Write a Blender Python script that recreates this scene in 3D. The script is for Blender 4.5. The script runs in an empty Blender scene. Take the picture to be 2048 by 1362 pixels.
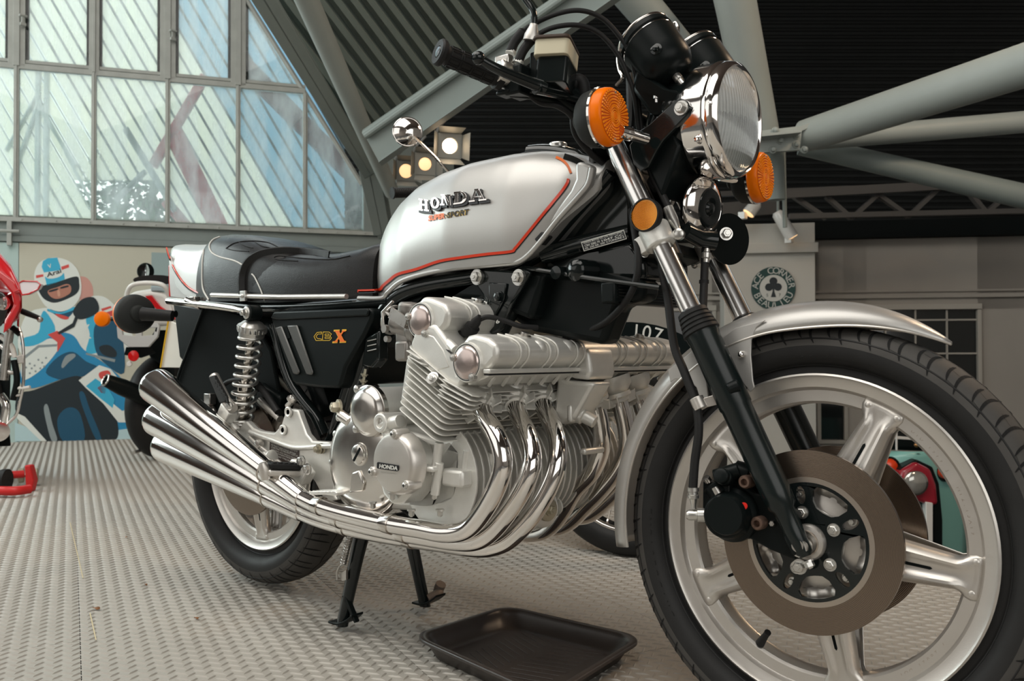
import bpy, bmesh, math, random
from math import sin, cos, pi, radians, sqrt, atan2, hypot
from mathutils import Vector, Matrix, Quaternion
from mathutils.bvhtree import BVHTree
from mathutils.geometry import tessellate_polygon
random.seed(7)
SC = bpy.context.scene
COL = SC.collection
V = Vector

# ---------------------------------------------------------------- camera
W, H, FPX = 2048.0, 1362.0, 1808.78
CAMP = V((2.10048, -1.39049, 0.61998))
YAW, PITCH, ROLL = 2.29500, 0.01411, -0.00237
Fv = V((cos(PITCH)*cos(YAW), cos(PITCH)*sin(YAW), sin(PITCH)))
R0 = V((sin(YAW), -cos(YAW), 0)); U0 = R0.cross(Fv)
Rv = R0*cos(ROLL) + U0*sin(ROLL); Uv = -R0*sin(ROLL) + U0*cos(ROLL)
cd = bpy.data.cameras.new('camera'); cam = bpy.data.objects.new('camera', cd); COL.objects.link(cam)
cam.matrix_world = Matrix(((Rv.x, Uv.x, -Fv.x, CAMP.x), (Rv.y, Uv.y, -Fv.y, CAMP.y), (Rv.z, Uv.z, -Fv.z, CAMP.z), (0, 0, 0, 1)))
cd.sensor_width = 36.0; cd.lens = FPX/W*36.0; cd.clip_start = 0.05; cd.clip_end = 200
cd.dof.use_dof = True; cd.dof.focus_distance = 1.75; cd.dof.aperture_fstop = 9.0
SC.camera = cam

# ---------------------------------------------------------------- light
SC.view_settings.view_transform = 'Standard'; SC.view_settings.look = 'None'
SC.view_settings.gamma = 1.0; SC.view_settings.use_curve_mapping = False
SC.view_settings.exposure = 0.2
wd = bpy.data.worlds.new('world'); SC.world = wd; wd.use_nodes = True
nt = wd.node_tree; nt.nodes.clear()
wo = nt.nodes.new('ShaderNodeOutputWorld'); bg = nt.nodes.new('ShaderNodeBackground')
tc = nt.nodes.new('ShaderNodeTexCoord'); nz = nt.nodes.new('ShaderNodeTexNoise'); cr = nt.nodes.new('ShaderNodeValToRGB')
nz.inputs['Scale'].default_value = 2.2; nz.inputs['Detail'].default_value = 4
cr.color_ramp.elements[0].position = 0.40; cr.color_ramp.elements[0].color = (0.42, 0.62, 0.78, 1)
cr.color_ramp.elements[1].position = 0.60; cr.color_ramp.elements[1].color = (0.93, 0.95, 0.93, 1)
nt.links.new(tc.outputs['Generated'], nz.inputs['Vector']); nt.links.new(nz.outputs['Fac'], cr.inputs['Fac'])
nt.links.new(cr.outputs['Color'], bg.inputs['Color']); nt.links.new(bg.outputs[0], wo.inputs[0])
bg.inputs['Strength'].default_value = 2.1

def area(name, loc, target, sx, sy, power, color):
    l = bpy.data.lights.new(name, 'AREA'); l.shape = 'RECTANGLE'; l.size = sx; l.size_y = sy
    l.energy = power; l.color = color
    o = bpy.data.objects.new(name, l); COL.objects.link(o); o.location = loc
    o.rotation_euler = (V(target)-V(loc)).to_track_quat('-Z', 'Y').to_euler()
    return o
LIGHTS = [
    area('assumed_overhead_light', (0.2, -2.0, 4.9), (0.4, -0.2, 0), 6.0, 3.6, 205, (1.0, 0.965, 0.90)),  # added overhead area light below the closed ceiling; its skylight is only assumed
    area('assumed_window_light', (5.2, -2.6, 2.1), (0.8, 0.0, 0.5), 4.4, 3.0, 62, (1.0, 0.99, 0.95)),  # unseen area light standing in for an assumed window behind the camera
    area('added_side_fill', (-1.6, -4.6, 2.4), (0.0, 0.0, 0.4), 5.0, 2.8, 40, (1.0, 0.98, 0.93)),  # unseen fill added on the near side; the wall there has no opening
    area('added_left_fill', (-5.6, -1.8, 2.6), (-1.5, 0.4, 0.0), 3.4, 2.6, 130, (0.90, 1.0, 0.98)),  # fill added out of view, inside the glass, to brighten the left floor
    area('assumed_warm_lamp', (2.6, 2.6, 3.3), (1.2, 0.6, 0.2), 0.7, 0.7, 35, (1.0, 0.72, 0.48)),  # unseen warm source, assumed from the warm tones at right and back
]

# ---------------------------------------------------------------- projection helpers (pixel -> point at a known real depth)
def ray(px, py): return Fv + Rv*((px-W/2)/FPX) - Uv*((py-H/2)/FPX)
def PY(px, py, y):
    d = ray(px, py); return CAMP + d*((y-CAMP.y)/d.y)
def PZ(px, py, z=0.0):
    d = ray(px, py); return CAMP + d*((z-CAMP.z)/d.z)
def PD(px, py, dep): return CAMP + ray(px, py)*dep
def PP(px, py, o, n):
    d = ray(px, py); return CAMP + d*((V(o)-CAMP).dot(n)/d.dot(n))
# front end: steering axis and steering angle
WB, ZF, ZR = 1.5216, 0.331, 0.3444
RK = 0.4731; ST = 0.0650
SA = V((-sin(RK), 0, cos(RK))); SN = V((-cos(RK), 0, -sin(RK)))
SP = V((WB, 0, ZF)) + SN*0.048
STEER = Matrix.Translation(SP) @ Matrix.Rotation(ST, 4, SA) @ Matrix.Translation(-SP)
STI = STEER.inverted()
def PS(px, py, y):
    d = STI.to_3x3() @ ray(px, py); c = STI @ CAMP
    return c + d*((y-c.y)/d.y)
def PSX(px, py, x):
    d = STI.to_3x3() @ ray(px, py); c = STI @ CAMP
    return c + d*((x-c.x)/d.x)

# ---------------------------------------------------------------- materials
MATS = {}
def mat(name, col, rough=0.5, metal=0.0, coat=0.0, noise=0.0, nscale=60.0, bump=0.0, bscale=200.0, spec=0.5, trans=0.0, ior=1.45, emit=None, estr=0, alpha=1.0, var=0.0):
    if name in MATS: return MATS[name]
    m = bpy.data.materials.new(name); m.use_nodes = True; MATS[name] = m
    n = m.node_tree; b = n.nodes['Principled BSDF']; L = n.links.new
    b.inputs['Base Color'].default_value = (*col, 1); b.inputs['Roughness'].default_value = rough
    b.inputs['Metallic'].default_value = metal; b.inputs['Coat Weight'].default_value = coat
    b.inputs['Coat Roughness'].default_value = 0.22 if name == 'silver_paint' else 0.04
    b.inputs['Specular IOR Level'].default_value = spec; b.inputs['Transmission Weight'].default_value = trans
    b.inputs['IOR'].default_value = ior; b.inputs['Alpha'].default_value = alpha
    if emit: b.inputs['Emission Color'].default_value = (*emit, 1); b.inputs['Emission Strength'].default_value = estr
    t = n.nodes.new('ShaderNodeTexCoord')
    if noise or var:
        z = n.nodes.new('ShaderNodeTexNoise'); z.inputs['Scale'].default_value = nscale; z.inputs['Detail'].default_value = 5
        L(t.outputs['Object'], z.inputs['Vector'])
        if noise:
            r = n.nodes.new('ShaderNodeMapRange'); r.inputs['To Min'].default_value = max(0.02, rough-noise); r.inputs['To Max'].default_value = min(1, rough+noise)
            L(z.outputs['Fac'], r.inputs['Value']); L(r.outputs[0], b.inputs['Roughness'])
        if var:
            x = n.nodes.new('ShaderNodeMix'); x.data_type = 'RGBA'
            x.inputs['A'].default_value = (*[c*(1-var) for c in col], 1); x.inputs['B'].default_value = (*[min(1, c*(1+var)) for c in col], 1)
            L(z.outputs['Fac'], x.inputs['Factor']); L(x.outputs['Result'], b.inputs['Base Color'])
    if bump:
        z2 = n.nodes.new('ShaderNodeTexNoise'); z2.inputs['Scale'].default_value = bscale; z2.inputs['Detail'].default_value = 3
        bp = n.nodes.new('ShaderNodeBump'); bp.inputs['Strength'].default_value = bump; bp.inputs['Distance'].default_value = 0.001
        L(t.outputs['Object'], z2.inputs['Vector']); L(z2.outputs['Fac'], bp.inputs['Height']); L(bp.outputs[0], b.inputs['Normal'])
    return m
mat('silver_paint', (0.47, 0.46, 0.44), 0.40, 0.60, coat=0.5, noise=0.04, nscale=900, var=0.05, bump=0.05, bscale=2500)
mat('cast_aluminium', (0.74, 0.73, 0.69), 0.38, 0.6, noise=0.08, nscale=40, bump=0.25, bscale=900, var=0.08)
mat('polished_aluminium', (0.72, 0.69, 0.65), 0.2, 1.0, noise=0.07, nscale=30)
mat('brushed_aluminium', (0.66, 0.63, 0.59), 0.36, 0.85, noise=0.08, nscale=50, bump=0.1, bscale=700)
mat('hard_chrome', (0.86, 0.85, 0.84), 0.2, 1.0)
mat('chrome', (0.90, 0.875, 0.85), 0.09, 1.0, noise=0.02, nscale=20)
mat('chrome_dull', (0.66, 0.62, 0.57), 0.13, 1.0, noise=0.06, nscale=25)
mat('steel', (0.55, 0.53, 0.50), 0.3, 1.0, noise=0.1, nscale=80)
mat('zinc', (0.62, 0.61, 0.58), 0.28, 0.9)
mat('rusty_steel', (0.20, 0.13, 0.10), 0.5, 0.7, var=0.4, nscale=150)
mat('gloss_black', (0.007, 0.010, 0.010), 0.14, 0.0, coat=0.35, spec=0.3)
mat('satin_black', (0.006, 0.0085, 0.0085), 0.34, 0.0, noise=0.05, spec=0.16)
mat('black_plastic', (0.020, 0.022, 0.021), 0.62, spec=0.3, bump=0.1, bscale=1500)
mat('rubber', (0.014, 0.014, 0.014), 0.55, spec=0.3, noise=0.08)
mat('tyre', (0.020, 0.020, 0.020), 0.55, spec=0.3, noise=0.1, nscale=30, bump=0.12, bscale=300, var=0.25)
mat('tread_groove', (0.004, 0.004, 0.004), 0.9)
mat('leather', (0.006, 0.0055, 0.0055), 0.30, spec=0.28, noise=0.08, nscale=25, bump=0.35, bscale=420)
mat('red_stripe', (0.70, 0.045, 0.012), 0.35, coat=0.6)
mat('orange_print', (0.85, 0.16, 0.01), 0.4)
mat('yellow_print', (0.80, 0.50, 0.03), 0.4)
mat('black_print', (0.01, 0.01, 0.012), 0.4)
mat('white_print', (0.62, 0.62, 0.58), 0.5)
mat('amber_lens', (1.0, 0.20, 0.0), 0.3, spec=0.25)
mat('amber_lit', (1.0, 0.30, 0.01), 0.3, spec=0.3)  # lighter copy of the amber: lit rib tops put into the colour
mat('amber_shaded', (0.62, 0.075, 0.0), 0.4, spec=0.2)  # darker copy of the amber: shade between the low ribs as colour
mat('amber_reflector', (0.90, 0.33, 0.005), 0.35, coat=0.3)
mat('amber_facet', (0.62, 0.20, 0.003), 0.35)
mat('tread_dusty', (0.055, 0.052, 0.048), 0.7, var=0.3, nscale=20, bump=0.1, bscale=400)
mat('red_lens', (0.65, 0.01, 0.01), 0.15, coat=0.8)
mat('brake_disc', (0.24, 0.19, 0.15), 0.27, 0.95)
mat('leg_black', (0.006, 0.011, 0.011), 0.24, 0.0, spec=0.5)
mat('disc_edge', (0.50, 0.44, 0.38), 0.3, 0.9)
mat('copper', (0.60, 0.30, 0.12), 0.35, 0.9)
mat('cream_plastic', (0.60, 0.55, 0.40), 0.5)
mat('brown_plastic', (0.05, 0.03, 0.02), 0.4)
mat('red_paint', (0.55, 0.008, 0.012), 0.2, coat=1.0)
mat('white_paint', (0.75, 0.74, 0.70), 0.3, coat=0.6)
mat('teal_paint', (0.23, 0.50, 0.45), 0.4, coat=0.5)
mat('grey_steelwork', (0.235, 0.275, 0.262), 0.5, var=0.12, nscale=6)
mat('light_steelwork', (0.36, 0.40, 0.38), 0.45, var=0.1, nscale=5)
mat('frame_paint', (0.42, 0.44, 0.41), 0.5, var=0.2, nscale=12)
mat('dark_gap', (0.006, 0.008, 0.008), 0.7, spec=0.1)
mat('cream_wall', (0.50, 0.49, 0.43), 0.8, var=0.05, nscale=4)
mat('shed_wall', (0.40, 0.37, 0.33), 0.8, var=0.08, nscale=3)
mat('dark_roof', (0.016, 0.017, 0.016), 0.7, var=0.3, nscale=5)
mat('dark_floor', (0.03, 0.03, 0.03), 0.5)
mat('window_dark', (0.012, 0.015, 0.015), 0.12, coat=0.5)
mat('tray_plastic', (0.034, 0.026, 0.022), 0.36, noise=0.1, nscale=12, bump=0.1, bscale=400, var=0.4)
mat('red_steel', (0.60, 0.02, 0.02), 0.35)
mat('leaf_green', (0.05, 0.12, 0.05), 0.6, var=0.5, nscale=20)
mat('bark', (0.08, 0.06, 0.04), 0.8)
mat('dry_leaf', (0.22, 0.09, 0.03), 0.7, var=0.4, nscale=300)
mat('lamp_glow', (1, 0.8, 0.6), 0.5, emit=(1.0, 0.72, 0.45), estr=14)
mat('lamp_dim', (1, 0.8, 0.6), 0.4, emit=(1.0, 0.60, 0.28), estr=1.0)
mat('lamp_body', (0.20, 0.20, 0.19), 0.5, 0.3)
mat('red_beam', (0.42, 0.05, 0.06), 0.5)
mat('number_plate', (0.70, 0.69, 0.62), 0.5)
mat('yellow_plate', (0.85, 0.52, 0.03), 0.5)
mat('skin', (0.45, 0.22, 0.14), 0.6)
# glass variants
def glassmat(name, tint, k=0.10, rough=0.0, haze=0.0):
    m = bpy.data.materials.new(name); m.use_nodes = True; MATS[name] = m
    n = m.node_tree; n.nodes.clear(); o = n.nodes.new('ShaderNodeOutputMaterial')
    t = n.nodes.new('ShaderNodeBsdfTransparent'); g = n.nodes.new('ShaderNodeBsdfGlossy'); x = n.nodes.new('ShaderNodeMixShader')
    t.inputs[0].default_value = (*tint, 1); g.inputs['Roughness'].default_value = rough
    f = n.nodes.new('ShaderNodeFresnel'); f.inputs[0].default_value = 1.35
    a = n.nodes.new('ShaderNodeMath'); a.operation = 'ADD'; a.inputs[1].default_value = k; a.use_clamp = True
    n.links.new(f.outputs[0], a.inputs[0]); n.links.new(a.outputs[0], x.inputs[0])
    src = t.outputs[0]
    if haze:  # outdoor haze put into the pane as a pale translucent veil
        d = n.nodes.new('ShaderNodeBsdfTranslucent'); d.inputs[0].default_value = (0.95, 0.97, 0.93, 1); y = n.nodes.new('ShaderNodeMixShader')
        z = n.nodes.new('ShaderNodeTexNoise'); z.inputs['Scale'].default_value = 3.0; z.inputs['Detail'].default_value = 6; q = n.nodes.new('ShaderNodeMapRange')
        q.inputs['From Min'].default_value = 0.3; q.inputs['From Max'].default_value = 0.7; q.inputs['To Min'].default_value = haze*0.4; q.inputs['To Max'].default_value = haze*1.6
        n.links.new(z.outputs['Fac'], q.inputs['Value']); n.links.new(q.outputs[0], y.inputs[0]); n.links.new(t.outputs[0], y.inputs[1]); n.links.new(d.outputs[0], y.inputs[2]); src = y.outputs[0]
    n.links.new(src, x.inputs[1]); n.links.new(g.outputs[0], x.inputs[2]); n.links.new(x.outputs[0], o.inputs[0])
glassmat('window_glass', (0.92, 0.97, 0.95), 0.0, 0.0, 0.30)
glassmat('lens_glass', (0.93, 0.95, 0.95), 0.06, 0.03)
# lens of the headlight: fluted glass
m = mat('fluted_glass', (0.90, 0.90, 0.87), 0.10, trans=0.38, ior=1.25)
n = m.node_tree; t = n.nodes.new('ShaderNodeTexCoord'); w = n.nodes.new('ShaderNodeTexWave'); w.bands_direction = 'Y'; w.inputs['Scale'].default_value = 42; w.inputs['Distortion'].default_value = 0.3
bp = n.nodes.new('ShaderNodeBump'); bp.inputs['Strength'].default_value = 0.7; bp.inputs['Distance'].default_value = 0.002
n.links.new(t.outputs['Object'], w.inputs['Vector']); n.links.new(w.outputs['Fac'], bp.inputs['Height']); n.links.new(bp.outputs[0], n.nodes['Principled BSDF'].inputs['Normal'])
# brake disc: fine turned rings about the wheel axle
def rings(mname, cx, cz, scale=900.0):
    m = MATS[mname]; n = m.node_tree; L = n.links.new
    t = n.nodes.new('ShaderNodeTexCoord'); mp = n.nodes.new('ShaderNodeMapping'); mp.inputs['Location'].default_value = (-cx, 0, -cz)
    w = n.nodes.new('ShaderNodeTexWave'); w.wave_type = 'RINGS'; w.rings_direction = 'Y'; w.inputs['Scale'].default_value = scale/6.28; w.inputs['Distortion'].default_value = 2.0
    r = n.nodes.new('ShaderNodeMapRange'); r.inputs['To Min'].default_value = 0.80; r.inputs['To Max'].default_value = 1.15
    x = n.nodes.new('ShaderNodeVectorMath'); x.operation = 'SCALE'; x.inputs[0].default_value = n.nodes['Principled BSDF'].inputs['Base Color'].default_value[:3]
    bp = n.nodes.new('ShaderNodeBump'); bp.inputs['Strength'].default_value = 0.16; bp.inputs['Distance'].default_value = 0.0005
    L(t.outputs['Object'], mp.inputs[0]); L(mp.outputs[0], w.inputs['Vector']); L(w.outputs['Fac'], r.inputs['Value'])
    L(r.outputs[0], x.inputs['Scale']); L(x.outputs[0], n.nodes['Principled BSDF'].inputs['Base Color'])
    L(w.outputs['Fac'], bp.inputs['Height']); L(bp.outputs[0], n.nodes['Principled BSDF'].inputs['Normal'])
rings('brake_disc', 0, 0)

# ---------------------------------------------------------------- mesh builder
def frame(ax):
    ax = V(ax).normalized(); u = ax.cross(V((0, 0, 1)))
    if u.length < 1e-3: u = ax.cross(V((1, 0, 0)))
    u.normalize(); return ax, u, ax.cross(u).normalized()
class MB:
    def __init__(s): s.v = []; s.f = []
    def add(s, vs, fs):
        o = len(s.v); s.v += [V(p) for p in vs]; s.f += [tuple(i+o for i in f) for f in fs]; return s
    def prism(s, pts, vec):
        n = len(pts); vec = V(vec); a = [V(p) for p in pts]; b = [p+vec for p in a]
        fs = [tuple(range(n)), tuple(range(2*n-1, n-1, -1))] + [(i, i+n, (i+1) % n+n, (i+1) % n) for i in range(n)]
        return s.add(a+b, fs)
    def box(s, c, sz, M=None):
        c = V(c); x, y, z = [q/2 for q in sz]
        vs = [V((i*x, j*y, k*z)) for i in (-1, 1) for j in (-1, 1) for k in (-1, 1)]
        if M is not None: vs = [M @ p for p in vs]
        return s.add([c+p for p in vs], [(0, 1, 3, 2), (4, 6, 7, 5), (0, 4, 5, 1), (2, 3, 7, 6), (0, 2, 6, 4), (1, 5, 7, 3)])
    def loft(s, rs, caps=True, closed=False):
        n = len(rs[0]); vs = [p for r in rs for p in r]; fs = []
        m = len(rs)
        for j in range(m if closed else m-1):
            k = (j+1) % m
            fs += [(j*n+i, j*n+(i+1) % n, k*n+(i+1) % n, k*n+i) for i in range(n)]
        if caps and not closed: fs += [tuple(range(n-1, -1, -1)), tuple((m-1)*n+i for i in range(n))]
        return s.add(vs, fs)
    def lathe(s, c, ax, prof, n=32, caps=True):
        ax, u, w = frame(ax); c = V(c)
        rs = [[c + ax*h + (u*cos(2*pi*i/n) + w*sin(2*pi*i/n))*r for i in range(n)] for h, r in prof]
        return s.loft(rs, caps)
    def cyl(s, a, b, r, n=20, r2=None):
        a, b = V(a), V(b); return s.lathe(a, b-a, [(0, r), ((b-a).length, r if r2 is None else r2)], n)
    def tube(s, pts, r, n=12, caps=True):
        P = [V(p) for p in pts]; m = len(P); R = list(r) if isinstance(r, (list, tuple)) else [r]*m
        if len(R) != m: R = [R[min(len(R)-1, int(i*(len(R)-1)/(m-1)+0.5))] for i in range(m)]
        t0 = (P[1]-P[0]).normalized(); _, u, w = frame(t0); rs = []
        for i in range(m):
            t = ((P[min(i+1, m-1)]-P[max(i-1, 0)])).normalized()
            q = t0.rotation_difference(t); u = q @ u; w = q @ w; t0 = t
            rs.append([P[i] + (u*cos(2*pi*k/n)+w*sin(2*pi*k/n))*R[i] for k in range(n)])
        return s.loft(rs, caps)
    def torus(s, c, ax, R, r, n=40, m=10):
        ax, u, w = frame(ax); c = V(c)
        rs = []
        for i in range(n):
            a = 2*pi*i/n; d = u*cos(a)+w*sin(a)
            rs.append([c + d*(R+r*cos(2*pi*k/m)) + ax*(r*sin(2*pi*k/m)) for k in range(m)])
        return s.loft(rs, closed=True)
    def sphere(s, c, r, n=16, m=10, sc=(1, 1, 1)):
        c = V(c); rs = []
        for j in range(m+1):
            t = pi*j/m; t = min(max(t, 0.02), pi-0.02)
            rs.append([c+V((r*sc[0]*sin(t)*cos(2*pi*i/n), r*sc[1]*sin(t)*sin(2*pi*i/n), r*sc[2]*cos(t))) for i in range(n)])
        return s.loft(rs)
    def hexa(s, c, ax, r, h, rim=1.35):
        s.lathe(c, ax, [(0, r*rim), (h*0.25, r*rim)], 20); s.lathe(V(c)+V(ax).normalized()*h*0.25, ax, [(0, r), (h*0.6, r), (h*0.75, r*0.8)], 6)
        return s.lathe(V(c)+V(ax).normalized()*h, ax, [(-0.001, r*0.5), (h*0.12, r*0.42)], 12)
    def poly_holes(s, outer, holes, fmap, thick):
        """outer/holes: 2-D loops; fmap(x, y, t) -> 3-D; t in 0..thick"""
        loops = [outer]+holes; flat = [p for l in loops for p in l]
        tris = tessellate_polygon([[V((p[0], p[1], 0)) for p in l] for l in loops])
        n = len(flat); vs = [fmap(p[0], p[1], 0) for p in flat]+[fmap(p[0], p[1], thick) for p in flat]
        fs = [tuple(t) for t in tris]+[tuple(i+n for i in reversed(t)) for t in tris]
        o = 0
        for l in loops:
            k = len(l); fs += [(o+i, o+(i+1) % k, o+(i+1) % k+n, o+i+n) for i in range(k)]; o += k
        return s.add(vs, fs)
    def xf(s, M): s.v = [M @ p for p in s.v]; return s
    def map(s, fn): s.v = [V(fn(p)) for p in s.v]; return s
    def shear(s, y0=-0.29, k=0.06):
        for p in s.v: p.x += k*(p.y-y0)
        return s

def tag(o, label=None, cat=None, group=None, kind=None):
    for k, v in (('label', label), ('category', cat), ('group', group), ('kind', kind)):
        if v: o[k] = v
    return o
def parent_to(o, p):
    o.parent = p; o.matrix_parent_inverse = p_world(p).inverted()
def p_world(p):
    M = Matrix.Identity(4); q = p; chain = []
    while q: chain.append(q); q = q.parent
    for q in reversed(chain):
        L = Matrix.Translation(q.location) @ q.rotation_euler.to_matrix().to_4x4()
        M = M @ (q.matrix_parent_inverse if q.parent else Matrix.Identity(4)) @ L
    return M
def build(name, mb, m, parent=None, label=None, steer=False, smooth=38, bevel=0.0, seg=2, subd=0, solid=0.0, kind=None):
    vs = mb.v
    if steer: vs = [STEER @ p for p in vs]
    lo = V((min(p.x for p in vs), min(p.y for p in vs), min(p.z for p in vs))); hi = V((max(p.x for p in vs), max(p.y for p in vs), max(p.z for p in vs)))
    c = (lo+hi)/2
    if parent is None: c.z = lo.z
    if name == 'brake_disc': c = (STEER @ V((WB, 0, ZF))) if steer else V((0, 0, ZR))
    me = bpy.data.meshes.new(name); me.from_pydata([p-c for p in vs], [], mb.f); 
    bm = bmesh.new(); bm.from_mesh(me); bmesh.ops.recalc_face_normals(bm, faces=bm.faces); bm.to_mesh(me); bm.free()
    me.materials.append(MATS[m] if isinstance(m, str) else m)
    o = bpy.data.objects.new(name, me); COL.objects.link(o); o.location = c
    if smooth:
        me.polygons.foreach_set('use_smooth', [True]*len(me.polygons)); me.set_sharp_from_angle(angle=radians(smooth))
    if solid: q = o.modifiers.new('Solid', 'SOLIDIFY'); q.thickness = solid; q.offset = 0
    if bevel:
        q = o.modifiers.new('Bevel', 'BEVEL'); q.width = bevel; q.segments = seg; q.limit_method = 'ANGLE'; q.angle_limit = radians(35); q.harden_normals = False
    if subd: q = o.modifiers.new('Sub', 'SUBSURF'); q.levels = subd; q.render_levels = subd
    if parent: parent_to(o, parent)
    tag(o, label, kind=kind)
    return o
def empty(name, loc, label, cat, group=None, rz=0):
    o = bpy.data.objects.new(name, None); COL.objects.link(o); o.location = loc; o.rotation_euler = (0, 0, rz); o.empty_display_size = 0.1
    return tag(o, label, cat, group)
def catmull(P, k=6):
    P = [V(p) for p in P]; out = []
    Q = [P[0]*2-P[1]]+P+[P[-1]*2-P[-2]]
    for i in range(1, len(Q)-2):
        a, b, c, d = Q[i-1:i+3]
        for j in range(k):
            t = j/k; out.append(0.5*((2*b)+(c-a)*t+(2*a-5*b+4*c-d)*t*t+(3*b-a-3*c+d)*t**3))
    out.append(P[-1]); return out
def interp(x, X, Yv):
    if x <= X[0]: return Yv[0]
    for i in range(1, len(X)):
        if x <= X[i]: t = (x-X[i-1])/(X[i]-X[i-1]); return Yv[i-1]*(1-t)+Yv[i]*t
    return Yv[-1]
def rrect(w, h, r, n=5):
    out = []
    for cx, cy, a0 in ((w/2-r, h/2-r, 0), (-w/2+r, h/2-r, pi/2), (-w/2+r, -h/2+r, pi), (w/2-r, -h/2+r, 3*pi/2)):
        out += [(cx+r*cos(a0+pi/2*i/n), cy+r*sin(a0+pi/2*i/n)) for i in range(n+1)]
    return out
def circ2(cx, cy, r, n=24, sx=1.0): return [(cx+sx*r*cos(2*pi*i/n), cy+r*sin(2*pi*i/n)) for i in range(n)]
def text_geo(body, size=1.0, shear=0.0, bold=0.0, space=1.0, sub=0):
    cu = bpy.data.curves.new('t', 'FONT'); cu.body = body; cu.size = size; cu.shear = shear; cu.offset = bold; cu.space_character = space
    cu.align_x = 'CENTER'; cu.align_y = 'CENTER'; cu.resolution_u = 4
    o = bpy.data.objects.new('t', cu); COL.objects.link(o); bpy.context.view_layer.update()
    dg = bpy.context.evaluated_depsgraph_get(); me = o.evaluated_get(dg).to_mesh()
    vs = [V(v.co) for v in me.vertices]; fs = [tuple(p.vertices) for p in me.polygons]
    bpy.data.objects.remove(o); bpy.data.curves.remove(cu)
    return vs, fs
def text_on(mb, body, size, fmap, shear=0.0, bold=0.0, thick=0.0008, space=1.0):
    """flat lettering with a little thickness; fmap(x, y, t) -> 3-D"""
    vs, fs = text_geo(body, size, shear, bold, space)
    if not vs: return mb
    cnt = {}
    for f in fs:
        for i in range(len(f)):
            e = (f[i], f[(i+1) % len(f)]); cnt[tuple(sorted(e))] = cnt.get(tuple(sorted(e)), [])+[e]
    n = len(vs); V2 = [fmap(p.x, p.y, 0) for p in vs]+[fmap(p.x, p.y, thick) for p in vs]
    F2 = [tuple(i+n for i in f) for f in fs]
    for k, e in cnt.items():
        if len(e) == 1: a, b = e[0]; F2.append((a, b, b+n, a+n))
    return mb.add(V2, F2)
def plane_map(o, ex, ey, n):
    o, ex, ey, n = V(o), V(ex), V(ey), V(n)
    return lambda x, y, t: o+ex*x+ey*y+n*t
# ================================================================ SETTING
# display platform floor: interlocking chequer-plate tiles
FU = V((cos(radians(-22.5)), sin(radians(-22.5)), 0)); FVv = V((-FU.y, FU.x, 0))
floor_mat = mat('floor_tile', (0.385, 0.36, 0.32), 0.34, 0.0, noise=0.10, nscale=7, var=0.10, bump=0.12, bscale=260, spec=0.6)
TS = 0.5985; T0u, T0v = -0.30, -0.46
def tile_mesh():
    mb = MB(); g = 0.0009; e = TS/2-g
    mb.box((0, 0, -0.006), (2*e, 2*e, 0.012))
    n = 18; p = TS/n
    for i in range(n):
        for j in range(n):
            for k in range(2):
                cx = -TS/2+(i+0.25+0.5*k)*p; cy = -TS/2+(j+0.25+0.5*k)*p
                a = radians(45 if k == 0 else 135); L_, wd_, h = (0.0162 if k == 0 else 0.0135), 0.0025, 0.0024
                dx, dy = cos(a), sin(a)
                def q(u, v, z): return (cx+dx*u-dy*v, cy+dy*u+dx*v, z)
                mb.add([q(-L_, 0, 0), q(-L_*0.45, -wd_, 0), q(L_*0.45, -wd_, 0), q(L_, 0, 0), q(L_*0.45, wd_, 0), q(-L_*0.45, wd_, 0),
                        q(-L_*0.55, 0, h), q(L_*0.55, 0, h)],
                       [(0, 1, 6), (1, 2, 7, 6), (2, 3, 7), (3, 4, 7), (4, 5, 6, 7), (5, 0, 6)])
    me = bpy.data.meshes.new('floor_tile'); me.from_pydata(mb.v, [], mb.f); me.materials.append(floor_mat)
    me.polygons.foreach_set('use_smooth', [True]*len(me.polygons)); me.set_sharp_from_angle(angle=radians(50)); return me
WANG = radians(60); WE = V((cos(WANG), sin(WANG), 0)); WNn = V((WE.y, -WE.x, 0)); W0 = PZ(30, 885, 0); W0.z = 0   # mural / window wall
EA, EB = V((-0.6, 1.86, 0)), V((1.7, 1.30, 0)); EDd = (EB-EA).normalized(); EN = V((-EDd.y, EDd.x, 0))             # rear edge of the platform
floor = MB()
def wall_pt(s, off=0.0): return W0+WE*s+WNn*off
P1, P2 = wall_pt(-6.0, -0.02), None
s_ = (EA-W0).dot(EN)/WE.dot(EN); P2 = wall_pt(s_, -0.02)
plat = [P1, P2, EB+EDd*1.2, V((3.4, -4.2, 0)), V((-7.0, -4.2, 0))]
fl = build('floor', MB().prism([V((p.x, p.y, -0.16)) for p in plat], (0, 0, 0.147)), mat('platform_side', (0.05, 0.05, 0.05), 0.6), kind='structure')
tm = tile_mesh(); cnt = 0
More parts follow.
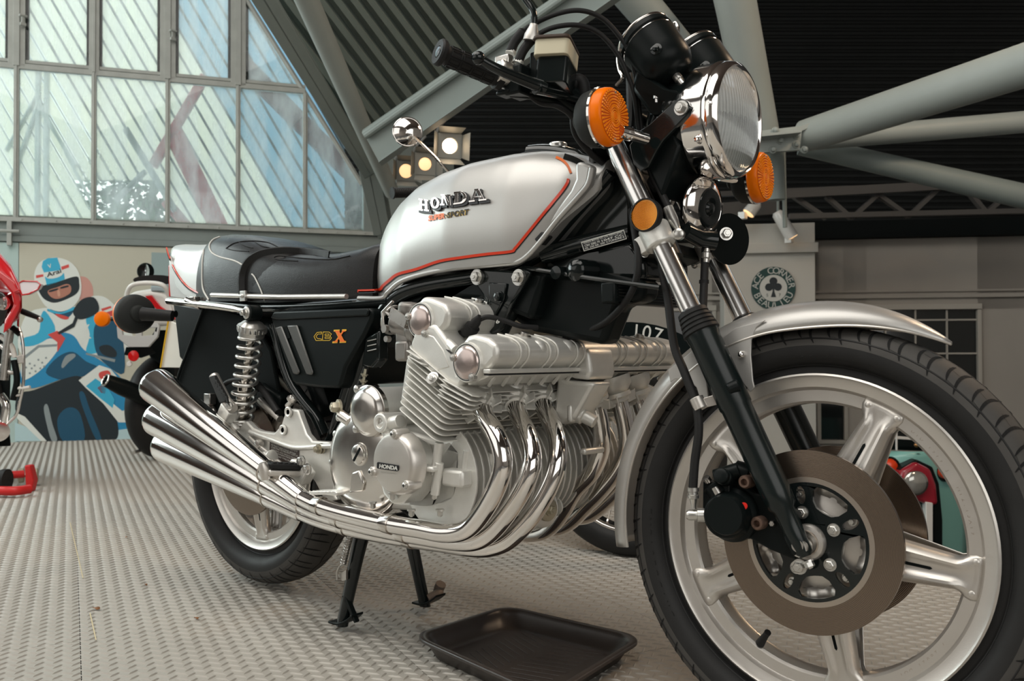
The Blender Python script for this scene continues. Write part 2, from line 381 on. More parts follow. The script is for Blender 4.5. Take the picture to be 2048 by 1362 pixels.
for i in range(-13, 8):
    for j in range(-8, 9):
        c = FU*(T0u+(i+0.5)*TS)+FVv*(T0v+(j+0.5)*TS)
        if (c-EA).dot(EN) > 0.30 or (c-W0).dot(WNn) < -0.30 or c.y < -3.3 or c.x > 2.9: continue
        d = c-CAMP
        if d.x*Fv.x+d.y*Fv.y < -0.2 or abs(d.x*Rv.x+d.y*Rv.y) > 1.0*(d.x*Fv.x+d.y*Fv.y)+1.3: continue
        me = tm; rot = Matrix.Rotation(radians(-22.5), 4, 'Z')
        if (c-EA).dot(EN) > -0.45 or (c-W0).dot(WNn) < 0.45:
            me = tm.copy(); bm = bmesh.new(); bm.from_mesh(me); ri = rot.inverted()
            for po, pn in ((EA, EN), (W0, -WNn)):
                bmesh.ops.bisect_plane(bm, geom=bm.verts[:]+bm.edges[:]+bm.faces[:], plane_co=ri @ (po-c), plane_no=ri.to_3x3() @ pn, clear_outer=True)
            bm.to_mesh(me); n_ = len(bm.faces); bm.free()
            if n_ == 0: continue
        o = bpy.data.objects.new('floor_tile', me); COL.objects.link(o); o.location = c; o.rotation_euler = (0, 0, radians(-22.5)); parent_to(o, fl)
# scraps on the floor
def scrap(px, py, s, m, lab, cat='leaf', grp=None):
    p = PZ(px, py, 0.002); mb = MB()
    a0 = random.random()*6; pts = [(s*(1+0.5*random.random())*cos(a0+k*pi/4), 0.45*s*(1+0.8*random.random())*sin(a0+k*pi/4)) for k in range(8)]
    mb.add([p+V((x, y, 0.001+0.004*abs(sin(3*x/s)))) for x, y in pts]+[p+V((0, 0, 0.004))], [(i, (i+1) % 8, 8) for i in range(8)])
    return tag(build('dry_leaf' if cat == 'leaf' else 'paper_scrap', mb, m, solid=0.0008), lab, cat, grp)
scrap(192, 1219, 0.012, 'dry_leaf', 'curled brown leaf scrap, the largest, on the seam at the left of the floor')
scrap(393, 1238, 0.007, 'dry_leaf', 'small brown leaf scrap on the floor in front of the rear tyre')
scrap(292, 1171, 0.005, 'dry_leaf', 'tiny dark leaf crumb on the floor left of the rear tyre')
scrap(253, 1076, 0.005, 'dry_leaf', 'tiny leaf crumb on the floor below the silencer tips')
mb = MB()
for a, b in (((140, 1045), (166, 1156)), ((180, 1226), (192, 1280))):
    A, B = PZ(*a, 0.0024), PZ(*b, 0.0024); d = (B-A).normalized(); n_ = V((-d.y, d.x, 0))*0.0012
    mb.prism([A-n_, B-n_, B+n_, A+n_], (0, 0, 0.0004))
tag(build('tape_line', mb, mat('tape', (0.62, 0.53, 0.33), 0.6)), 'thin yellowed tape line along the floor seam at left', 'tape')

# lower hall floor behind the platform
build('floor', MB().box(V((3, 6, -0.95)), (22, 16, 0.1)), 'dark_floor', kind='structure')

# hall shell around and behind the camera
hs = mat('hall_shell', (0.17, 0.125, 0.105), 0.8)
LP_ = wall_pt(-6.0); RP_ = wall_pt(7.0)
build('floor', MB().box(V((3, -6, -0.97)), (22, 10, 0.1)), 'dark_floor', kind='structure')
hw_ = mat('hall_paint', (0.46, 0.40, 0.36), 0.8, var=0.25, nscale=0.8)
build('wall_front', MB().box(V((2, -7.0, 2.4)), (20, 0.1, 7.0)), hw_, kind='structure', smooth=0)
build('wall_far', MB().box(V((8.5, 3, 2.4)), (0.1, 20, 7.0)), hw_, kind='structure', smooth=0)
rp = [LP_+V((0, 0, 5.6)), RP_+V((0, 0, 5.6)), V((9, 14, 5.6)), V((9, -7, 5.6)), V((-8, -7, 5.6))]
build('ceiling', MB().prism(rp, (0, 0, 0.1)), hs, kind='structure', smooth=0)
build('wall_end', MB().box(V((1, 12.5, 2.4)), (26, 0.1, 7.0)), hw_, kind='structure', smooth=0)
build('wall_side', MB().prism([LP_+V((0, 0, -0.9)), LP_+V((0, 0, 5.6)), V((-8, -7, 5.6)), V((-8, -7, -0.9))], (-0.1, 0, 0)), hs, kind='structure', smooth=0)
# ---- mural / window wall
def PW(px, py, off=0.0): return PP(px, py, W0+WNn*off, WNn)
def wbox(s0, s1, z0, z1, off=0.0, th=0.05):
    a = wall_pt(s0, off-th); b = wall_pt(s1, off-th)
    return [V((a.x, a.y, z0)), V((b.x, b.y, z0)), V((b.x, b.y, z1)), V((a.x, a.y, z1))], WNn*th
SILL = 1.585; TRAN = 2.66
build('wall_left', MB().prism(*wbox(-6.0, 3.2, -0.1, SILL-0.12, -0.02, 0.12)), mat('mural_wall', (0.40, 0.47, 0.46), 0.7), kind='structure')
build('trim_1', MB().prism(*wbox(-6.0, 3.2, SILL-0.125, SILL-0.03, 0.0, 0.10)).prism(*wbox(-6.0, 3.2, SILL-0.17, SILL-0.125, 0.02, 0.10)), 'grey_steelwork', kind='structure', bevel=0.004)
mb = MB().prism(*wbox(-6.0, 2.62, SILL-0.03, SILL, 0.035, 0.09)).prism(*wbox(-6.0, 2.62, SILL, SILL+0.018, 0.0, 0.04))
for k in range(14): p = wall_pt(-0.4+k*0.22, 0.037); mb.cyl(V((p.x, p.y, SILL-0.015)), V((p.x, p.y, SILL-0.015))+WNn*0.006, 0.006, 8)
build('trim_2', mb, 'frame_paint', kind='structure', bevel=0.002)
# hanger bracket
mb = MB().prism(*wbox(-0.05, -0.02, SILL-0.2, SILL-0.03, 0.05, 0.04)).cyl(wall_pt(-0.1, 0.05)+V((0, 0, SILL-0.1)), wall_pt(0.03, 0.05)+V((0, 0, SILL-0.1)), 0.012, 8)
build('trim_3', mb, 'frame_paint', kind='structure', bevel=0.002)
# window: mullions and transom as parts of one glazed wall
win = build('window_1', MB().prism(*wbox(-6.0, 2.0, TRAN-0.02, TRAN+0.02, 0.02, 0.05)).prism(*wbox(-6.0, 2.0, TRAN+0.025, TRAN+0.05, 0.01, 0.03)), 'frame_paint', kind='structure', bevel=0.003)
def slope_z(s): return 3.32-(s-1.56)*(3.32-1.98)/(2.43-1.56)
for k in range(-11, 6):
    s = k*0.5; zt = min(TRAN, slope_z(s)) if k > 3 else TRAN
    if k == 5: continue
    build('mullion', MB().prism(*wbox(s-0.017, s+0.017, SILL, zt, 0.02, 0.05)).prism(*wbox(s-0.005, s+0.005, SILL, zt, 0.028, 0.02)), 'frame_paint', win, bevel=0.002)
    if k < 4:
        zt2 = 4.6 if k < 3 else 3.4
        if k % 2 == 0 or k == 3:
            build('mullion', MB().prism(*wbox(s-0.055, s-0.02, TRAN, zt2, 0.02, 0.05)).prism(*wbox(s+0.02, s+0.055, TRAN, zt2, 0.02, 0.05)).prism(*wbox(s-0.02, s+0.02, TRAN, zt2, 0.03, 0.03)), 'frame_paint', win, bevel=0.002)
            build('seal', MB().prism(*wbox(s-0.075, s-0.055, TRAN+0.05, zt2, 0.0, 0.03)).prism(*wbox(s+0.055, s+0.075, TRAN+0.05, zt2, 0.0, 0.03)), 'dark_gap', win)
        else:
            build('mullion', MB().prism(*wbox(s-0.035, s+0.035, TRAN, zt2, 0.02, 0.05)).prism(*wbox(s-0.01, s+0.01, TRAN, zt2, 0.03, 0.03)), 'frame_paint', win, bevel=0.002)
            build('seal', MB().prism(*wbox(s-0.052, s-0.035, TRAN+0.05, zt2, 0.0, 0.03)).prism(*wbox(s+0.035, s+0.052, TRAN+0.05, zt2, 0.0, 0.03)), 'dark_gap', win)
for px, py in ((46, 40), (346, 70)):
    p = PW(px, py, 0.05); build('window_catch', MB().box(p, (0.012, 0.02, 0.06)).box(p+V((0, 0, 0.03)), (0.03, 0.05, 0.012)).box(p-V((0, 0, 0.03)), (0.02, 0.04, 0.02)), 'frame_paint', win, bevel=0.002)
mb = MB()
for a, b in (((1.5, 3.42), (2.44, 1.96)),):
    pa, pb = wall_pt(a[0], 0.0), wall_pt(b[0], 0.0); pa.z, pb.z = a[1], b[1]
    mb.tube([pa, pb], 0.02, 6)
build('mullion', mb, 'frame_paint', win)
def pane(s0, s1, z0, z1):
    if s1 <= 1.56 or z1 <= min(slope_z(s0), slope_z(s1)):
        pts = [(s0, z0), (s1, z0), (s1, z1), (s0, z1)]
    else:
        pts = [(s0, z0), (s1, z0)]
        if slope_z(s1) > z0+0.02: pts.append((s1, min(z1, slope_z(s1))))
        sx = 1.56+(3.32-z1)/(3.32-1.98)*(2.43-1.56)
        if s0 < sx < s1: pts.append((sx, z1))
        pts.append((s0, min(z1, slope_z(s0))))
    P = [wall_pt(a)+V((0, 0, b)) for a, b in pts]
    build('pane', MB().prism(P, WNn*0.005), 'window_glass', win, smooth=0)
for k in range(-11, 5):
    pane(k*0.5, k*0.5+0.5, SILL+0.01, TRAN)
    if k < 4: pane(k*0.5, k*0.5+0.5, TRAN+0.02, 4.4 if k < 3 else 3.3)
# corner post at the foot of the sloping beams
build('trim_4', MB().prism(*wbox(2.45, 2.58, SILL-0.03, 2.25, 0.03, 0.08)).prism(*wbox(2.63, 2.85, SILL-0.03, 2.3, 0.06, 0.08)).prism(*wbox(2.85, 3.2, 0.0, 2.3, -0.02, 0.06)), 'grey_steelwork', kind='structure', bevel=0.004)

# ---- outside: slatted glasshouse roof with red beams, trees and sky
out = empty('glasshouse_roof', wall_pt(1.0, -2.6), 'pale slatted glasshouse roof with dark ribs and red beams beyond the window', 'roof')
def PO(px, py, off): return PP(px, py, W0+WNn*off, WNn)
slatm = mat('pale_slat', (0.84, 0.82, 0.74), 0.5, var=0.06, nscale=2)
def translucent(m, col, f=0.65):
    n = m.node_tree; t = n.nodes.new('ShaderNodeBsdfTranslucent'); t.inputs[0].default_value = (*col, 1); x = n.nodes.new('ShaderNodeMixShader'); x.inputs[0].default_value = f
    n.links.new(n.nodes['Principled BSDF'].outputs[0], x.inputs[1]); n.links.new(t.outputs[0], x.inputs[2]); n.links.new(x.outputs[0], n.nodes['Material Output'].inputs[0])
translucent(slatm, (0.94, 0.92, 0.82), 0.85)
for nd in (slatm.node_tree.nodes['Principled BSDF'],): nd.inputs['Subsurface Weight'].default_value = 0.0
bls = mat('blue_slat', (0.45, 0.58, 0.62), 0.4); translucent(bls, (0.50, 0.66, 0.74), 0.8)
ribm = mat('dark_rib', (0.10, 0.13, 0.13), 0.5)
dirpx = (0.50, 0.866)
for k in range(34):
    # slat k crosses the line y=230 at x
    x = -190+k*27.5; L0, L1 = (-330, 290)
    if 15 <= k: L0 = -300
    if 10 <= k <= 15: L1 = 150          # trees show below these
    w_ = 11.0 if k > 14 else 9.0
    gap = 3.2
    pts = [(x-w_-2+dirpx[0]*L0, 230+dirpx[1]*L0), (x+w_+2+dirpx[0]*L0, 230+dirpx[1]*L0), (x+w_+2+dirpx[0]*L1, 230+dirpx[1]*L1), (x-w_-2+dirpx[0]*L1, 230+dirpx[1]*L1)]
    if k > 32: continue
    if k >= 24:
        build('slat', MB().prism([PO(*p, -2.6) for p in pts], -WNn*0.02), bls, out, smooth=0)
    else:
        build('slat', MB().prism([PO(*p, -2.6) for p in pts], -WNn*0.02), slatm, out, smooth=0)
    xr = x+13.75
    build('rib', MB().tube([PO(xr+dirpx[0]*L0, 230+dirpx[1]*L0, -2.57), PO(xr+dirpx[0]*L1, 230+dirpx[1]*L1, -2.57)], 0.013 if k > 12 else 0.009, 6), ribm if k > 12 else mat('pale_rib', (0.62, 0.62, 0.55), 0.5), out)
def obeam(pts, r, m, off=-2.3):
    P = [PO(*p, off) for p in pts]; mb = MB()
    for a, b in zip(P, P[1:]):
        d = (b-a).normalized(); n_ = d.cross(WNn).normalized()*r
        mb.prism([a-n_, b-n_, b+n_, a+n_], WNn*-0.12)
    return build('beam', mb, m, out, smooth=0, bevel=0.01)
obeam([(410, 150), (305, 330)], 0.045, 'red_beam'); obeam([(346, 262), (446, 470)], 0.09, 'red_beam')
obeam([(470, 110), (600, 240), (760, 400)], 0.09, mat('brown_beam', (0.20, 0.10, 0.10), 0.5), -2.2)
obeam([(330, 400), (390, 470)], 0.05, 'red_beam', -2.4)
obeam([(250, 255), (350, 420)], 0.03, mat('grey_beam', (0.30, 0.32, 0.31), 0.5), -2.2)
obeam([(290, 340), (230, 400)], 0.02, 'grey_beam', -2.2); obeam([(75, 120), (72, 470)], 0.02, mat('pale_beam', (0.55, 0.60, 0.55), 0.5), -2.5)
obeam([(20, 360), (75, 210), (150, 330)], 0.015, 'pale_beam', -2.5); obeam([(10, 300), (72, 190), (190, 420)], 0.012, 'pale_beam', -2.5); obeam([(92, 120), (90, 470)], 0.02, 'pale_beam', -2.5)
def tree(px, py, dep_off, r, lab):
    c = PO(px, py, dep_off); e = empty('tree', (c.x, c.y, 0), lab, 'tree', 'trees beyond the glass')
    build('trunk', MB().tube([V((c.x, c.y, -0.9)), V((c.x+0.1, c.y, c.z*0.6)), c], [0.12, 0.09, 0.04], 8), 'bark', e)
    mb = MB(); rnd = random.Random(px)
    for _ in range(2600):
        q = V((rnd.gauss(0, 1), rnd.gauss(0, 1), rnd.gauss(0, 1))).normalized()*r*(0.35+0.65*rnd.random()**0.5); q.z *= 1.2
        a = V((rnd.gauss(0, 1), rnd.gauss(0, 1), rnd.gauss(0, 1))).normalized(); b = a.cross(q).normalized()
        s = 0.035+0.05*rnd.random(); p = c+q
        mb.add([p-a*s, p+b*s*0.45, p+a*s, p-b*s*0.45], [(0, 1, 2, 3)])
    build('crown', mb, 'leaf_green', e, smooth=0, kind='stuff')
tree(310, 400, -4.2, 0.85, 'leafy green tree seen through the lower panes beside the red beam')
tree(90, 470, -5.2, 0.6, 'leafy tree low behind the left window panes')
tree(445, 470, -6.4, 0.6, 'leafy tree behind the foot of the red beam outside')

# ---- sloping beams, roof and trusses
def beam_flange(name, a, b, w0, w1, dep0, dep1, m, th=0.06):
    A, B = PD(*a, dep0), PD(*b, dep1); d = (B-A).normalized(); n_ = d.cross(Fv).normalized(); mb = MB()
    wa, wb_ = w0*dep0/FPX/2, w1*dep1/FPX/2
    mb.prism([A-n_*wa, B-n_*wb_, B+n_*wb_, A+n_*wa], Fv*0.02)
    mb.prism([A-n_*wa*0.12, B-n_*wb_*0.12, B+n_*wb_*0.12, A+n_*wa*0.12], Fv*0.2)
    A2, B2 = A+Fv*0.2, B+Fv*0.2
    mb.prism([A2-n_*wa, B2-n_*wb_, B2+n_*wb_, A2+n_*wa], Fv*0.02)
    return build(name, mb, m, kind='structure', bevel=0.003)
beam_flange('trim_5', (510, -30), (742, 350), 46, 30, 4.2, 5.3, 'grey_steelwork')
beam_flange('trim_6', (738, 340), (764, 470), 42, 34, 5.3, 5.6, 'grey_steelwork')
def tubepx(name, a, b, wpx0, wpx1, d0, d1, m, kind='structure', n=24, parent=None):
    A, B = PD(*a, d0), PD(*b, d1)
    return build(name, MB().tube([A, B], [wpx0*d0/FPX/2, wpx1*d1/FPX/2], n), m, parent, kind=kind if not parent else None)
tubepx('trim_7', (596, -40), (784, 385), 50, 30, 4.0, 5.4, 'light_steelwork')
# corrugated sloping ceiling
Q0, Q1, Q2, Q3 = PD(585, -60, 4.5), PD(795, 400, 5.8), PD(1290, -60, 4.9), PD(1300, 20, 5.0)
def corr(name, a0, a1, b0, b1, n, depth, m):
    """ribbed sheet: ribs run a->b"""
    mb = MB(); nn = (a1-a0).cross(b0-a0).normalized(); 
    if nn.dot(CAMP-a0) < 0: nn = -nn
    A = []; B = []
    for i in range(n):
        for t, h in ((0.0, 0), (0.35, 0), (0.5, 1), (0.85, 1)):
            s = (i+t)/n; A.append(a0.lerp(a1, s)+nn*depth*h); B.append(b0.lerp(b1, s)+nn*depth*h)
    k = len(A); mb.add(A+B, [(i, i+1, i+1+k, i+k) for i in range(k-1)])
    return build(name, mb, m, kind='structure', smooth=0, solid=0.004)
ca_, cb_, cc_ = PD(585, -60, 4.5), PD(1262, -60, 4.9), PD(754, 294, 5.4); cn_ = (cb_-ca_).cross(cc_-ca_).normalized()
if cn_.dot(CAMP-ca_) < 0: cn_ = -cn_
mb = MB(); A_ = []; B_ = []
for i in range(27):
    for t, h in ((0.0, 0), (0.42, 0), (0.52, 1), (0.90, 1)):
        x0_ = 380+(i+t)*33.0
        if x0_ > 1262: continue
        L0 = max(0, (491.7-x0_)/0.112); L1 = (360-0.696*(x0_-745))/1.2176
        if L1 < L0+2: continue
        A_.append(PP(x0_+0.6*L0, -60+0.8*L0, ca_, cn_)+cn_*0.05*h); B_.append(PP(x0_+0.6*L1, -60+0.8*L1, ca_, cn_)+cn_*0.05*h)
k = len(A_); mb.add(A_+B_, [(i, i+1, i+1+k, i+k) for i in range(k-1)])
build('ceiling', mb, mat('ceiling_sheet', (0.21, 0.25, 0.225), 0.55, var=0.15, nscale=3), kind='structure', smooth=0, solid=0.004)
# the wide steel girder that closes the ceiling
def girder(a, b, wpx, d0, d1):
    A, B = PD(*a, d0), PD(*b, d1); d = (B-A).normalized(); n_ = d.cross(Fv).normalized(); mb = MB(); w0 = wpx*d0/FPX/2; w1 = wpx*1.0*d1/FPX/2
    mb.prism([A-n_*w0, B-n_*w1, B+n_*w1, A+n_*w0], Fv*0.03)
    mb.tube([A+n_*w0*0.93-Fv*0.02, B+n_*w1*0.93-Fv*0.02], 0.016, 8).tube([A+n_*w0*1.12, B+n_*w1*1.12], 0.02, 8)
    mb.prism([A-n_*w0*1.05-Fv*0.05, B-n_*w1*1.05-Fv*0.05, B-n_*w1*0.98-Fv*0.05, A-n_*w0*0.98-Fv*0.05], Fv*0.1)
    mb.prism([A+n_*w0*1.2, B+n_*w1*1.2, B+n_*w1*1.45, A+n_*w0*1.45], Fv*0.02)
    return mb
build('trim_8', girder((745, 300), (1262, -60), 62, 4.55, 3.9), 'grey_steelwork', kind='structure', bevel=0.002)
# dark far roof slope and back wall
mbk = MB()
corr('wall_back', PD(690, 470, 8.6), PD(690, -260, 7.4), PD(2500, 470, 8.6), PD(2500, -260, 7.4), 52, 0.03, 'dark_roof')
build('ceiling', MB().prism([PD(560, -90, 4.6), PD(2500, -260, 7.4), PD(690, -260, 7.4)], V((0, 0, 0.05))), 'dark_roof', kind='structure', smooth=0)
tubepx('trim_9', (1240, -40), (1400, 150), 78, 66, 4.6, 4.9, 'light_steelwork')
tubepx('trim_10', (1462, -40), (1524, 275), 84, 70, 4.4, 4.7, 'light_steelwork')
tubepx('trim_11', (1610, 272), (2120, 108), 64, 92, 4.6, 3.6, 'light_steelwork')
tubepx('trim_12', (1600, 282), (2120, 238), 40, 44, 5.0, 4.9, 'light_steelwork')
tubepx('trim_13', (1600, 290), (2080, 400), 40, 50, 5.2, 5.0, 'grey_steelwork')
node = MB(); c = PD(1562, 272, 4.55); node.prism([PD(1515, 262, 4.5), PD(1600, 252, 4.5), PD(1662, 232, 4.45), PD(1662, 236, 4.45), PD(1604, 262, 4.5), PD(1600, 300, 4.5), PD(1515, 306, 4.5)], Fv*0.03)
node.prism([PD(1515, 268, 4.4), PD(1604, 260, 4.4), PD(1604, 265, 4.4), PD(1515, 274, 4.4)], Fv*0.25)
for a, b in ((1560, 282), (1592, 272), (1592, 290), (1608, 300), (1550, 262), (1545, 300)): node.hexa(PD(a, b, 4.5), -Fv, 0.014, 0.03)
build('trim_14', node, 'light_steelwork', kind='structure', bevel=0.002)
build('trim_15', MB().tube([PD(1548, 300, 4.8), PD(1552, 400, 4.8)], 0.05, 12).tube([PD(1567, 300, 4.9), PD(1570, 455, 4.9)], 0.012, 8), 'grey_steelwork', kind='structure')
# lattice girders further back
truss = MB()
def bar(a, b, w, dep): 
    A, B = PD(*a, dep), PD(*b, dep); d = (B-A).normalized(); n_ = d.cross(Fv).normalized()*(w*dep/FPX/2); truss.prism([A-n_, B-n_, B+n_, A+n_], Fv*0.05)
bar((1560, 388), (1960, 366), 17, 6.3); bar((1580, 432), (2100, 420), 10, 6.3)
bar((1380, 425), (1560, 412), 30, 6.9); bar((1380, 390), (1700, 376), 10, 7.2)
for a, b in (((1655, 392), (1705, 436)), ((1705, 436), (1758, 388)), ((1758, 388), (1820, 432)), ((1820, 432), (1880, 376)), ((1932, 372), (1975, 425)), ((1975, 425), (2040, 370)), ((1590, 392), (1655, 436))): bar(a, b, 8, 6.35)
build('trim_16', truss, mat('brown_steelwork', (0.085, 0.08, 0.075), 0.6), kind='structure', smooth=0)

# ---- shed front in the lower hall
a12 = radians(9); SX = (Rv*cos(a12)-Fv*sin(a12)); SX.z = 0; SX.normalize(); SNn = V((SX.y, -SX.x, 0)); SO = PD(1636, 706, 7.2)
if SNn.dot(CAMP-SO) < 0: SNn = -SNn
def PSh(px, py, off=0.0): return PP(px, py, SO+SNn*off, SNn)
def shbox(x0, y0, x1, y1, off, th, mb=None):
    mb = mb or MB(); a = PSh(x0, (y0+y1)/2, off); b = PSh(x1, (y0+y1)/2, off); z0 = PSh((x0+x1)/2, y1, off).z; z1 = PSh((x0+x1)/2, y0, off).z
    return mb.prism([V((a.x, a.y, z0)), V((b.x, b.y, z0)), V((b.x, b.y, z1)), V((a.x, a.y, z1))], -SNn*th)
wm = 'shed_wall'
wl = MB()
zt = PSh(1800, 468).z
for x0, y0, x1, y1 in ((640, 468, 1342, 1100), (1425, 468, 1642, 1100), (1688, 468, 1735, 1100), (1957, 468, 2350, 1100), (1342, 468, 2350, 619), (1342, 882, 2350, 1100)):
    shbox(x0, y0, x1, y1, 0, 0.1, wl)
build('wall_right', wl, wm, kind='structure', smooth=0)
build('trim_17', shbox(1290, 588, 2350, 596, 0.03, 0.05, shbox(1290, 580, 2350, 584, 0.02, 0.04)), wm, kind='structure', bevel=0.003)
build('trim_18', shbox(1200, 440, 2350, 474, 0.12, 0.2), 'dark_gap', kind='structure')
def shwin(nm, x0, y0, x1, y1, vb, hb):
    w_ = MB(); f = 8
    for q in ((x0-f, y0-f*1.4, x1+f, y0), (x0-f, y1, x1+f, y1+f), (x0-f, y0, x0, y1), (x1, y0, x1+f, y1)): shbox(*q, 0.025, 0.05, w_)
    o = build(nm, w_, mat('shed_frame', (0.46, 0.43, 0.38), 0.6), kind='structure', bevel=0.003)
    for v in vb: build('glazing_bar', shbox(v-1.6, y0, v+1.6, y1, 0.0, 0.03), 'shed_frame', o)
    for h in hb: build('glazing_bar', shbox(x0, h-1.6, x1, h+1.6, 0.0, 0.03), 'shed_frame', o)
    xs = [x0]+list(vb)+[x1]; ys = [y0]+list(hb)+[y1]
    for i in range(len(xs)-1):
        for j in range(len(ys)-1): build('pane', shbox(xs[i], ys[j], xs[i+1], ys[j+1], -0.02, 0.01), 'window_dark', o, smooth=0)
shwin('window_2', 1735, 619, 1957, 880, (1772, 1832, 1895), (640, 707, 795))
shwin('window_3', 1642, 619, 1688, 880, (), (707, 795))
shwin('window_4', 1342, 622, 1425, 880, (1385,), (707, 795))
pm = mat('pillar_paint', (0.56, 0.54, 0.49), 0.7, var=0.04, nscale=3)
pb = MB(); shbox(1449, 447, 1632, 1100, 0.45, 0.5, pb); shbox(1445, 486, 1637, 506, 0.49, 0.5, pb)
build('wall_pillar', pb, pm, kind='structure', bevel=0.004)
# round club sign on the pillar
sc_ = PSh(1546.5, 576.5, 0.455); sr = (PSh(1591, 576.5, 0.455)-sc_).length
UZ = V((0, 0, 1)); SXr = SX.copy()
if SXr.dot(Rv) < 0: SXr = -SXr
sg = empty('round_sign', sc_, 'round green and white club sign on the white pillar', 'sign')
sm_ = plane_map(sc_, SXr, UZ, SNn)
def disc_on(mb, fm, cx, cy, r, z0, z1, n=40, sx=1): return mb.poly_holes([(cx+sx*r*cos(2*pi*i/n), cy+r*sin(2*pi*i/n)) for i in range(n)], [], lambda x, y, t: fm(x, y, z0+t), z1-z0)
gm = mat('sign_green', (0.008, 0.05, 0.045), 0.5)
build('board', disc_on(MB(), sm_, 0, 0, sr, 0, 0.008, 56), gm, sg)
build('centre', disc_on(MB(), sm_, 0, 0, sr*0.62, 0.008, 0.010, 48), 'white_print', sg, label='pale centre disc')
cb = MB()
for cx, cy in ((0, 0.28), (-0.2, 0.0), (0.2, 0.0)): disc_on(cb, sm_, cx*sr, cy*sr+0.05*sr, 0.18*sr, 0.010, 0.0115, 24)
cb.poly_holes([(-0.05*sr, 0.2*sr), (0.05*sr, 0.2*sr), (0.04*sr, -0.15*sr), (0.12*sr, -0.42*sr), (-0.12*sr, -0.42*sr), (-0.04*sr, -0.15*sr)], [], lambda x, y, t: sm_(x, y, 0.010+t), 0.0014)
build('club_emblem', cb, mat('club_black', (0.012, 0.02, 0.025), 0.5), sg, smooth=0)
let = MB()
def arc_text(s, r, a0, a1, size, flip):
    n_ = len(s)
    for i, ch in enumerate(s):
        if ch == ' ': continue
        a = radians(a0+(a1-a0)*(i/(n_-1))); rot = a-pi/2 if not flip else a+pi/2
        def fm(x, y, t, a=a, rot=rot): return sm_(r*cos(a)+x*cos(rot)-y*sin(rot), r*sin(a)+x*sin(rot)+y*cos(rot), 0.0085+t)
        build('letter', text_on(MB(), ch, size, fm, thick=0.001), 'white_print', sg, smooth=0)
arc_text('ACE CORNER', sr*0.81, 172, 8, sr*0.42, False)
arc_text('BEAULIEU', sr*0.81, 205, 335, sr*0.42, True)
build('numeral', text_on(MB(), '5', sr*0.2, lambda x, y, t: sm_(x-0.28*sr, y-0.33*sr, 0.011+t)), gm, sg, smooth=0)
build('numeral', text_on(MB(), '7', sr*0.2, lambda x, y, t: sm_(x+0.28*sr, y-0.33*sr, 0.011+t)), gm, sg, smooth=0)
# spot lamps over the pillar
for px, py, lab in ((1512, 408, 'small white spot lamp left of the pair above the white pillar'), (1556, 428, 'small white cylindrical spot lamp right of the pair above the white pillar')):
    c = PSh(px, py, 0.6); e = empty('spot_lamp', c, lab, 'lamp', None)
    build('stem', MB().tube([c+V((0, 0, 0.28)), c], 0.01, 6), 'grey_steelwork', e)
    ax = (Rv*0.5-V((0, 0, 0.85))).normalized() if px > 1530 else (-Rv*0.4-V((0, 0, 0.5))).normalized()
    L_ = 0.2 if px > 1530 else 0.09
    build('lamp_body', MB().lathe(c, ax, [(-0.02, 0.03), (0, 0.045), (L_, 0.05)], 16), 'white_paint', e); build('lens', MB().lathe(c+ax*L_, ax, [(0, 0.045), (0.006, 0.04)], 16), 'lamp_dim', e)
    build('barn_door', MB().box(c+ax*(L_+0.02)-Rv*0.03, (0.05, 0.05, 0.05)), 'white_paint', e)

# three stage lamps on the left
for px, py, s, r_, glow, lab in ((812, 342, 22, 15, 'lamp_dim', 'grey stage lamp with barn doors, leftmost of three, warm dim bulb'),
                            (850, 328, 24, 14, 'lamp_dim', 'grey stage lamp with barn doors, middle of three'),
                            (899, 292, 27, 16, 'lamp_glow', 'brightly glowing stage lamp with barn doors, right and topmost of three')):
    dep = 5.7 if px < 830 else (5.3 if px < 870 else 4.8); k = dep/FPX; c = PD(px, py, dep)
    s *= 0.9
    e = empty('stage_lamp', c, lab, 'lamp', None)
    f = (-Fv*0.9+Rv*0.3-Uv*0.15).normalized(); x_ = f.cross(Uv).normalized()*-1; y_ = f.cross(x_)
    if y_.dot(Uv) < 0: y_ = -y_
    if x_.dot(Rv) < 0: x_ = -x_
    build('lamp_body', MB().lathe(c-f*0.13, f, [(0, s*k*0.4), (0.06, s*k*0.8), (0.13, s*k*0.85)], 20), 'lamp_body', e)
    fr = MB(); S = s*k*1.0
    fr.poly_holes([(-S, -S), (S, -S), (S, S), (-S, S)], [circ2(0, 0, r_*k, 20)], lambda x, y, t: c+x_*x+y_*y+f*t, 0.008)
    build('frame', fr, mat('lamp_frame', (0.30, 0.31, 0.29), 0.5), e)
    for a, b, o_ in ((x_, y_, 1), (-x_, y_, 1), (y_, x_, 1), (-y_, x_, 1)):
        build('barn_door', MB().prism([c+a*S-b*S*0.9, c+a*S+b*S*0.9, c+a*S*1.5+b*S*1.15+f*S*0.8, c+a*S*1.5-b*S*1.15+f*S*0.8], f*0.003), 'lamp_frame', e)
    build('bulb', MB().lathe(c-f*0.004, f, [(0, r_*k), (0.01, r_*k*0.8), (0.016, r_*k*0.3)], 20), glow, e, label='glowing lamp face')
    build('yoke', MB().tube(catmull([c+x_*S*-1.05, c-x_*S*1.05+y_*S*1.2, c-x_*S*0.3+y_*S*2.2, c+y_*S*2.5]), 0.008, 6), 'lamp_body', e)
# ================================================================ THE MOTORCYCLE
bike = empty('motorcycle', (0.75, 0, 0), 'silver six-cylinder motorcycle with red pinstripe on its centre stand, filling the foreground', 'motorcycle')
def B(name, mb, m, parent=None, **k): return build(name, mb, m, parent or bike, **k)
YX = V((0, 1, 0))

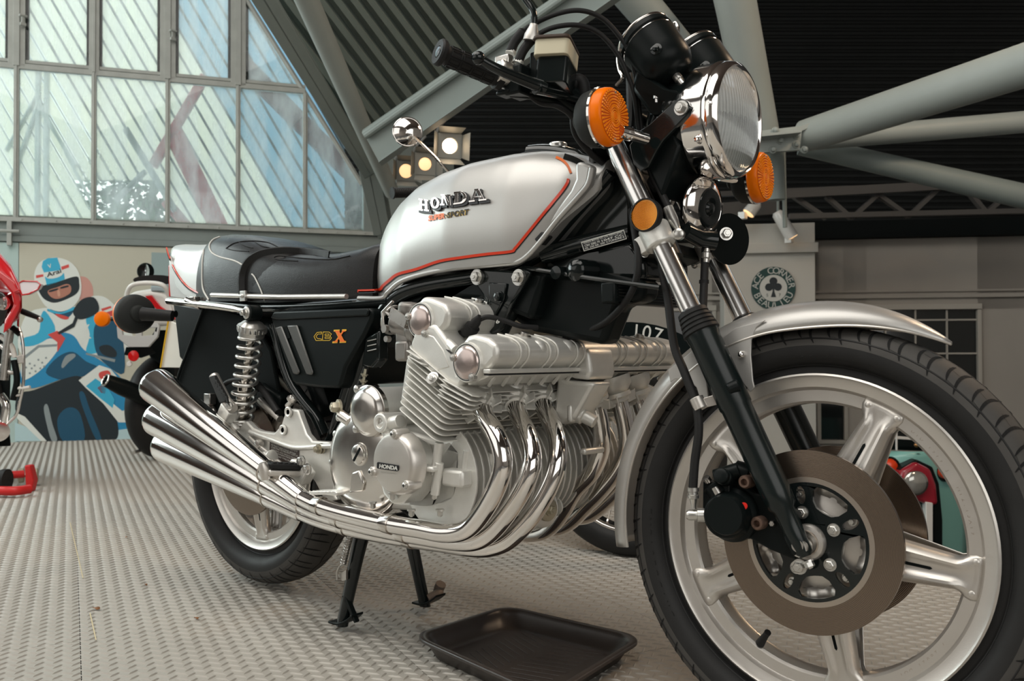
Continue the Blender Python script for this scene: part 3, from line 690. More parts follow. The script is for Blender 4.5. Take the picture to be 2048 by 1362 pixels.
def ring_pt(c, r, th, y): return V((c[0]+r*cos(th), y, c[2]+r*sin(th)))
def prof_wheel(c, prof, n=96):
    """closed profile [(r, y)] swept about the axle"""
    mb = MB(); rs = [[ring_pt(c, r, 2*pi*i/n, y) for r, y in prof] for i in range(n)]
    return mb.loft(rs, closed=True)
def wheel(c, RT, TW, RR, RW, base_deg, discR, disc_y, front, steer):
    k = dict(steer=steer)
    w = B('wheel', prof_wheel(c, [(RR, -RW), (RR-0.001, -RW+0.0035), (RR-0.014, -RW+0.008), (RR-0.018, -RW+0.018), (RR-0.018, RW-0.018), (RR-0.014, RW-0.008), (RR-0.001, RW-0.0035), (RR, RW),
                                  (RR-0.003, RW+0.002), (RR-0.007, RW-0.001), (RR-0.021, RW-0.004), (RR-0.024, RW-0.010), (RR-0.026, RW-0.012), (RR-0.043, RW-0.013), (RR-0.047, RW-0.017), (RR-0.045, RW-0.024),
                                  (RR-0.036, 0), (RR-0.045, -RW+0.024), (RR-0.047, -RW+0.017), (RR-0.043, -RW+0.013), (RR-0.026, -RW+0.012), (RR-0.024, -RW+0.010), (RR-0.021, -RW+0.004), (RR-0.007, -RW+0.001), (RR-0.003, -RW-0.002)], 120),
              'brushed_aluminium', smooth=28, **k)
    hw = TW/2; mid = (RT+RR)/2+0.004
    pr = []
    for a in [radians(q) for q in range(-152, 153, 8)]:
        ca, sa = cos(a), sin(a)
        ex = 0.86
        pr.append((mid+(RT-mid)*(abs(ca)**ex)*(1 if ca > 0 else -1), hw*(abs(sa)**ex)*(1 if sa > 0 else -1)))
    pr2 = [(RR-0.006, -RW+0.006)]+[(max(r, RR-0.004), y) for r, y in pr]+[(RR-0.006, RW-0.006)]
    ty = B('tyre', prof_wheel(c, pr2, 128), 'tyre', w, smooth=60, **k)
    # sidewall ridges
    tr = MB()
    for rr, yy in ((RR+0.012, hw*0.80), (RT-0.020, hw*0.93)):
        for sg_ in (-1, 1):
            i0 = [min(((abs(r-rr)+abs(y-sg_*yy)*0.3), r, y) for r, y in pr2 if y*sg_ > 0)][0]
            r0, y0 = i0[1], i0[2]
            rs = [[ring_pt(c, r0+dr, 2*pi*i/96, y0+dy) for dr, dy in ((-0.0016, 0), (0, 0.0011*sg_), (0.0016, 0), (0, -0.001*sg_))] for i in range(96)]
            tr.loft(rs, closed=True)
    B('sidewall_rib', tr, 'rubber', w, kind='stuff', **k)
    def surf(th, s, lift=0.0008):
        """point on the tyre: s = -1..1 across the tread"""
        a = s*radians(105); ca, sa = cos(a), sin(a); ex = 0.86
        r = mid+(RT-mid)*(abs(ca)**ex)*(1 if ca > 0 else -1); y = hw*(abs(sa)**ex)*(1 if sa > 0 else -1)
        return ring_pt(c, r+lift*ca, th, y+lift*sa)
    td = MB(); NS = 17; rows = [[surf(2*pi*i/128, -0.84+1.68*j/(NS-1), 0.00025) for j in range(NS)] for i in range(128)]
    td.add([p for r in rows for p in r], [(i*NS+j, i*NS+j+1, ((i+1) % 128)*NS+j+1, ((i+1) % 128)*NS+j) for i in range(128) for j in range(NS-1)])
    B('tread', td, 'tread_dusty', w, smooth=60, label='dusty grey tread band', **k)
    gr = MB(); N = 44 if front else 40
    def strip(pts, wd):
        q = []
        for i, (th, s) in enumerate(pts):
            f = sin(pi*min(1, max(0, i/(len(pts)-1))))**0.5 if wd > 0.002 else 1
            ww = wd*(0.25+0.75*f)/RT
            a = pts[max(i-1, 0)]; b = pts[min(i+1, len(pts)-1)]; dt, ds = (b[0]-a[0])*RT, (b[1]-a[1])*hw*1.8; L_ = hypot(dt, ds) or 1
            nx, ns = -ds/L_, dt/L_
            q.append((surf(th+nx*ww/2, s+ns*ww*RT/2/(hw*1.8)), surf(th-nx*ww/2, s-ns*ww*RT/2/(hw*1.8))))
        for (a, b), (d, e) in zip(q, q[1:]): gr.add([a, b, e, d], [(0, 1, 2, 3)])
    for i in range(N):
        th = 2*pi*i/N; dth = 2*pi/N
        for sd in (-1, 1):
            o = 0 if sd < 0 else dth/2
            strip([(th+o+dth*(0.09*j-0.010*j*j), sd*(0.80-0.095*j)) for j in range(9)], 0.0050)
            strip([(th+o+dth*(0.45+0.08*j-0.01*j*j), sd*(0.66-0.085*j)) for j in range(7)], 0.0046)
            strip([(th+o+dth*0.14, sd*0.66), (th+o+dth*0.50, sd*0.63)], 0.0022)
            strip([(th+o+dth*0.26, sd*0.36), (th+o+dth*0.70, sd*0.32)], 0.0022)
        strip([(th, 0.0), (th+dth*0.5, 0.025), (th+dth, 0.0)], 0.0020)
    B('tread_groove', gr, 'tread_groove', w, smooth=0, kind='stuff', **k)
    if front:
        let = MB()
        def arc(s, r, a_mid, step, size, y, flip=False):
            n_ = len(s)
            for i, ch in enumerate(s):
                if ch == ' ': continue
                a = a_mid-(i-(n_-1)/2)*step*(1 if not flip else -1)
                def fm(x, yy, t, a=a):
                    tx, ty = (sin(a), -cos(a)) if not flip else (-sin(a), cos(a)); rx, ry = (cos(a), sin(a)) if not flip else (-cos(a), -sin(a))
                    return V((c[0]+r*cos(a)+x*tx+yy*rx, y-t, c[2]+r*sin(a)+x*ty+yy*ry))
                text_on(let, ch, size, fm, thick=0.0005)
        arc('DID 1979 J', RR-0.035, radians(42), 0.036, 0.008, -RW+0.013); arc('MT2.15X19', RR-0.035, radians(17), 0.036, 0.009, -RW+0.013)
        arc('7 28021 DOT', RR-0.035, radians(-46), 0.036, 0.008, -RW+0.013)
        B('rim_stamping', let, 'disc_edge', w, smooth=0, label='small stamped characters on the inner band of the rim', **k)
        let = MB(); arc('3.50V19 4PR', RR+0.030, radians(86), 0.045, 0.013, -hw*0.93); arc('BRIDGESTONE', RR+0.032, radians(195), 0.062, 0.019, -hw*0.94)
        B('tyre_lettering', let, 'rubber', w, smooth=0, label='raised sidewall lettering', **k)
    # hub
    hub = MB().lathe(V((c[0], -0.058, c[2])), YX, [(0, 0.030), (0, 0.046), (0.004, 0.050), (0.012, 0.036), (0.058, 0.033), (0.104, 0.036), (0.112, 0.050), (0.116, 0.046), (0.116, 0.030)], 48)
    B('hub', hub, 'cast_aluminium', w, **k)
    dish = MB()
    for sgn in (-1, 1): dish.lathe(V((c[0], sgn*0.052, c[2])), YX*(-sgn), [(0, 0.040), (0.004, 0.058), (0.010, 0.085), (0.012, 0.088), (0.016, 0.084), (0.020, 0.05)], 60)
    B('hub_dish', dish, 'brushed_aluminium', w, **k)
    ri = RR-0.024; rv = []
    for q in range(5):
        a0 = radians(base_deg-72*q)
        for sgn in (-1, 1):
            mb = MB(); NJ, NI = 15, 17; rows = []
            rs_ = [0.070, 0.085, 0.10, 0.115, 0.130, 0.145, 0.160, 0.172, 0.182, 0.190, 0.197, 0.204, 0.212, 0.220, ri-RR+RR]
            sc_ = (ri-0.070)/(0.232-0.070)
            for r in rs_[:-1]+[0.232]:
                r2 = 0.070+(r-0.070)*sc_; t = (r2-0.070)/(ri-0.070)
                hwid = 0.0350-0.0115*min(1, t/0.80); 
                if t > 0.80: hwid = 0.0235+0.0085*min(1, (t-0.80)/0.10)
                base = 0.046+(RW-0.0115-0.046)*min(1, t/0.86)**1.2
                amp = 0.0075*min(1, max(0, (0.93-t)/0.16))
                row = []
                for i in range(NI):
                    u = -1+2*i/(NI-1); ridge = math.exp(-((abs(u)-0.58)/0.22)**2)
                    y = base+amp*(ridge-0.30) - (0.013 if abs(u) > 0.97 else (0.004 if abs(u) > 0.85 else 0))*(1 if t < 0.85 else 0.15)
                    th = a0+atan2(u*hwid, r2)
                    row.append(ring_pt(c, hypot(r2, u*hwid), th, sgn*y))
                rows.append(row)
            vs = [p for r in rows for p in r]; m_ = len(rows)
            fs = [(j*NI+i, j*NI+i+1, (j+1)*NI+i+1, (j+1)*NI+i) for j in range(m_-1) for i in range(NI-1)]
            mb.add(vs, fs)
            sp = B('spoke', mb, 'brushed_aluminium', w, smooth=35, solid=0.0022, **k)
            sl = MB(); yb = 0.046+(RW-0.0115-0.046)*0.45
            out = [(0.108, 0.0025), (0.165, 0.0022), (0.168, 0), (0.165, -0.0022), (0.108, -0.0025)]
            def fm(x, z, t): 
                tt = (x-0.070)/(ri-0.070); yy = 0.046+(RW-0.0115-0.046)*max(0, min(1, tt/0.86))**1.2-0.0021
                return V((c[0]+x*cos(a0)-z*sin(a0), sgn*(yy+0.0008+t), c[2]+x*sin(a0)+z*cos(a0)))
            sl.poly_holes(out, [], fm, 0.0006)
            if sgn < 0: B('spoke_slot', sl, 'dark_gap', w, smooth=0, label='dark slot down the middle of a spoke', **k)
            for u in (-1, 1):
                th = a0+u*0.0225/(ri-0.010)
                rv.append((ring_pt(c, ri-0.010, th, sgn*(RW-0.0125)), V((0, sgn, 0))))
    for p, ax in rv: 
        if ax.y < 0: B('rivet', MB().lathe(p, ax, [(0, 0.0056), (0.002, 0.0050), (0.0034, 0.003)], 14), 'brushed_aluminium', w, **k)
    # brake discs and their black five-armed carriers
    for sgn in ((-1, 1) if front else (-1,)):
        yd = sgn*disc_y; kR = discR/0.138
        def fmap(x, z, t, yd=yd, sgn=sgn): return V((c[0]+x, yd+sgn*(t-0.003), c[2]+z))
        d = B('brake_disc', MB().poly_holes(circ2(0, 0, discR, 128), [circ2(0, 0, 0.0965*kR, 96)], fmap, 0.006), 'brake_disc', w, smooth=30, **k)
        B('disc_ring', MB().poly_holes(circ2(0, 0, 0.0972*kR, 96), [circ2(0, 0, 0.0895*kR, 96)], lambda x, z, t: fmap(x, z, t*1.0-0.0006), 0.0072), 'disc_edge', w, smooth=30, label='bright machined inner ring of the brake disc', **k)
        holes = [circ2(0, 0, 0.028, 40)]
        for q in range(5):
            a0 = radians(base_deg-0.5-72*q)
            # large rounded opening
            pts = []
            for i in range(9): a = radians(-24+48*i/8); pts.append((0.0845*kR*cos(a), 0.0845*kR*sin(a)))
            for i in range(7):
                a = radians(24-48*i/6); r = (0.056-0.006*cos(pi*(i/6-0.5)))*kR; pts.append((r*cos(a*0.85), r*sin(a*0.85)))
            sm = []
            n_ = len(pts)
            for i in range(n_):
                p0, p1, p2 = pts[i-1], pts[i], pts[(i+1) % n_]; sm.append(((p0[0]+2*p1[0]+p2[0])/4, (p0[1]+2*p1[1]+p2[1])/4))
            holes.append([(x*cos(a0)-y*sin(a0), x*sin(a0)+y*cos(a0)) for x, y in sm])
            a1 = a0-radians(36)
            pts = [(0.0705*kR+0.0135*kR*cos(t), 0.0068*sin(t)) for t in [2*pi*i/16 for i in range(16)]]
            holes.append([(x*cos(a1)-y*sin(a1), x*sin(a1)+y*cos(a1)) for x, y in pts])
        B('disc_carrier', MB().poly_holes(circ2(0, 0, 0.0896*kR, 96), holes, lambda x, z, t: fmap(x, z, t-0.0005), 0.007), 'gloss_black', w, smooth=30, bevel=0.0008, label='black five-armed carrier of the brake disc', **k)
        for q in range(5):
            a1 = radians(base_deg-36-72*q+2)
            B('bolt', MB().hexa(ring_pt(c, 0.0445, a1, yd+sgn*0.0035), V((0, sgn, 0)), 0.0072, 0.009), 'zinc', w, smooth=30, **k)
            if sgn < 0: B('bolt', MB().hexa(ring_pt(c, 0.0715*kR, a1, yd-sgn*0.010), V((0, sgn, 0)), 0.0052, 0.010), 'zinc', w, smooth=30, **k)
    return w
FC = V((WB, 0, ZF)); RCn = V((0, 0, ZR))
fw = wheel(FC, 0.331, 0.096, 0.256, 0.034, 64.5, 0.1385, 0.0625, True, True)
rw = wheel(RCn, 0.333, 0.122, 0.243, 0.040, 128, 0.1475, 0.066, False, False)
# valve
mb = MB(); a = radians(-118); p = ring_pt(FC, 0.206, a, -0.016); q = ring_pt(FC, 0.176, a+0.03, -0.030)
mb.tube([p, p.lerp(q, 0.4), p.lerp(q, 0.75), q], [0.0075, 0.006, 0.005, 0.0055], 14)
B('valve_stem', mb, 'rubber', fw, steer=True)
mb = MB(); mb.lathe(V((WB, -0.069, ZF)), -YX, [(-0.006, 0.0275), (0.002, 0.0275), (0.006, 0.025), (0.008, 0.019), (0.004, 0.018), (0.003, 0.012)], 36)
B('hub_cap', mb, 'brushed_aluminium', fw, steer=True)
B('seal', MB().torus(V((WB, -0.0765, ZF)), YX, 0.0175, 0.0018, 32, 8), 'disc_edge', fw, steer=True)

# ---------------------------------------------------------------- fork
def FA(s, h, dx=0.0): return V((WB, s*0.0998, ZF))+SA*h+V((cos(RK), 0, sin(RK)))*dx
S_ = dict(steer=True)
fork = B('fork', MB().prism([FA(-1, 0.53, -0.02), FA(1, 0.53, -0.02), FA(0.6, 0.53, -0.075), FA(-0.6, 0.53, -0.075)], SA*0.028), 'satin_black', bevel=0.004, **S_)
for s in (-1, 1):
    prof = [(-0.018, 0.009), (-0.012, 0.013), (0.020, 0.015), (0.055, 0.0165), (0.062, 0.0215), (0.085, 0.0235), (0.225, 0.0245), (0.228, 0.0262), (0.345, 0.0262), (0.350, 0.0275), (0.358, 0.0275)]
    leg = B('fork_leg', MB().lathe(FA(s, 0), SA, prof, 40), 'leg_black', fork, **S_)
    gp = [(0.356, 0.0272), (0.358, 0.0305)]
    for i in range(4): h = 0.358+i*0.0075; gp += [(h+0.001, 0.0305-i*0.0012), (h+0.005, 0.0300-i*0.0012), (h+0.0055, 0.0275-i*0.0012), (h+0.0073, 0.0275-i*0.0012)]
    gp += [(0.389, 0.0255), (0.396, 0.0245), (0.400, 0.0185)]
    B('dust_seal', MB().lathe(FA(s, 0), SA, gp, 40), 'rubber', fork, **S_)
    B('stanchion', MB().lathe(FA(s, 0.39), SA, [(0, 0.0176), (0.135, 0.0176)], 36), 'hard_chrome', fork, **S_)
    B('stanchion', MB().lathe(FA(s, 0.56), SA, [(0, 0.0176), (0.20, 0.0176)], 36), 'hard_chrome', fork, **S_)
    mb = MB().lathe(FA(s, 0.520), SA, [(0, 0.023), (0.003, 0.0265), (0.038, 0.0265), (0.041, 0.023)], 32)
    mb.box(FA(s, 0.540, -0.026), (0.022, 0.022, 0.03), Matrix.Rotation(-RK, 3, 'Y'))
    B('clamp', mb, 'cast_aluminium', fork, bevel=0.0015, **S_)
    for h in (0.529, 0.551): B('bolt', MB().hexa(FA(s, h, -0.036)+V((0, -s*0.008, 0)), V((0, -1, 0)), 0.0048, 0.008), 'zinc', fork, **S_)
    # fender lug on the leg
    la, lb_ = PS(1456, 779, -0.120), PS(1478, 770, -0.112); lug = MB().tube([V((la.x, la.y if s < 0 else -la.y, la.z)), V((lb_.x, lb_.y if s < 0 else -lb_.y, lb_.z))], 0.0100, 18)
    B('lug', lug, 'satin_black', fork, bevel=0.002, **S_)
    # axle clamp foot
    ft = MB().box(FA(s, 0.006, -0.004), (0.024, 0.024, 0.036), Matrix.Rotation(-RK, 3, 'Y'))
    B('axle_holder', ft, 'satin_black', fork, bevel=0.005, **S_)
    B('nut', MB().hexa(FA(s, -0.024, 0.0), -SA, 0.0075, 0.011), 'zinc', fork, **S_)
B('axle', MB().cyl(V((WB, -0.112, ZF)), V((WB, 0.112, ZF)), 0.009, 20), 'steel', fork, **S_)
# lower yoke
yk = MB().prism([FA(-1.2, 0.735, 0.02), FA(1.2, 0.735, 0.02), FA(1.2, 0.735, -0.03), FA(0.5, 0.735, -0.085), FA(-0.5, 0.735, -0.085), FA(-1.2, 0.735, -0.03)], SA*0.022)
B('upper_yoke', yk, 'satin_black', fork, bevel=0.004, **S_)
# axle pinch bolt (bright round) beside the leg foot
p = PS(1597, 1096, -0.108); B('bolt', MB().lathe(p+V((0, 0.02, 0)), -YX, [(0, 0.014), (0.020, 0.014), (0.022, 0.0125), (0.022, 0.009), (0.0205, 0.009), (0.0205, 0.0055), (0.023, 0.005), (0.023, 0.002)], 30), 'zinc', fork, label='bright round washer-headed bolt', **S_)
B('nut', MB().hexa(PS(1600, 1133, -0.09), V((0, -1, 0)), 0.0085, 0.012), 'zinc', fork, **S_)

# caliper bracket and caliper
cal = MB()
br = [PS(*q, -0.088) for q in ((1510, 985), (1560, 1000), (1608, 1085), (1590, 1120), (1540, 1100), (1500, 1078), (1462, 1082), (1425, 1060), (1412, 1020), (1440, 980), (1470, 955))]
caliper = B('brake_caliper', MB().prism(br, (0, 0.016, 0)), 'satin_black', bevel=0.003, **S_)
c0 = PS(1466, 1028, -0.088)
B('piston_housing', MB().lathe(c0, -YX, [(0, 0.044), (0.008, 0.043), (0.014, 0.037), (0.030, 0.035), (0.034, 0.0335), (0.036, 0.031), (0.036, 0)], 48), 'satin_black', caliper, bevel=0.001, **S_)
c1 = PS(1452, 1030, -0.132)
B('piston_cap', MB().lathe(c1+V((0, 0.006, 0)), -YX, [(0, 0.031), (0.010, 0.0305), (0.013, 0.029), (0.013, 0)], 44), 'satin_black', caliper, **S_)
p = PS(1488, 1012, -0.118); B('red_mark', MB().lathe(p, V((0.25, -1, 0.1)), [(0, 0.0055), (0.0015, 0.0050), (0.0015, 0)], 20), mat('bright_red', (0.85, 0.03, 0.02), 0.4), caliper, label='bright red round mark', **S_)
for q, r in (((1500, 962), 0.0105), ((1525, 1044), 0.0105)): B('bush', MB().lathe(PS(*q, -0.085), -YX, [(0, r), (0.020, r), (0.023, r*0.8), (0.023, r*0.5), (0.014, r*0.45)], 28), 'rusty_steel', caliper, label='rusty round slide bush', **S_)
mb = MB(); 
mb.lathe(PS(1455, 958, -0.095), (PS(1440, 950, -0.13)-PS(1455, 958, -0.095)), [(0, 0.013), (0.020, 0.013), (0.021, 0.010), (0.026, 0.010), (0.027, 0.013), (0.034, 0.012), (0.036, 0.006)], 28)
mb.tube([PS(1425, 970, -0.1), PS(1440, 990, -0.1)], 0.016, 12).tube([PS(1430, 955, -0.1), PS(1480, 940, -0.09)], 0.013, 14).tube([PS(1470, 940, -0.085), PS(1500, 948, -0.08)], 0.016, 12)
mb.box(PS(1440, 995, -0.09), (0.045, 0.03, 0.05)).tube([PS(1405, 1030, -0.105), PS(1430, 1035, -0.105)], 0.011, 14)
B('caliper_body', mb, 'satin_black', caliper, bevel=0.003, **S_)
B('bleed_screw', MB().tube([PS(1417, 962, -0.11), PS(1412, 955, -0.115)], 0.006, 10), 'steel', caliper, **S_)
B('bleed_screw', MB().tube([PS(1430, 975, -0.115), PS(1437, 988, -0.115)], 0.0062, 12), 'steel', caliper, **S_)
B('bolt', MB().hexa(PS(1548, 1046, -0.085), V((0, -1, 0)), 0.005, 0.01), 'steel', caliper, **S_)
# far caliper
B('brake_caliper', MB().prism([V((p.x, 0.072, p.z)) for p in br], (0, 0.016, 0)).lathe(V((c0.x, 0.072, c0.z)), YX, [(0, 0.044), (0.03, 0.036), (0.045, 0.03), (0.045, 0)], 30), 'satin_black', bevel=0.003, **S_)

# brake hose along the near fork leg
hp = catmull([PS(1322, 480, -0.08), PS(1325, 540, -0.09), PS(1336, 600, -0.095), PS(1348, 690, -0.1), PS(1367, 740, -0.104), PS(1388, 795, -0.108), PS(1396, 830, -0.112), PS(1397, 870, -0.115), PS(1390, 920, -0.118), PS(1386, 975, -0.120)], 6)
hose = B('brake_hose', MB().tube(hp, 0.0072, 14), 'rubber', **S_)
e0 = PS(1386, 975, -0.120); e1 = PS(1387, 1002, -0.120)
B('ferrule', MB().lathe(e0, e1-e0, [(0, 0.0092), (0.006, 0.0092), (0.007, 0.0078), (0.011, 0.0078), (0.012, 0.0092), (0.017, 0.0088), (0.018, 0.006), (0.028, 0.0038), (0.034, 0.004)], 24), 'zinc', hose, **S_)
bj = PS(1383, 1030, -0.120)
B('banjo_bolt', MB().lathe(PS(1378, 1030, -0.122), PS(1405, 1030, -0.112)-PS(1378, 1030, -0.122), [(-0.004, 0.006), (0, 0.0085), (0.012, 0.0085), (0.013, 0.011), (0.024, 0.011), (0.026, 0.006)], 20), 'zinc', hose, **S_)
ca = PS(1398, 808, -0.109)
B('hose_clip', MB().lathe(ca-SA*0.009, SA, [(0, 0.0105), (0, 0.0115), (0.020, 0.0115), (0.020, 0.0105)], 28).prism([ca+V((0.008, 0, -0.006)), ca+V((0.050, 0.012, 0.006)), ca+V((0.050, 0.012, 0.024)), ca+V((0.008, 0, 0.010))], (0, 0.004, 0)), 'brushed_aluminium', hose, bevel=0.0008, label='silver clip holding the hose', **S_)
# ---------------------------------------------------------------- front fender
def fender(steer):
    c = FC; pts = []
    fr = [] 
    # angle (deg) -> outer radius; section half width
    A0 = atan2((PS(1900, 690, 0)-FC).z, (PS(1900, 690, 0)-FC).x); A1 = atan2((PS(1262, 1092, -0.05)-FC).z, (PS(1262, 1092, -0.05)-FC).x)+2*pi
    N = 64; rows = []
    for j in range(N+1):
        t = j/N; a = A0+(A1-A0)*t
        R = 0.366 + 0.006*sin(pi*t) 
        hw = 0.066*(0.03+0.97*sin(min(1, t/0.34)*pi/2)**0.75)
        drop = 0.046*(0.06+0.94*sin(min(1, t/0.30)*pi/2))
        R2 = R-0.010*(1-min(1, t/0.20))**2 
        row = []
        sec = [(u_, -drop*(1-sqrt(max(0, 1-u_*u_))**0.9)) for u_ in (-1, -0.985, -0.93, -0.84, -0.7, -0.5, -0.25, 0, 0.25, 0.5, 0.7, 0.84, 0.93, 0.985, 1)]
        for u, dr in sec: row.append(ring_pt(c, R2+dr, a, u*hw))
        rows.append(row)
    n = len(rows[0]); mb = MB().add([p for r in rows for p in r], [(j*n+i, j*n+i+1, (j+1)*n+i+1, (j+1)*n+i) for j in range(N) for i in range(n-1)])
    f = B('fender', mb, 'silver_paint', smooth=60, solid=0.0022, steer=steer)
    # rolled lip
    for sgn in (0, n-1):
        B('fender_lip', MB().tube([r[sgn] for r in rows], 0.0022, 8), 'brushed_aluminium', f, steer=steer)
    # side stay bracket
    for s in (-1, 1):
        q = [PS(*a, -0.068) for a in ((1408, 705), (1470, 655), (1530, 640), (1512, 655), (1502, 680), (1501, 710), (1505, 760), (1508, 775), (1500, 784), (1470, 745))]
        q = [V((p.x, s*0.067, p.z)) for p in q]
        st = B('fender_stay', MB().prism(q, (0, -s*0.004, 0)), 'silver_paint', f, bevel=0.0012, steer=steer)
        q = [PS(*a, -0.068) for a in ((1385, 700), (1412, 760), (1418, 805), (1402, 806), (1392, 775), (1375, 758), (1350, 758), (1340, 765), (1335, 740))]
        q = [V((p.x, s*0.067, p.z)) for p in q]
        B('fender_stay', MB().prism(q, (0, -s*0.003, 0)), 'silver_paint', f, bevel=0.0012, steer=steer)
        if s < 0: B('bolt', MB().sphere(PS(1482, 709, -0.071), 0.006, 16, 10), 'chrome', f, steer=steer)
    return f
fender(True)
# ---------------------------------------------------------------- reflector, indicators
def SH_(px, py, y): return PS(px, py, y)
rc = PS(1288, 430, -0.128)
ref = B('side_reflector', MB().lathe(rc+V((0.002, 0.012, 0)), V((-0.05, -1, 0)), [(-0.02, 0.01), (-0.004, 0.014), (0, 0.0275), (0.008, 0.0285), (0.014, 0.028), (0.0145, 0.0255), (0.011, 0.0252)], 44), 'rubber', label='round amber reflector in a black rubber rim', **S_)
rm = MB(); rm.lathe(rc+V((0.002, 0.0, 0)), V((-0.05, -1, 0)), [(-0.002, 0.0255), (0.0005, 0.0253), (0.001, 0)], 44)
B('reflector_lens', rm, 'amber_reflector', ref, label='amber faceted lens', **S_)
fc = MB()   # tiny prisms of the reflector, in six sectors
for i in range(-12, 13):
    for j in range(-14, 15):
        x = (i+0.5*(j % 2))*0.0023; z = j*0.0020
        if hypot(x, z) > 0.0238: continue
        s = 0.0009; p = rc+V((x, -0.0012, z))
        fc.add([p+V((-s, 0, -s)), p+V((s, 0, -s)), p+V((0, 0, s)), p+V((0, -0.0009, 0))], [(0, 1, 3), (1, 2, 3), (2, 0, 3)])
B('reflector_facets', fc, 'amber_facet', ref, smooth=0, kind='stuff', **S_)
def indicator(c, ax, R, stalk, lab, steer, lensm='amber_lens', group=None, back=False):
    """turn signal: cup, chrome rim, ribbed lens; ax = the way the lens looks"""
    ax, u, w = frame(ax); c = V(c)
    body = B('indicator', MB().lathe(c, ax, [(-0.050, 0), (-0.050, R*0.30), (-0.046, R*0.40), (-0.036, R*0.44), (-0.033, R*0.80), (-0.024, R*0.96), (-0.006, R*1.02), (0.0, R*1.02)], 48), 'black_plastic', label=lab, steer=steer)
    if not back: B('indicator_rim', MB().lathe(c, ax, [(-0.002, R*1.0), (-0.001, R*1.06), (0.003, R*1.06), (0.004, R*1.01)], 48), 'chrome', body, steer=steer)
    B('indicator_lens', MB().lathe(c, ax, [(0.002, R*1.0), (0.012, R*1.0), (0.019, R*0.97), (0.0225, R*0.90), (0.0225, R*0.12), (0.0245, R*0.10), (0.0245, 0)], 56), lensm, body, smooth=50, label='amber lens with concentric ribs', steer=steer)
    rb = MB()
    for k in range(6):
        r0 = R*(0.86-k*0.10); n_ = 40
        for i in range(n_):
            a = 2*pi*i/n_; q = c+ax*0.0230+(u*cos(a)+w*sin(a))*r0
            tt = (u*-sin(a)+w*cos(a)); rr = (u*cos(a)+w*sin(a)); L_ = R*0.036; W_ = r0*2*pi/n_*0.34
            rb.add([q-tt*W_-rr*L_, q+tt*W_-rr*L_, q+tt*W_+rr*L_, q-tt*W_+rr*L_, q+ax*0.0022-rr*L_*0.3, q+ax*0.0022+rr*L_*0.3], [(0, 1, 4), (1, 2, 5, 4), (2, 3, 5), (3, 0, 4, 5)])
    for r0 in (0.30, 0.22, 0.14): rb.torus(c+ax*0.0231, ax, R*r0, 0.0013, 30, 6)
    B('lens_face', MB().lathe(c, ax, [(0.0222, R*0.91), (0.0229, R*0.905), (0.0229, R*0.1)], 48), 'amber_shaded', body, steer=steer)
    B('lens_ribs', rb, 'amber_lit', body, smooth=0, kind='stuff', steer=steer)
    for a in (1, -1): 
        q = c+ax*0.0225+Uv*a*R*0.80; B('screw', MB().lathe(q, ax, [(0, 0.0026), (0.0015, 0.0024), (0.002, 0)], 12), 'steel', body, steer=steer)
    if stalk: 
        s0, s1 = stalk; B('indicator_stalk', MB().lathe(s0, V(s1)-V(s0), [(0, 0.0105), (0.012, 0.0105), (0.014, 0.012), (0.022, 0.012), (0.024, 0.0095), ((V(s1)-V(s0)).length, 0.0095)], 24), 'chrome' if not back else 'satin_black', body, steer=steer)
    return body
iax = V((1, -0.32, -0.02))
ci = PS(1206, 236, -0.190)
indicator(ci, V((1, 0.02, 0)), 0.0475, (PS(1240, 262, -0.178), PS(1292, 278, -0.120)), 'round amber turn signal on the near side of the fork', True)
ci2 = PS(1508, 356, 0.185)
indicator(ci2, V((1, 0.05, 0)), 0.0475, (PS(1495, 362, 0.165), PS(1440, 352, 0.115)), 'round amber turn signal behind the headlight', True)

# ---------------------------------------------------------------- headlight
hc = PS(1475, 239, 0)     # centre of the front of the rim
hx = V((1, 0, -0.035)).normalized()
head = B('headlight', MB().lathe(hc-hx*0.050, -hx, [(-0.006, 0.094), (0, 0.0945), (0.03, 0.092), (0.060, 0.084), (0.085, 0.068), (0.102, 0.045), (0.110, 0.02), (0.111, 0)], 64), 'gloss_black', label='black headlight shell', **S_)
B('headlight_rim', MB().lathe(hc, hx, [(-0.058, 0.094), (-0.058, 0.0975), (-0.052, 0.0985), (-0.030, 0.0985), (-0.022, 0.100), (-0.018, 0.100), (-0.015, 0.0965), (-0.010, 0.0985), (-0.004, 0.098), (0.002, 0.0955), (0.006, 0.090), (0.004, 0.0865), (-0.004, 0.085)], 96), 'chrome', head, smooth=50, label='chrome headlight rim', **S_)
B('reflector_bowl', MB().lathe(hc, -hx, [(0.002, 0.085), (0.02, 0.078), (0.04, 0.062), (0.055, 0.04), (0.062, 0.015), (0.062, 0)], 64), mat('reflector_silver', (0.85, 0.85, 0.82), 0.38, 0.55), head, **S_)
B('bulb_shield', MB().lathe(hc-hx*0.05, hx, [(0, 0.010), (0.03, 0.010), (0.035, 0.006), (0.036, 0)], 20), 'chrome', head, **S_)
lp = [(0.0, 0.0865)]+[(0.018*(1-(r/0.0865)**2)+0.0, r) for r in [0.082, 0.072, 0.06, 0.045, 0.03, 0.015, 0.0]]
B('headlight_lens', MB().lathe(hc, hx, lp, 96), 'fluted_glass', head, smooth=70, label='clear fluted headlight glass', **S_)
fl_ = MB()
for i in range(-26, 27):
    y = i*0.0031; zz = sqrt(max(0, 0.083**2-y*y)); 
    if zz < 0.012: continue
    P = []
    for j in range(15):
        z = -zz+2*zz*j/14; r = hypot(y, z); P.append(hc+V((0, y, z))+hx*(0.018*(1-(r/0.0865)**2)+0.0006))
    fl_.tube(P, 0.0009, 5)
B('lens_flute', fl_, 'lens_glass', head, kind='stuff', **S_)
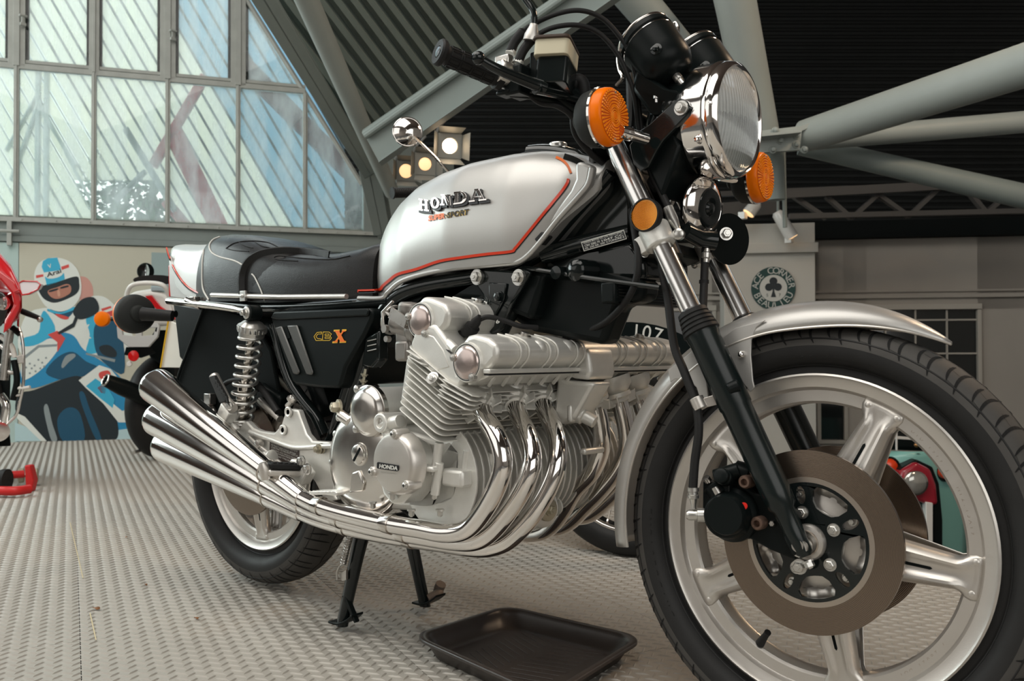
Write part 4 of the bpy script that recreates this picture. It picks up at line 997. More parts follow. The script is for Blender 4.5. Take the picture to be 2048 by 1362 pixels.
B('screw', MB().lathe(PS(1421, 207, -0.096), V((0.2, -1, 0)), [(0, 0.004), (0.002, 0.0035), (0.003, 0)], 14), 'chrome', head, **S_)
B('screw', MB().lathe(PS(1396, 279, -0.09), -YX, [(-0.01, 0.006), (0.004, 0.006), (0.005, 0.0045), (0.005, 0)], 14), 'chrome', head, **S_)
# headlight ear brackets and bolts
for s in (-1, 1):
    q = [PS(*a, -0.097) for a in ((1262, 292), (1285, 262), (1300, 252), (1352, 204), (1366, 198), (1378, 203), (1384, 216), (1378, 232), (1330, 282), (1318, 300), (1300, 335), (1285, 345), (1270, 330))]
    q = [V((p.x, s*0.104, p.z)) for p in q]
    eb = B('headlight_bracket', MB().prism(q, (0, -s*0.010, 0)), 'gloss_black', bevel=0.002, **S_)
    p = PS(1362, 216, -0.106); p = V((p.x, s*0.104, p.z))
    B('bolt', MB().lathe(p, V((0, s, 0)), [(0, 0.0125), (0.002, 0.0125)], 24).hexa(p+V((0, s*0.001, 0)), V((0, s, 0)), 0.009, 0.010), 'zinc', eb, **S_)
# horns
def horn(px, py, y, R, ax, lab, m2='gloss_black'):
    c = PS(px, py, y); h = B('horn', MB().lathe(c, ax, [(-0.030, 0.02), (-0.028, R*0.7), (-0.012, R*0.95), (-0.004, R)], 44), 'satin_black', label=lab, **S_)
    return c, h
hax = V((0.93, -0.10, -0.12)).normalized()
c, h_ = horn(1412, 417, -0.01, 0.052, hax, 'chrome-rimmed disc horn below the headlight')
B('horn_ring', MB().lathe(c, hax, [(-0.014, 0.049), (-0.012, 0.054), (-0.006, 0.055), (-0.002, 0.052), (0.004, 0.046), (0.008, 0.036), (0.006, 0.034)], 56), 'chrome', h_, smooth=50, **S_)
B('horn_dish', MB().lathe(c, hax, [(0.0, 0.037), (0.009, 0.033), (0.012, 0.022), (0.008, 0.012), (0.012, 0.009), (0.014, 0)], 44), 'gloss_black', h_, **S_)
mb = MB(); ax_, u_, w_ = frame(hax)
for i in range(6): a = 2*pi*i/6+0.3; mb.lathe(c+(u_*cos(a)+w_*sin(a))*0.048+hax*0.001, hax, [(0, 0.0028), (0.0018, 0.0024), (0.0024, 0)], 10)
B('screw', mb, 'steel', h_, **S_)
c2, h2 = horn(1462, 478, 0.065, 0.046, V((0.8, -0.35, -0.05)), 'plain black disc horn behind the fork tube')
B('bolt', MB().hexa(PS(1452, 468, 0.03), V((0.6, -0.8, 0)), 0.0085, 0.012), 'zinc', h2, **S_)
B('horn_bracket', MB().tube([PS(1370, 462, -0.06), PS(1400, 478, -0.03), PS(1430, 482, -0.01)], [0.014, 0.015, 0.0165], 18), 'gloss_black', h_, **S_)
B('brake_pipe_joint', MB().lathe(PS(1360, 470, -0.085), V((0.2, -1, 0)), [(0, 0.009), (0.012, 0.0095), (0.014, 0.006)], 20).tube([PS(1336, 415, -0.08), PS(1346, 440, -0.08), PS(1358, 462, -0.085)], [0.009, 0.0095, 0.004], 14), 'zinc', **S_)
B('brake_hose', MB().tube(catmull([PS(1290, 300, -0.06), PS(1305, 350, -0.07), PS(1320, 380, -0.075), PS(1337, 415, -0.08)]), 0.0065, 12), 'rubber', **S_)
B('brake_hose', MB().tube(catmull([PS(1412, 478, -0.02), PS(1410, 520, -0.02), PS(1408, 570, -0.03), PS(1405, 640, -0.05), PS(1404, 720, -0.04)]), 0.0070, 12).tube([PS(1408, 560, -0.028), PS(1408, 567, -0.028)], 0.0085, 14), 'rubber', **S_)
B('hose_union', MB().lathe(PS(1414, 490, -0.02), PS(1411, 530, -0.022)-PS(1414, 490, -0.02), [(0, 0.0055), (0.012, 0.006), (0.014, 0.0085), (0.022, 0.0085), (0.024, 0.006), (0.030, 0.006)], 16), 'zinc', **S_)
B('headlight_wires', MB().tube(catmull([PS(1310, 380, -0.03), PS(1300, 360, 0), PS(1330, 340, 0.02), PS(1380, 345, 0.02)]), 0.005, 8).tube(catmull([PS(1335, 350, -0.03), PS(1365, 345, -0.02), PS(1388, 370, 0), PS(1378, 420, 0.0)]), 0.0035, 8).tube(catmull([PS(1250, 300, -0.05), PS(1258, 270, -0.05), PS(1262, 230, -0.04), PS(1260, 150, -0.02)]), 0.008, 8), 'rubber', **S_)
# stack of parts between the yokes (steering head, black block for wiring and shadow)
B('steering_head', MB().lathe(V((WB, 0, ZF))+SN*0.048+SA*0.53, SA, [(0, 0.034), (0.03, 0.034), (0.032, 0.030), (0.19, 0.030), (0.192, 0.034), (0.215, 0.034)], 32), 'satin_black', **S_)
B('yoke_shade_block', MB().prism([FA(-0.86, 0.60, 0.03), FA(-0.86, 0.72, 0.03), FA(-0.86, 0.72, 0.10), FA(-0.86, 0.66, 0.10)], V((0, 0.17, 0))), 'satin_black', bevel=0.006, **S_)

# ---------------------------------------------------------------- instruments
for (px, py, y, R, lab) in ((1306, 92, -0.072, 0.0475, 'near black instrument pod'), (1402, 124, 0.068, 0.0475, 'far black instrument pod')):
    ax = V((-0.62, 0, 0.78)).normalized(); c = PS(px+4, py+10, y)-ax*0.022        # dial looks up and back to the rider
    pod = B('instrument', MB().lathe(c, -ax, [(-0.060, R*0.9), (-0.058, R*1.08), (-0.050, R*1.10), (-0.046, R*1.10), (-0.045, R*1.04), (-0.038, R*1.04), (-0.037, R*1.10), (-0.030, R*1.08), (0.0, R*1.02), (0.020, R*0.97), (0.034, R*0.82), (0.042, R*0.5), (0.044, 0)], 64), 'satin_black', label=lab, smooth=40, **S_)
    B('bezel', MB().torus(c+ax*0.058, ax, R*1.02, 0.004, 56, 10), 'chrome_dull', pod, **S_)
    B('trim_ring', MB().torus(c+ax*0.041, ax, R*1.045, 0.0016, 56, 8), 'chrome', pod, **S_)
    B('dial_glass', MB().lathe(c+ax*0.057, ax, [(0, R*0.98), (0.002, R*0.9), (0.002, 0)], 40), 'lens_glass', pod, **S_)
    n1 = (CAMP-c).normalized(); q = c-ax*0.008+(n1-ax*n1.dot(ax)).normalized()*R*0.99
    B('pod_screw', MB().lathe(q, (n1-ax*n1.dot(ax)), [(-0.003, 0.011), (0.001, 0.010), (0.002, 0.006), (0.006, 0.005), (0.007, 0)], 20), 'gloss_black', pod, **S_)
    B('cable_nut', MB().lathe(c-ax*0.044, -ax, [(0, 0.008), (0.010, 0.008), (0.012, 0.006), (0.022, 0.006)], 16), 'zinc', pod, **S_)
B('instrument_bracket', MB().prism([PS(1270, 130, -0.1), PS(1330, 175, -0.1), PS(1400, 190, -0.06), PS(1390, 240, -0.06), PS(1300, 230, -0.1), PS(1262, 180, -0.1)], (0, 0.16, 0)), 'satin_black', bevel=0.008, **S_)
B('cable_end', MB().lathe(PS(1312, 168, -0.085), PS(1313, 205, -0.085)-PS(1312, 168, -0.085), [(0, 0.0075), (0.012, 0.0075), (0.013, 0.006), (0.026, 0.0058), (0.027, 0.004), (0.034, 0.004)], 18), 'chrome', **S_)
B('meter_cable', MB().tube(catmull([PS(1313, 205, -0.085), PS(1312, 230, -0.082), PS(1300, 262, -0.07), PS(1288, 300, -0.06)]), 0.0045, 10), 'rubber', **S_)
B('trip_cable_loop', MB().tube(catmull([PS(1343, 72, -0.03), PS(1347, 50, -0.03), PS(1352, 46, -0.03), PS(1357, 60, -0.03), PS(1353, 85, -0.03)]), 0.0028, 8), 'chrome_dull', **S_)
B('wire_loop', MB().tube(catmull([PS(1245, 95, -0.11), PS(1236, 115, -0.11), PS(1239, 140, -0.11), PS(1245, 155, -0.11), PS(1232, 172, -0.11)]), 0.003, 8), 'chrome_dull', **S_)

# ---------------------------------------------------------------- handlebar, near end
g0 = PS(878, 104, -0.365); g1 = PS(1003, 158, -0.255)
gd = (g1-g0).normalized(); gl = (g1-g0).length
hb = B('handlebar', MB().tube(catmull([g1-gd*0.02, g1+gd*0.06, PS(1100, 188, -0.185), PS(1150, 215, -0.150), PS(1188, 235, -0.115), PS(1215, 230, -0.07), PS(1238, 215, 0.0)]), 0.0112, 16), 'satin_black', **S_)
grip = B('grip', MB().lathe(g0, gd, [(0.0, 0.0095), (-0.002, 0.0105), (-0.003, 0.0200), (0.0, 0.0225), (0.006, 0.0222), (0.010, 0.0175), (0.014, 0.0165), (gl-0.012, 0.0165), (gl-0.010, 0.0205), (gl, 0.0205)], 36), 'rubber', hb, **S_)
B('bar_end', MB().lathe(g0, -gd, [(-0.01, 0.0105), (0.0005, 0.0105), (0.0025, 0.0085), (0.0035, 0)], 24), 'gloss_black', hb, **S_)
mb = MB(); _, gu, gw = frame(gd)
for i in range(8):
    for k in range(4):
        a = 2*pi*i/8; h0 = 0.017+k*(gl-0.032)/4; h1 = h0+(gl-0.032)/4-0.004
        def gp_(a, h, r=0.0172): return g0+gd*h+(gu*cos(a)+gw*sin(a))*r
        for (aa, hh), (ab, hh2) in (((a-0.28, h0), (a-0.28, h1)), ((a+0.28, h0), (a+0.28, h1)), ((a-0.28, h0), (a+0.28, h0)), ((a-0.28, h1), (a+0.28, h1))):
            mb.tube([gp_(aa, hh), gp_((aa+ab)/2, (hh+hh2)/2, 0.0176), gp_(ab, hh2)], 0.0007, 5)
B('grip_rib', mb, 'rubber', hb, kind='stuff', **S_)
# throttle housing with two cable guides
th = PS(1012, 150, -0.25)
B('throttle_housing', MB().lathe(th-gd*0.020, gd, [(0, 0.020), (0.004, 0.0235), (0.026, 0.0235), (0.030, 0.020)], 32).box(th+V((0.0, -0.006, 0.022)), (0.03, 0.016, 0.018)), 'steel', hb, bevel=0.004, **S_)
B('switch_box', MB().box(PS(1040, 165, -0.235), (0.035, 0.045, 0.05)).box(PS(1015, 188, -0.245), (0.03, 0.03, 0.008)), 'satin_black', hb, bevel=0.004, **S_)
mb = MB()
for a, b in (((1020, 108), (1026, 96)), ((1035, 128), (1042, 114))):
    mb.lathe(PS(*a, -0.24), PS(*b, -0.235)-PS(*a, -0.24), [(0, 0.009), (0.006, 0.0092), (0.007, 0.0075), (0.014, 0.0075)], 18)
B('cable_guide', mb, 'cast_aluminium', hb, **S_)
B('throttle_cable', MB().tube(catmull([PS(1020, 105, -0.24), PS(1032, 80, -0.235), PS(1058, 54, -0.225), PS(1110, 29, -0.205), PS(1160, 21, -0.175), PS(1205, 37, -0.145), PS(1243, 78, -0.12), PS(1262, 115, -0.105), PS(1272, 160, -0.09), PS(1280, 230, -0.07), PS(1292, 330, -0.05)], 8), [0.0085]*14+[0.0042]*67, 12), 'rubber', hb, **S_)
B('throttle_cable', MB().tube(catmull([PS(1036, 124, -0.24), PS(1050, 96, -0.235), PS(1078, 68, -0.225), PS(1115, 53, -0.205), PS(1160, 51, -0.175), PS(1200, 68, -0.145), PS(1235, 108, -0.12), PS(1255, 150, -0.105), PS(1268, 190, -0.09), PS(1276, 250, -0.07), PS(1288, 330, -0.05)], 8), [0.0080]*14+[0.0042]*67, 12), 'rubber', hb, **S_)
# brake lever with ball end
lv = catmull([PS(957, 116, -0.345), PS(985, 133, -0.325), PS(1015, 147, -0.30), PS(1060, 165, -0.26), PS(1090, 176, -0.235)], 5)
B('brake_lever', MB().tube(lv, [0.0062]+[0.0072+0.0002*i for i in range(len(lv)-1)], 12), 'gloss_black', hb, **S_)
B('lever_ball', MB().sphere(PS(957, 116, -0.345), 0.0112, 20, 14), 'gloss_black', hb, **S_)
# master cylinder: cream reservoir under a dark lid
mc = PS(1113, 112, -0.205)
Rm = Matrix.Rotation(radians(-8), 3, 'X') @ Matrix.Rotation(radians(20), 3, 'Z')
def rbox(c, sx, sy, sz, r, M): return MB().prism([c+M @ V((x, y, -sz/2)) for x, y in rrect(sx, sy, r)], M @ V((0, 0, sz)))
B('brake_reservoir', rbox(mc, 0.060, 0.074, 0.028, 0.008, Rm), 'cream_plastic', hb, bevel=0.001, label='cream translucent fluid reservoir', **S_)
B('reservoir_lid', rbox(mc+V((0, 0, 0.016)), 0.064, 0.078, 0.006, 0.009, Rm), 'brown_plastic', hb, bevel=0.0015, **S_)
B('master_cylinder', rbox(mc-V((0, 0, 0.037)), 0.054, 0.068, 0.046, 0.008, Rm).tube([mc+V((-0.01, -0.045, -0.062)), mc+V((0.01, 0.06, -0.055))], 0.013, 16), 'gloss_black', hb, bevel=0.002, **S_)
B('lever_pivot', MB().tube([PS(1082, 160, -0.22), PS(1110, 182, -0.2)], 0.014, 12).box(PS(1075, 135, -0.22), (0.02, 0.02, 0.05)), 'satin_black', hb, bevel=0.003, **S_)
B('rubber_boot', MB().tube(catmull([PS(1143, 175, -0.165), PS(1152, 160, -0.16), PS(1166, 162, -0.155), PS(1172, 180, -0.15), PS(1170, 215, -0.14)]), [0.009]*6+[0.0115]*15, 14)  if False else MB().tube(catmull([PS(1143, 172, -0.165), PS(1152, 162, -0.16), PS(1164, 165, -0.155), PS(1168, 190, -0.15), PS(1166, 222, -0.14)]), 0.0115, 14), 'rubber', hb, **S_)
B('brake_hose', MB().tube(catmull([PS(1168, 200, -0.15), PS(1148, 225, -0.15), PS(1150, 265, -0.14), PS(1175, 300, -0.12), PS(1205, 325, -0.09), PS(1240, 335, -0.05)]), 0.0060, 12).tube(catmull([PS(1050, 182, -0.235), PS(1080, 205, -0.2), PS(1115, 212, -0.18), PS(1145, 235, -0.15), PS(1160, 280, -0.13), PS(1190, 315, -0.1)]), 0.0055, 10), 'rubber', hb, label='black hoses and loom curving down from the bar', **S_)
B('bar_wiring', MB().tube(catmull([PS(1020, 188, -0.245), PS(1060, 192, -0.22), PS(1100, 200, -0.19), PS(1150, 218, -0.15)]), 0.0060, 10).tube(catmull([PS(1060, 178, -0.235), PS(1110, 185, -0.2), PS(1160, 200, -0.16)]), 0.0070, 10), 'satin_black', hb, **S_)
# mirror stalk rising out of the frame
B('mirror_stalk', MB().tube(catmull([PS(1066, 70, -0.235), PS(1068, 45, -0.235), PS(1066, 22, -0.235), PS(1048, -6, -0.24), PS(1025, -50, -0.25), PS(1002, -110, -0.27)]), 0.0058, 12), 'gloss_black', hb, **S_)
B('mirror_boot', MB().lathe(PS(1062, 82, -0.235), PS(1068, 50, -0.235)-PS(1062, 82, -0.235), [(0, 0.014), (0.010, 0.013), (0.024, 0.0075), (0.028, 0.007)], 20), 'brushed_aluminium', hb, **S_)
B('mirror', MB().lathe(PS(1000, -130, -0.27), V((-1, 0, 0.1)), [(0, 0.03), (0.004, 0.052), (0.018, 0.055), (0.020, 0.05)], 32), 'chrome', hb, **S_)
# far half of the handlebar (mostly behind the instruments)
g3 = V((g0.x, 0.365, g0.z-0.005)); g2 = V((g1.x, 0.255, g1.z-0.005))
B('handlebar_end', MB().tube(catmull([PS(1238, 215, 0.0), V((g1.x+0.12, 0.12, g1.z-0.03)), V((g1.x+0.07, 0.18, g1.z)), g2]), 0.0112, 14).tube([g2, g3], 0.0165, 20), 'satin_black', hb, **S_)
# ---------------------------------------------------------------- fuel tank
def outline(px, y): return [PY(a, b, y) for a, b in px]
TB = outline([(713, 597), (759, 597), (771, 586), (797, 564), (841, 549), (906, 537), (994, 529), (1029, 525), (1052, 511), (1079, 481), (1111, 440), (1158, 387), (1173, 366), (1180, 336)], -0.140)
TT = outline([(713, 583), (722, 545), (733, 510), (747, 478), (767, 442), (800, 402), (841, 373), (888, 350), (950, 330), (1023, 315), (1082, 309), (1126, 312), (1150, 318), (1180, 332)], -0.075)
tbx, tbz = [p.x for p in TB], [p.z for p in TB]; ttx, ttz = [p.x for p in TT], [p.z for p in TT]
x0, x1 = tbx[0], tbx[-1]
def twid(t): return interp(t, [0, 0.06, 0.2, 0.45, 0.7, 0.88, 1.0], [0.085, 0.105, 0.132, 0.152, 0.152, 0.130, 0.098])
NTS = 56; rings_ = []; pan = []
for j in range(NTS+1):
    t = j/NTS; x = x0+(x1-x0)*t
    zb = interp(x, tbx, tbz); zt = max(zb+0.02, interp(min(max(x, ttx[0]), ttx[-1]), ttx, ttz)+0.012); w_ = twid(t); h = zt-zb
    sec = []
    # right side from the bottom edge up over the top to the left bottom edge
    K = 30
    for i in range(K+1):
        s = i/K; a = pi*s
        cx, sz = cos(a), sin(a)
        yy = w_*(abs(cx)**0.52)*(1 if cx > 0 else -1)
        zz = zb+h*(abs(sz)**0.80)
        # slight tuck near the bottom edge
        tuck = 1-0.07*max(0, 1-(zz-zb)/(0.30*h+1e-6))
        sec.append(V((x, -yy*tuck, zz)))
    sec.append(V((x, 0.0+0.055, zb+0.01))); sec.append(V((x, -0.055, zb+0.01)))
    rings_.append(sec)
tank = B('fuel_tank', MB().loft(rings_), 'silver_paint', smooth=50, label='silver fuel tank with a red and black pinstripe')
tbm = bmesh.new(); tbm.from_mesh(tank.data); tbm.transform(Matrix.Translation(tank.location)); TBV = BVHTree.FromBMesh(tbm)
def hit(px, py, bv=None, lift=0.0, fall=-0.15):
    d = ray(px, py).normalized(); loc, nrm, i, ds = (bv or TBV).ray_cast(CAMP, d)
    if loc is None: return PY(px, py, fall)
    if nrm.dot(d) > 0: nrm = -nrm
    return loc+nrm*lift
def ribbon(px, wd_px, lift, bv=None, k=5, close=False, thick=0.0):
    P = catmull([V((a, b, 0)) for a, b in px], k); mb = MB(); L_ = []
    for i, p in enumerate(P):
        a, b = P[max(i-1, 0)], P[min(i+1, len(P)-1)]; d = (b-a); d = V((-d.y, d.x, 0)).normalized()
        L_.append([hit(p.x+d.x*wd_px*q, p.y+d.y*wd_px*q, bv, lift) for q in (-0.5, 0, 0.5)])
    return mb.add([q for r in L_ for q in r], [(3*j+i, 3*j+i+1, 3*j+i+4, 3*j+i+3) for j in range(len(L_)-1) for i in range(2)])
stripe = [(715, 582), (757, 580), (766, 572), (780, 560), (797, 548), (834, 538), (880, 522), (930, 514), (975, 508), (1022, 503), (1030, 497), (1042, 483), (1085, 430), (1110, 400), (1126, 380), (1135, 366), (1137, 358)]
def shift(px, dx, dy): return [(a+dx, b+dy) for a, b in px]
B('pinstripe', ribbon(shift(stripe, 1.5, 2.5), 4.2, 0.0009, k=4), 'black_print', tank, smooth=60, label='black line edging the red pinstripe')
B('pinstripe', ribbon(stripe, 5.6, 0.0013, k=4), 'red_stripe', tank, smooth=60, label='red pinstripe along the lower edge')
B('pinstripe', ribbon([(1112, 315), (1126, 322), (1136, 333), (1142, 347)], 5.0, 0.0013, k=4), 'orange_print', tank, smooth=60, label='orange end of the stripe at the front of the tank')
# rolled lower seam
def swp(pts, r, m, nm, par, lab=None, n=10): return B(nm, MB().tube(catmull(pts, 5), r, n), m, par, label=lab)
swp([p+V((0, 0.006, 0.001)) for p in TB], 0.0052, 'silver_paint', 'tank_seam', tank)
swp([V((p.x, 0.137, p.z)) for p in TB], 0.0052, 'silver_paint', 'tank_seam', tank)
# front flange of the tank
fr = [PY(*a, -0.128) for a in ((1149, 327), (1160, 322), (1182, 331), (1176, 368), (1158, 390), (1128, 425), (1106, 448), (1082, 482), (1070, 480), (1092, 448), (1116, 412), (1140, 380), (1150, 358))]
B('tank_flange', MB().prism(fr, (0, 0.022, 0)), 'silver_paint', tank, bevel=0.006, seg=3)
B('rubber_clip', MB().prism([PY(*a, -0.136) for a in ((1068, 478), (1082, 463), (1093, 472), (1078, 490))], (0, 0.02, 0)), 'rubber', tank, bevel=0.002)
cp = PY(1116, 304, -0.01)
B('filler_cap', MB().box(cp+V((0.006, 0, -0.003)), (0.050, 0.034, 0.016)).lathe(cp+V((0, 0, 0.004)), V((0, 0, 1)), [(0, 0.018), (0.012, 0.018), (0.014, 0.016), (0.014, 0)], 28), 'zinc', tank, bevel=0.002, label='silver filler cap')
B('cap_lever', MB().tube(catmull([PY(1022, 316, -0.02), PY(1040, 309, -0.02), PY(1070, 307, -0.02), PY(1100, 302, -0.02)]), 0.0022, 8), 'chrome', tank)
B('frame_shroud', MB().prism([PY(*a, -0.066) for a in ((1140, 336), (1186, 333), (1236, 328), (1262, 400), (1262, 462), (1170, 486), (1084, 505), (1068, 490), (1100, 440), (1150, 380))], (0, 0.132, 0)), 'gloss_black', bevel=0.008, label='black mass of frame and wiring behind the tank')
B('tank_top_panel', MB().tube(catmull([PY(1020, 318, -0.02), PY(1060, 306, -0.02), PY(1110, 306, -0.02), PY(1160, 318, -0.02), PY(1195, 336, -0.02)]), [0.004]*6+[0.016]*12+[0.012]*7, 10), 'gloss_black', tank, label='black top strip ahead of the filler cap')
B('tank_top_stripe', ribbon([(1128, 313), (1146, 319), (1160, 326), (1170, 333)], 11, 0.0012, k=5), 'gloss_black', tank, smooth=60, label='black patch on top of the tank ahead of the stripe')
# slab-serif badge letters, laid out in picture space and dropped on the tank side
def slab(ch):
    """polygons of a slab-serif capital in a 1 x 1 cell"""
    s = 0.24; q = 0.14
    R_ = lambda a, b, c, d: [(a, b), (c, b), (c, d), (a, d)]
    if ch == 'H': return [R_(0.12, 0, 0.12+s, 1), R_(0.88-s, 0, 0.88, 1), R_(0.12, 0.42, 0.88, 0.58), R_(0, 0, 0.45, q), R_(0, 1-q, 0.45, 1), R_(0.55, 0, 1, q), R_(0.55, 1-q, 1, 1)]
    if ch == 'O':
        out = []
        for i in range(20):
            a, b = 2*pi*i/20, 2*pi*(i+1)/20; out.append([(0.5+0.48*cos(a), 0.5+0.5*sin(a)), (0.5+0.48*cos(b), 0.5+0.5*sin(b)), (0.5+0.22*cos(b), 0.5+0.34*sin(b)), (0.5+0.22*cos(a), 0.5+0.34*sin(a))])
        return out
    if ch == 'N': return [R_(0.10, 0, 0.26, 1), R_(0.74, 0, 0.90, 1), [(0.10, 1), (0.38, 1), (0.90, 0), (0.62, 0)], R_(0, 0, 0.38, q), R_(0, 1-q, 0.3, 1), R_(0.6, 1-q, 1.02, 1)]
    if ch == 'D':
        out = [R_(0.10, 0, 0.10+s, 1), R_(0, 0, 0.5, q), R_(0, 1-q, 0.5, 1)]
        for i in range(12):
            a, b = -pi/2+pi*i/12, -pi/2+pi*(i+1)/12; out.append([(0.48+0.5*cos(a), 0.5+0.5*sin(a)), (0.48+0.5*cos(b), 0.5+0.5*sin(b)), (0.48+0.26*cos(b), 0.5+0.36*sin(b)), (0.48+0.26*cos(a), 0.5+0.36*sin(a))])
        return out
    if ch == 'A': return [[(0.08, 0), (0.24, 0), (0.52, 1), (0.40, 1)], [(0.66, 0), (0.94, 0), (0.66, 1), (0.40, 1)], R_(0.22, 0.28, 0.75, 0.42), R_(0, 0, 0.36, q), R_(0.58, 0, 1.03, q), R_(0.34, 1-q, 0.66, 1)]
    if ch == 'X': return [[(0.04, 1), (0.38, 1), (0.97, 0), (0.63, 0)], [(0.74, 1), (0.88, 1), (0.26, 0), (0.10, 0)], R_(0, 0.90, 0.44, 1), R_(0.66, 0.90, 0.98, 1), R_(0, 0, 0.36, 0.10), R_(0.56, 0, 1.02, 0.10)]
    return []
def badge(mb, ch, quad, fn, z0, z1, grow=0.0):
    (ax, ay), (bx, by), (cx, cy), (dx, dy) = quad      # bottom-left, bottom-right, top-right, top-left in px
    for ki, pl in enumerate(slab(ch)):
        zk = 0.00004*ki
        gx = sum(p[0] for p in pl)/len(pl); gy = sum(p[1] for p in pl)/len(pl)
        P0 = []; P1 = []
        for u, v in pl:
            u += grow*(1 if u > gx else -1); v += grow*(1 if v > gy else -1)
            X = (ax*(1-u)+bx*u)*(1-v)+(dx*(1-u)+cx*u)*v; Yy = (ay*(1-u)+by*u)*(1-v)+(dy*(1-u)+cy*u)*v
            P0.append(fn(X, Yy, z0+zk)); P1.append(fn(X, Yy, z1+zk))
        n = len(P0); mb.add(P0+P1, [tuple(range(n)), tuple(range(2*n-1, n-1, -1))]+[(i, (i+1) % n, (i+1) % n+n, i+n) for i in range(n)])
lets = [('H', 841, 863, 402, 422, 425), ('O', 865, 885, 398, 418, 420), ('N', 885, 908, 392, 412, 413), ('D', 911, 939, 384, 411, 408), ('A', 942, 976, 379, 406, 403)]
th_ = lambda x, y, z: hit(x, y, None, z)
quads = {}
for ch, a, b, top, botL, botR in lets:
    quads[ch] = ((a, botL+1), (b, botR+0), (b-2 if ch != 'A' else b-4, top), (a+1, top+ (botL-botR)))
bb = MB()
for ch, qd in quads.items():
    q2 = tuple((x+1.6, y+1.6) for x, y in qd); badge(bb, ch, q2, th_, 0.0005, 0.0042, 0.075)
B('badge_backing', bb, 'black_print', tank, smooth=0, label='black backing of the raised name badge')
for ch, qd in quads.items():
    q2 = tuple((x-0.5, y-0.5) for x, y in qd)
    m_ = MB(); badge(m_, ch, q2, th_, 0.003, 0.0058); B('badge_letter', m_, 'chrome', tank, smooth=0, bevel=0.0003, label='chrome raised letter %s' % ch)
def text_px(s, p0, p1, hpx, slant, fn, lift, thick=0.0004, space=1.0, bold=0.02):
    vs, fs = text_geo(s, 1.0, slant, bold, space); xs = [v.x for v in vs]; ys = [v.y for v in vs]
    lx, hx_, ly, hy = min(xs), max(xs), min(ys), max(ys); d = V((p1[0]-p0[0], p1[1]-p0[1])); n2 = V((d.y, -d.x)).normalized()*hpx
    P = []
    for v in vs:
        u = (v.x-lx)/(hx_-lx); w = (v.y-ly)/(hy-ly); P.append(fn(p0[0]+d.x*u+n2.x*w, p0[1]+d.y*u+n2.y*w, lift))
    return MB().add(P, fs)
B('tank_lettering', text_px('SUPER', (858, 443), (891, 437), 11, 0.35, th_, 0.0018, bold=0.05), 'orange_print', tank, smooth=0, label='orange italic word SUPER')
B('tank_lettering', text_px('·SPORT', (892, 437), (940, 429), 11, 0.35, th_, 0.0012, bold=0.05), 'yellow_print', tank, smooth=0, label='yellow outline of the italic word SPORT')
B('tank_lettering', text_px('·SPORT', (893, 436.5), (941, 428.5), 11, 0.35, th_, 0.0018, bold=0.03), 'black_print', tank, smooth=0, label='black italic word SPORT')

# ---------------------------------------------------------------- seat
def sweep_body(stations, K=24, e1=0.6, e2=0.75):
    """stations: (x, zbottom, ztop, halfwidth) -> superellipse sections"""
    rs = []
    for x, zb, zt, w_ in stations:
        r = []
        for i in range(K+1):
            a = pi*i/K; cx, sz = cos(a), sin(a)
            r.append(V((x, -w_*(abs(cx)**e1)*(1 if cx > 0 else -1), zb+(zt-zb)*(abs(sz)**e2))))
        rs.append(r)
    return MB().loft(rs)
sb = PY(700, 598, -0.13).z
def sx(px, py, y): return PY(px, py, y)
s_t = [sx(748, 487, -0.05), sx(730, 494, -0.06), sx(700, 506, -0.07), sx(660, 514, -0.08), sx(620, 513, -0.09), sx(590, 508, -0.09)]
st_ = [(PY(a, b, -0.09).x, PY(a, 600, -0.12).z-0.002, PY(a, b, -0.085).z+0.010, w_) for a, b, w_ in
       ((752, 492, 0.100), (740, 491, 0.106), (720, 499, 0.112), (700, 505, 0.118), (670, 512, 0.124), (640, 515, 0.130), (610, 514, 0.134), (580, 511, 0.136), (550, 509, 0.137), (525, 520, 0.137), (505, 535, 0.137))]
seat = B('seat', sweep_body(st_[::-1], 28, 0.45, 0.55), 'leather', smooth=60, label='black ribbed leatherette dual seat')
pt_ = [(PY(a, b, -0.09).x, PY(a, 600, -0.12).z-0.002, PY(a, b, -0.085).z+0.012, w_) for a, b, w_ in
       ((600, 517, 0.126), (575, 509, 0.132), (550, 499, 0.136), (525, 490, 0.138), (500, 482, 0.138), (475, 477, 0.136), (450, 476, 0.133), (432, 478, 0.128), (420, 485, 0.122), (410, 500, 0.116), (403, 522, 0.110))]
B('pillion_pad', sweep_body(pt_[::-1], 28, 0.42, 0.5), 'leather', seat, smooth=60)
def objbvh(o):
    b = bmesh.new(); b.from_mesh(o.data); b.transform(Matrix.Translation(o.location)); return BVHTree.FromBMesh(b)
sbv = objbvh(seat); pbv = objbvh([c for c in bpy.data.objects if c.name == 'pillion_pad'][0])
class Two:
    def ray_cast(s, o, d):
        a = sbv.ray_cast(o, d); b = pbv.ray_cast(o, d)
        if a[0] is None: return b
        if b[0] is None: return a
        return a if a[3] < b[3] else b
SBV = Two()
def seam(px, wd, m, nm, lab=None, lift=0.0008, par=None): 
    P = [hit(a.x, a.y, SBV, lift, -0.14) for a in catmull([V((p[0], p[1], 0)) for p in px], 5)]
    return B(nm, MB().tube(P, wd, 8), m, par or seat, label=lab)
seam([(418, 600), (406, 575), (405, 530), (408, 500)], 0.0026, 'white_print', 'piping', 'white piping round the back of the seat')
seam([(492, 534), (470, 522), (440, 514), (424, 505), (419, 492), (426, 480), (440, 474)], 0.0022, 'white_print', 'piping', 'white piping curling over the pillion pad')
seam([(531, 606), (522, 580), (510, 555), (504, 548)], 0.0018, 'white_print', 'piping', 'thin white piping on the side of the rider pad')
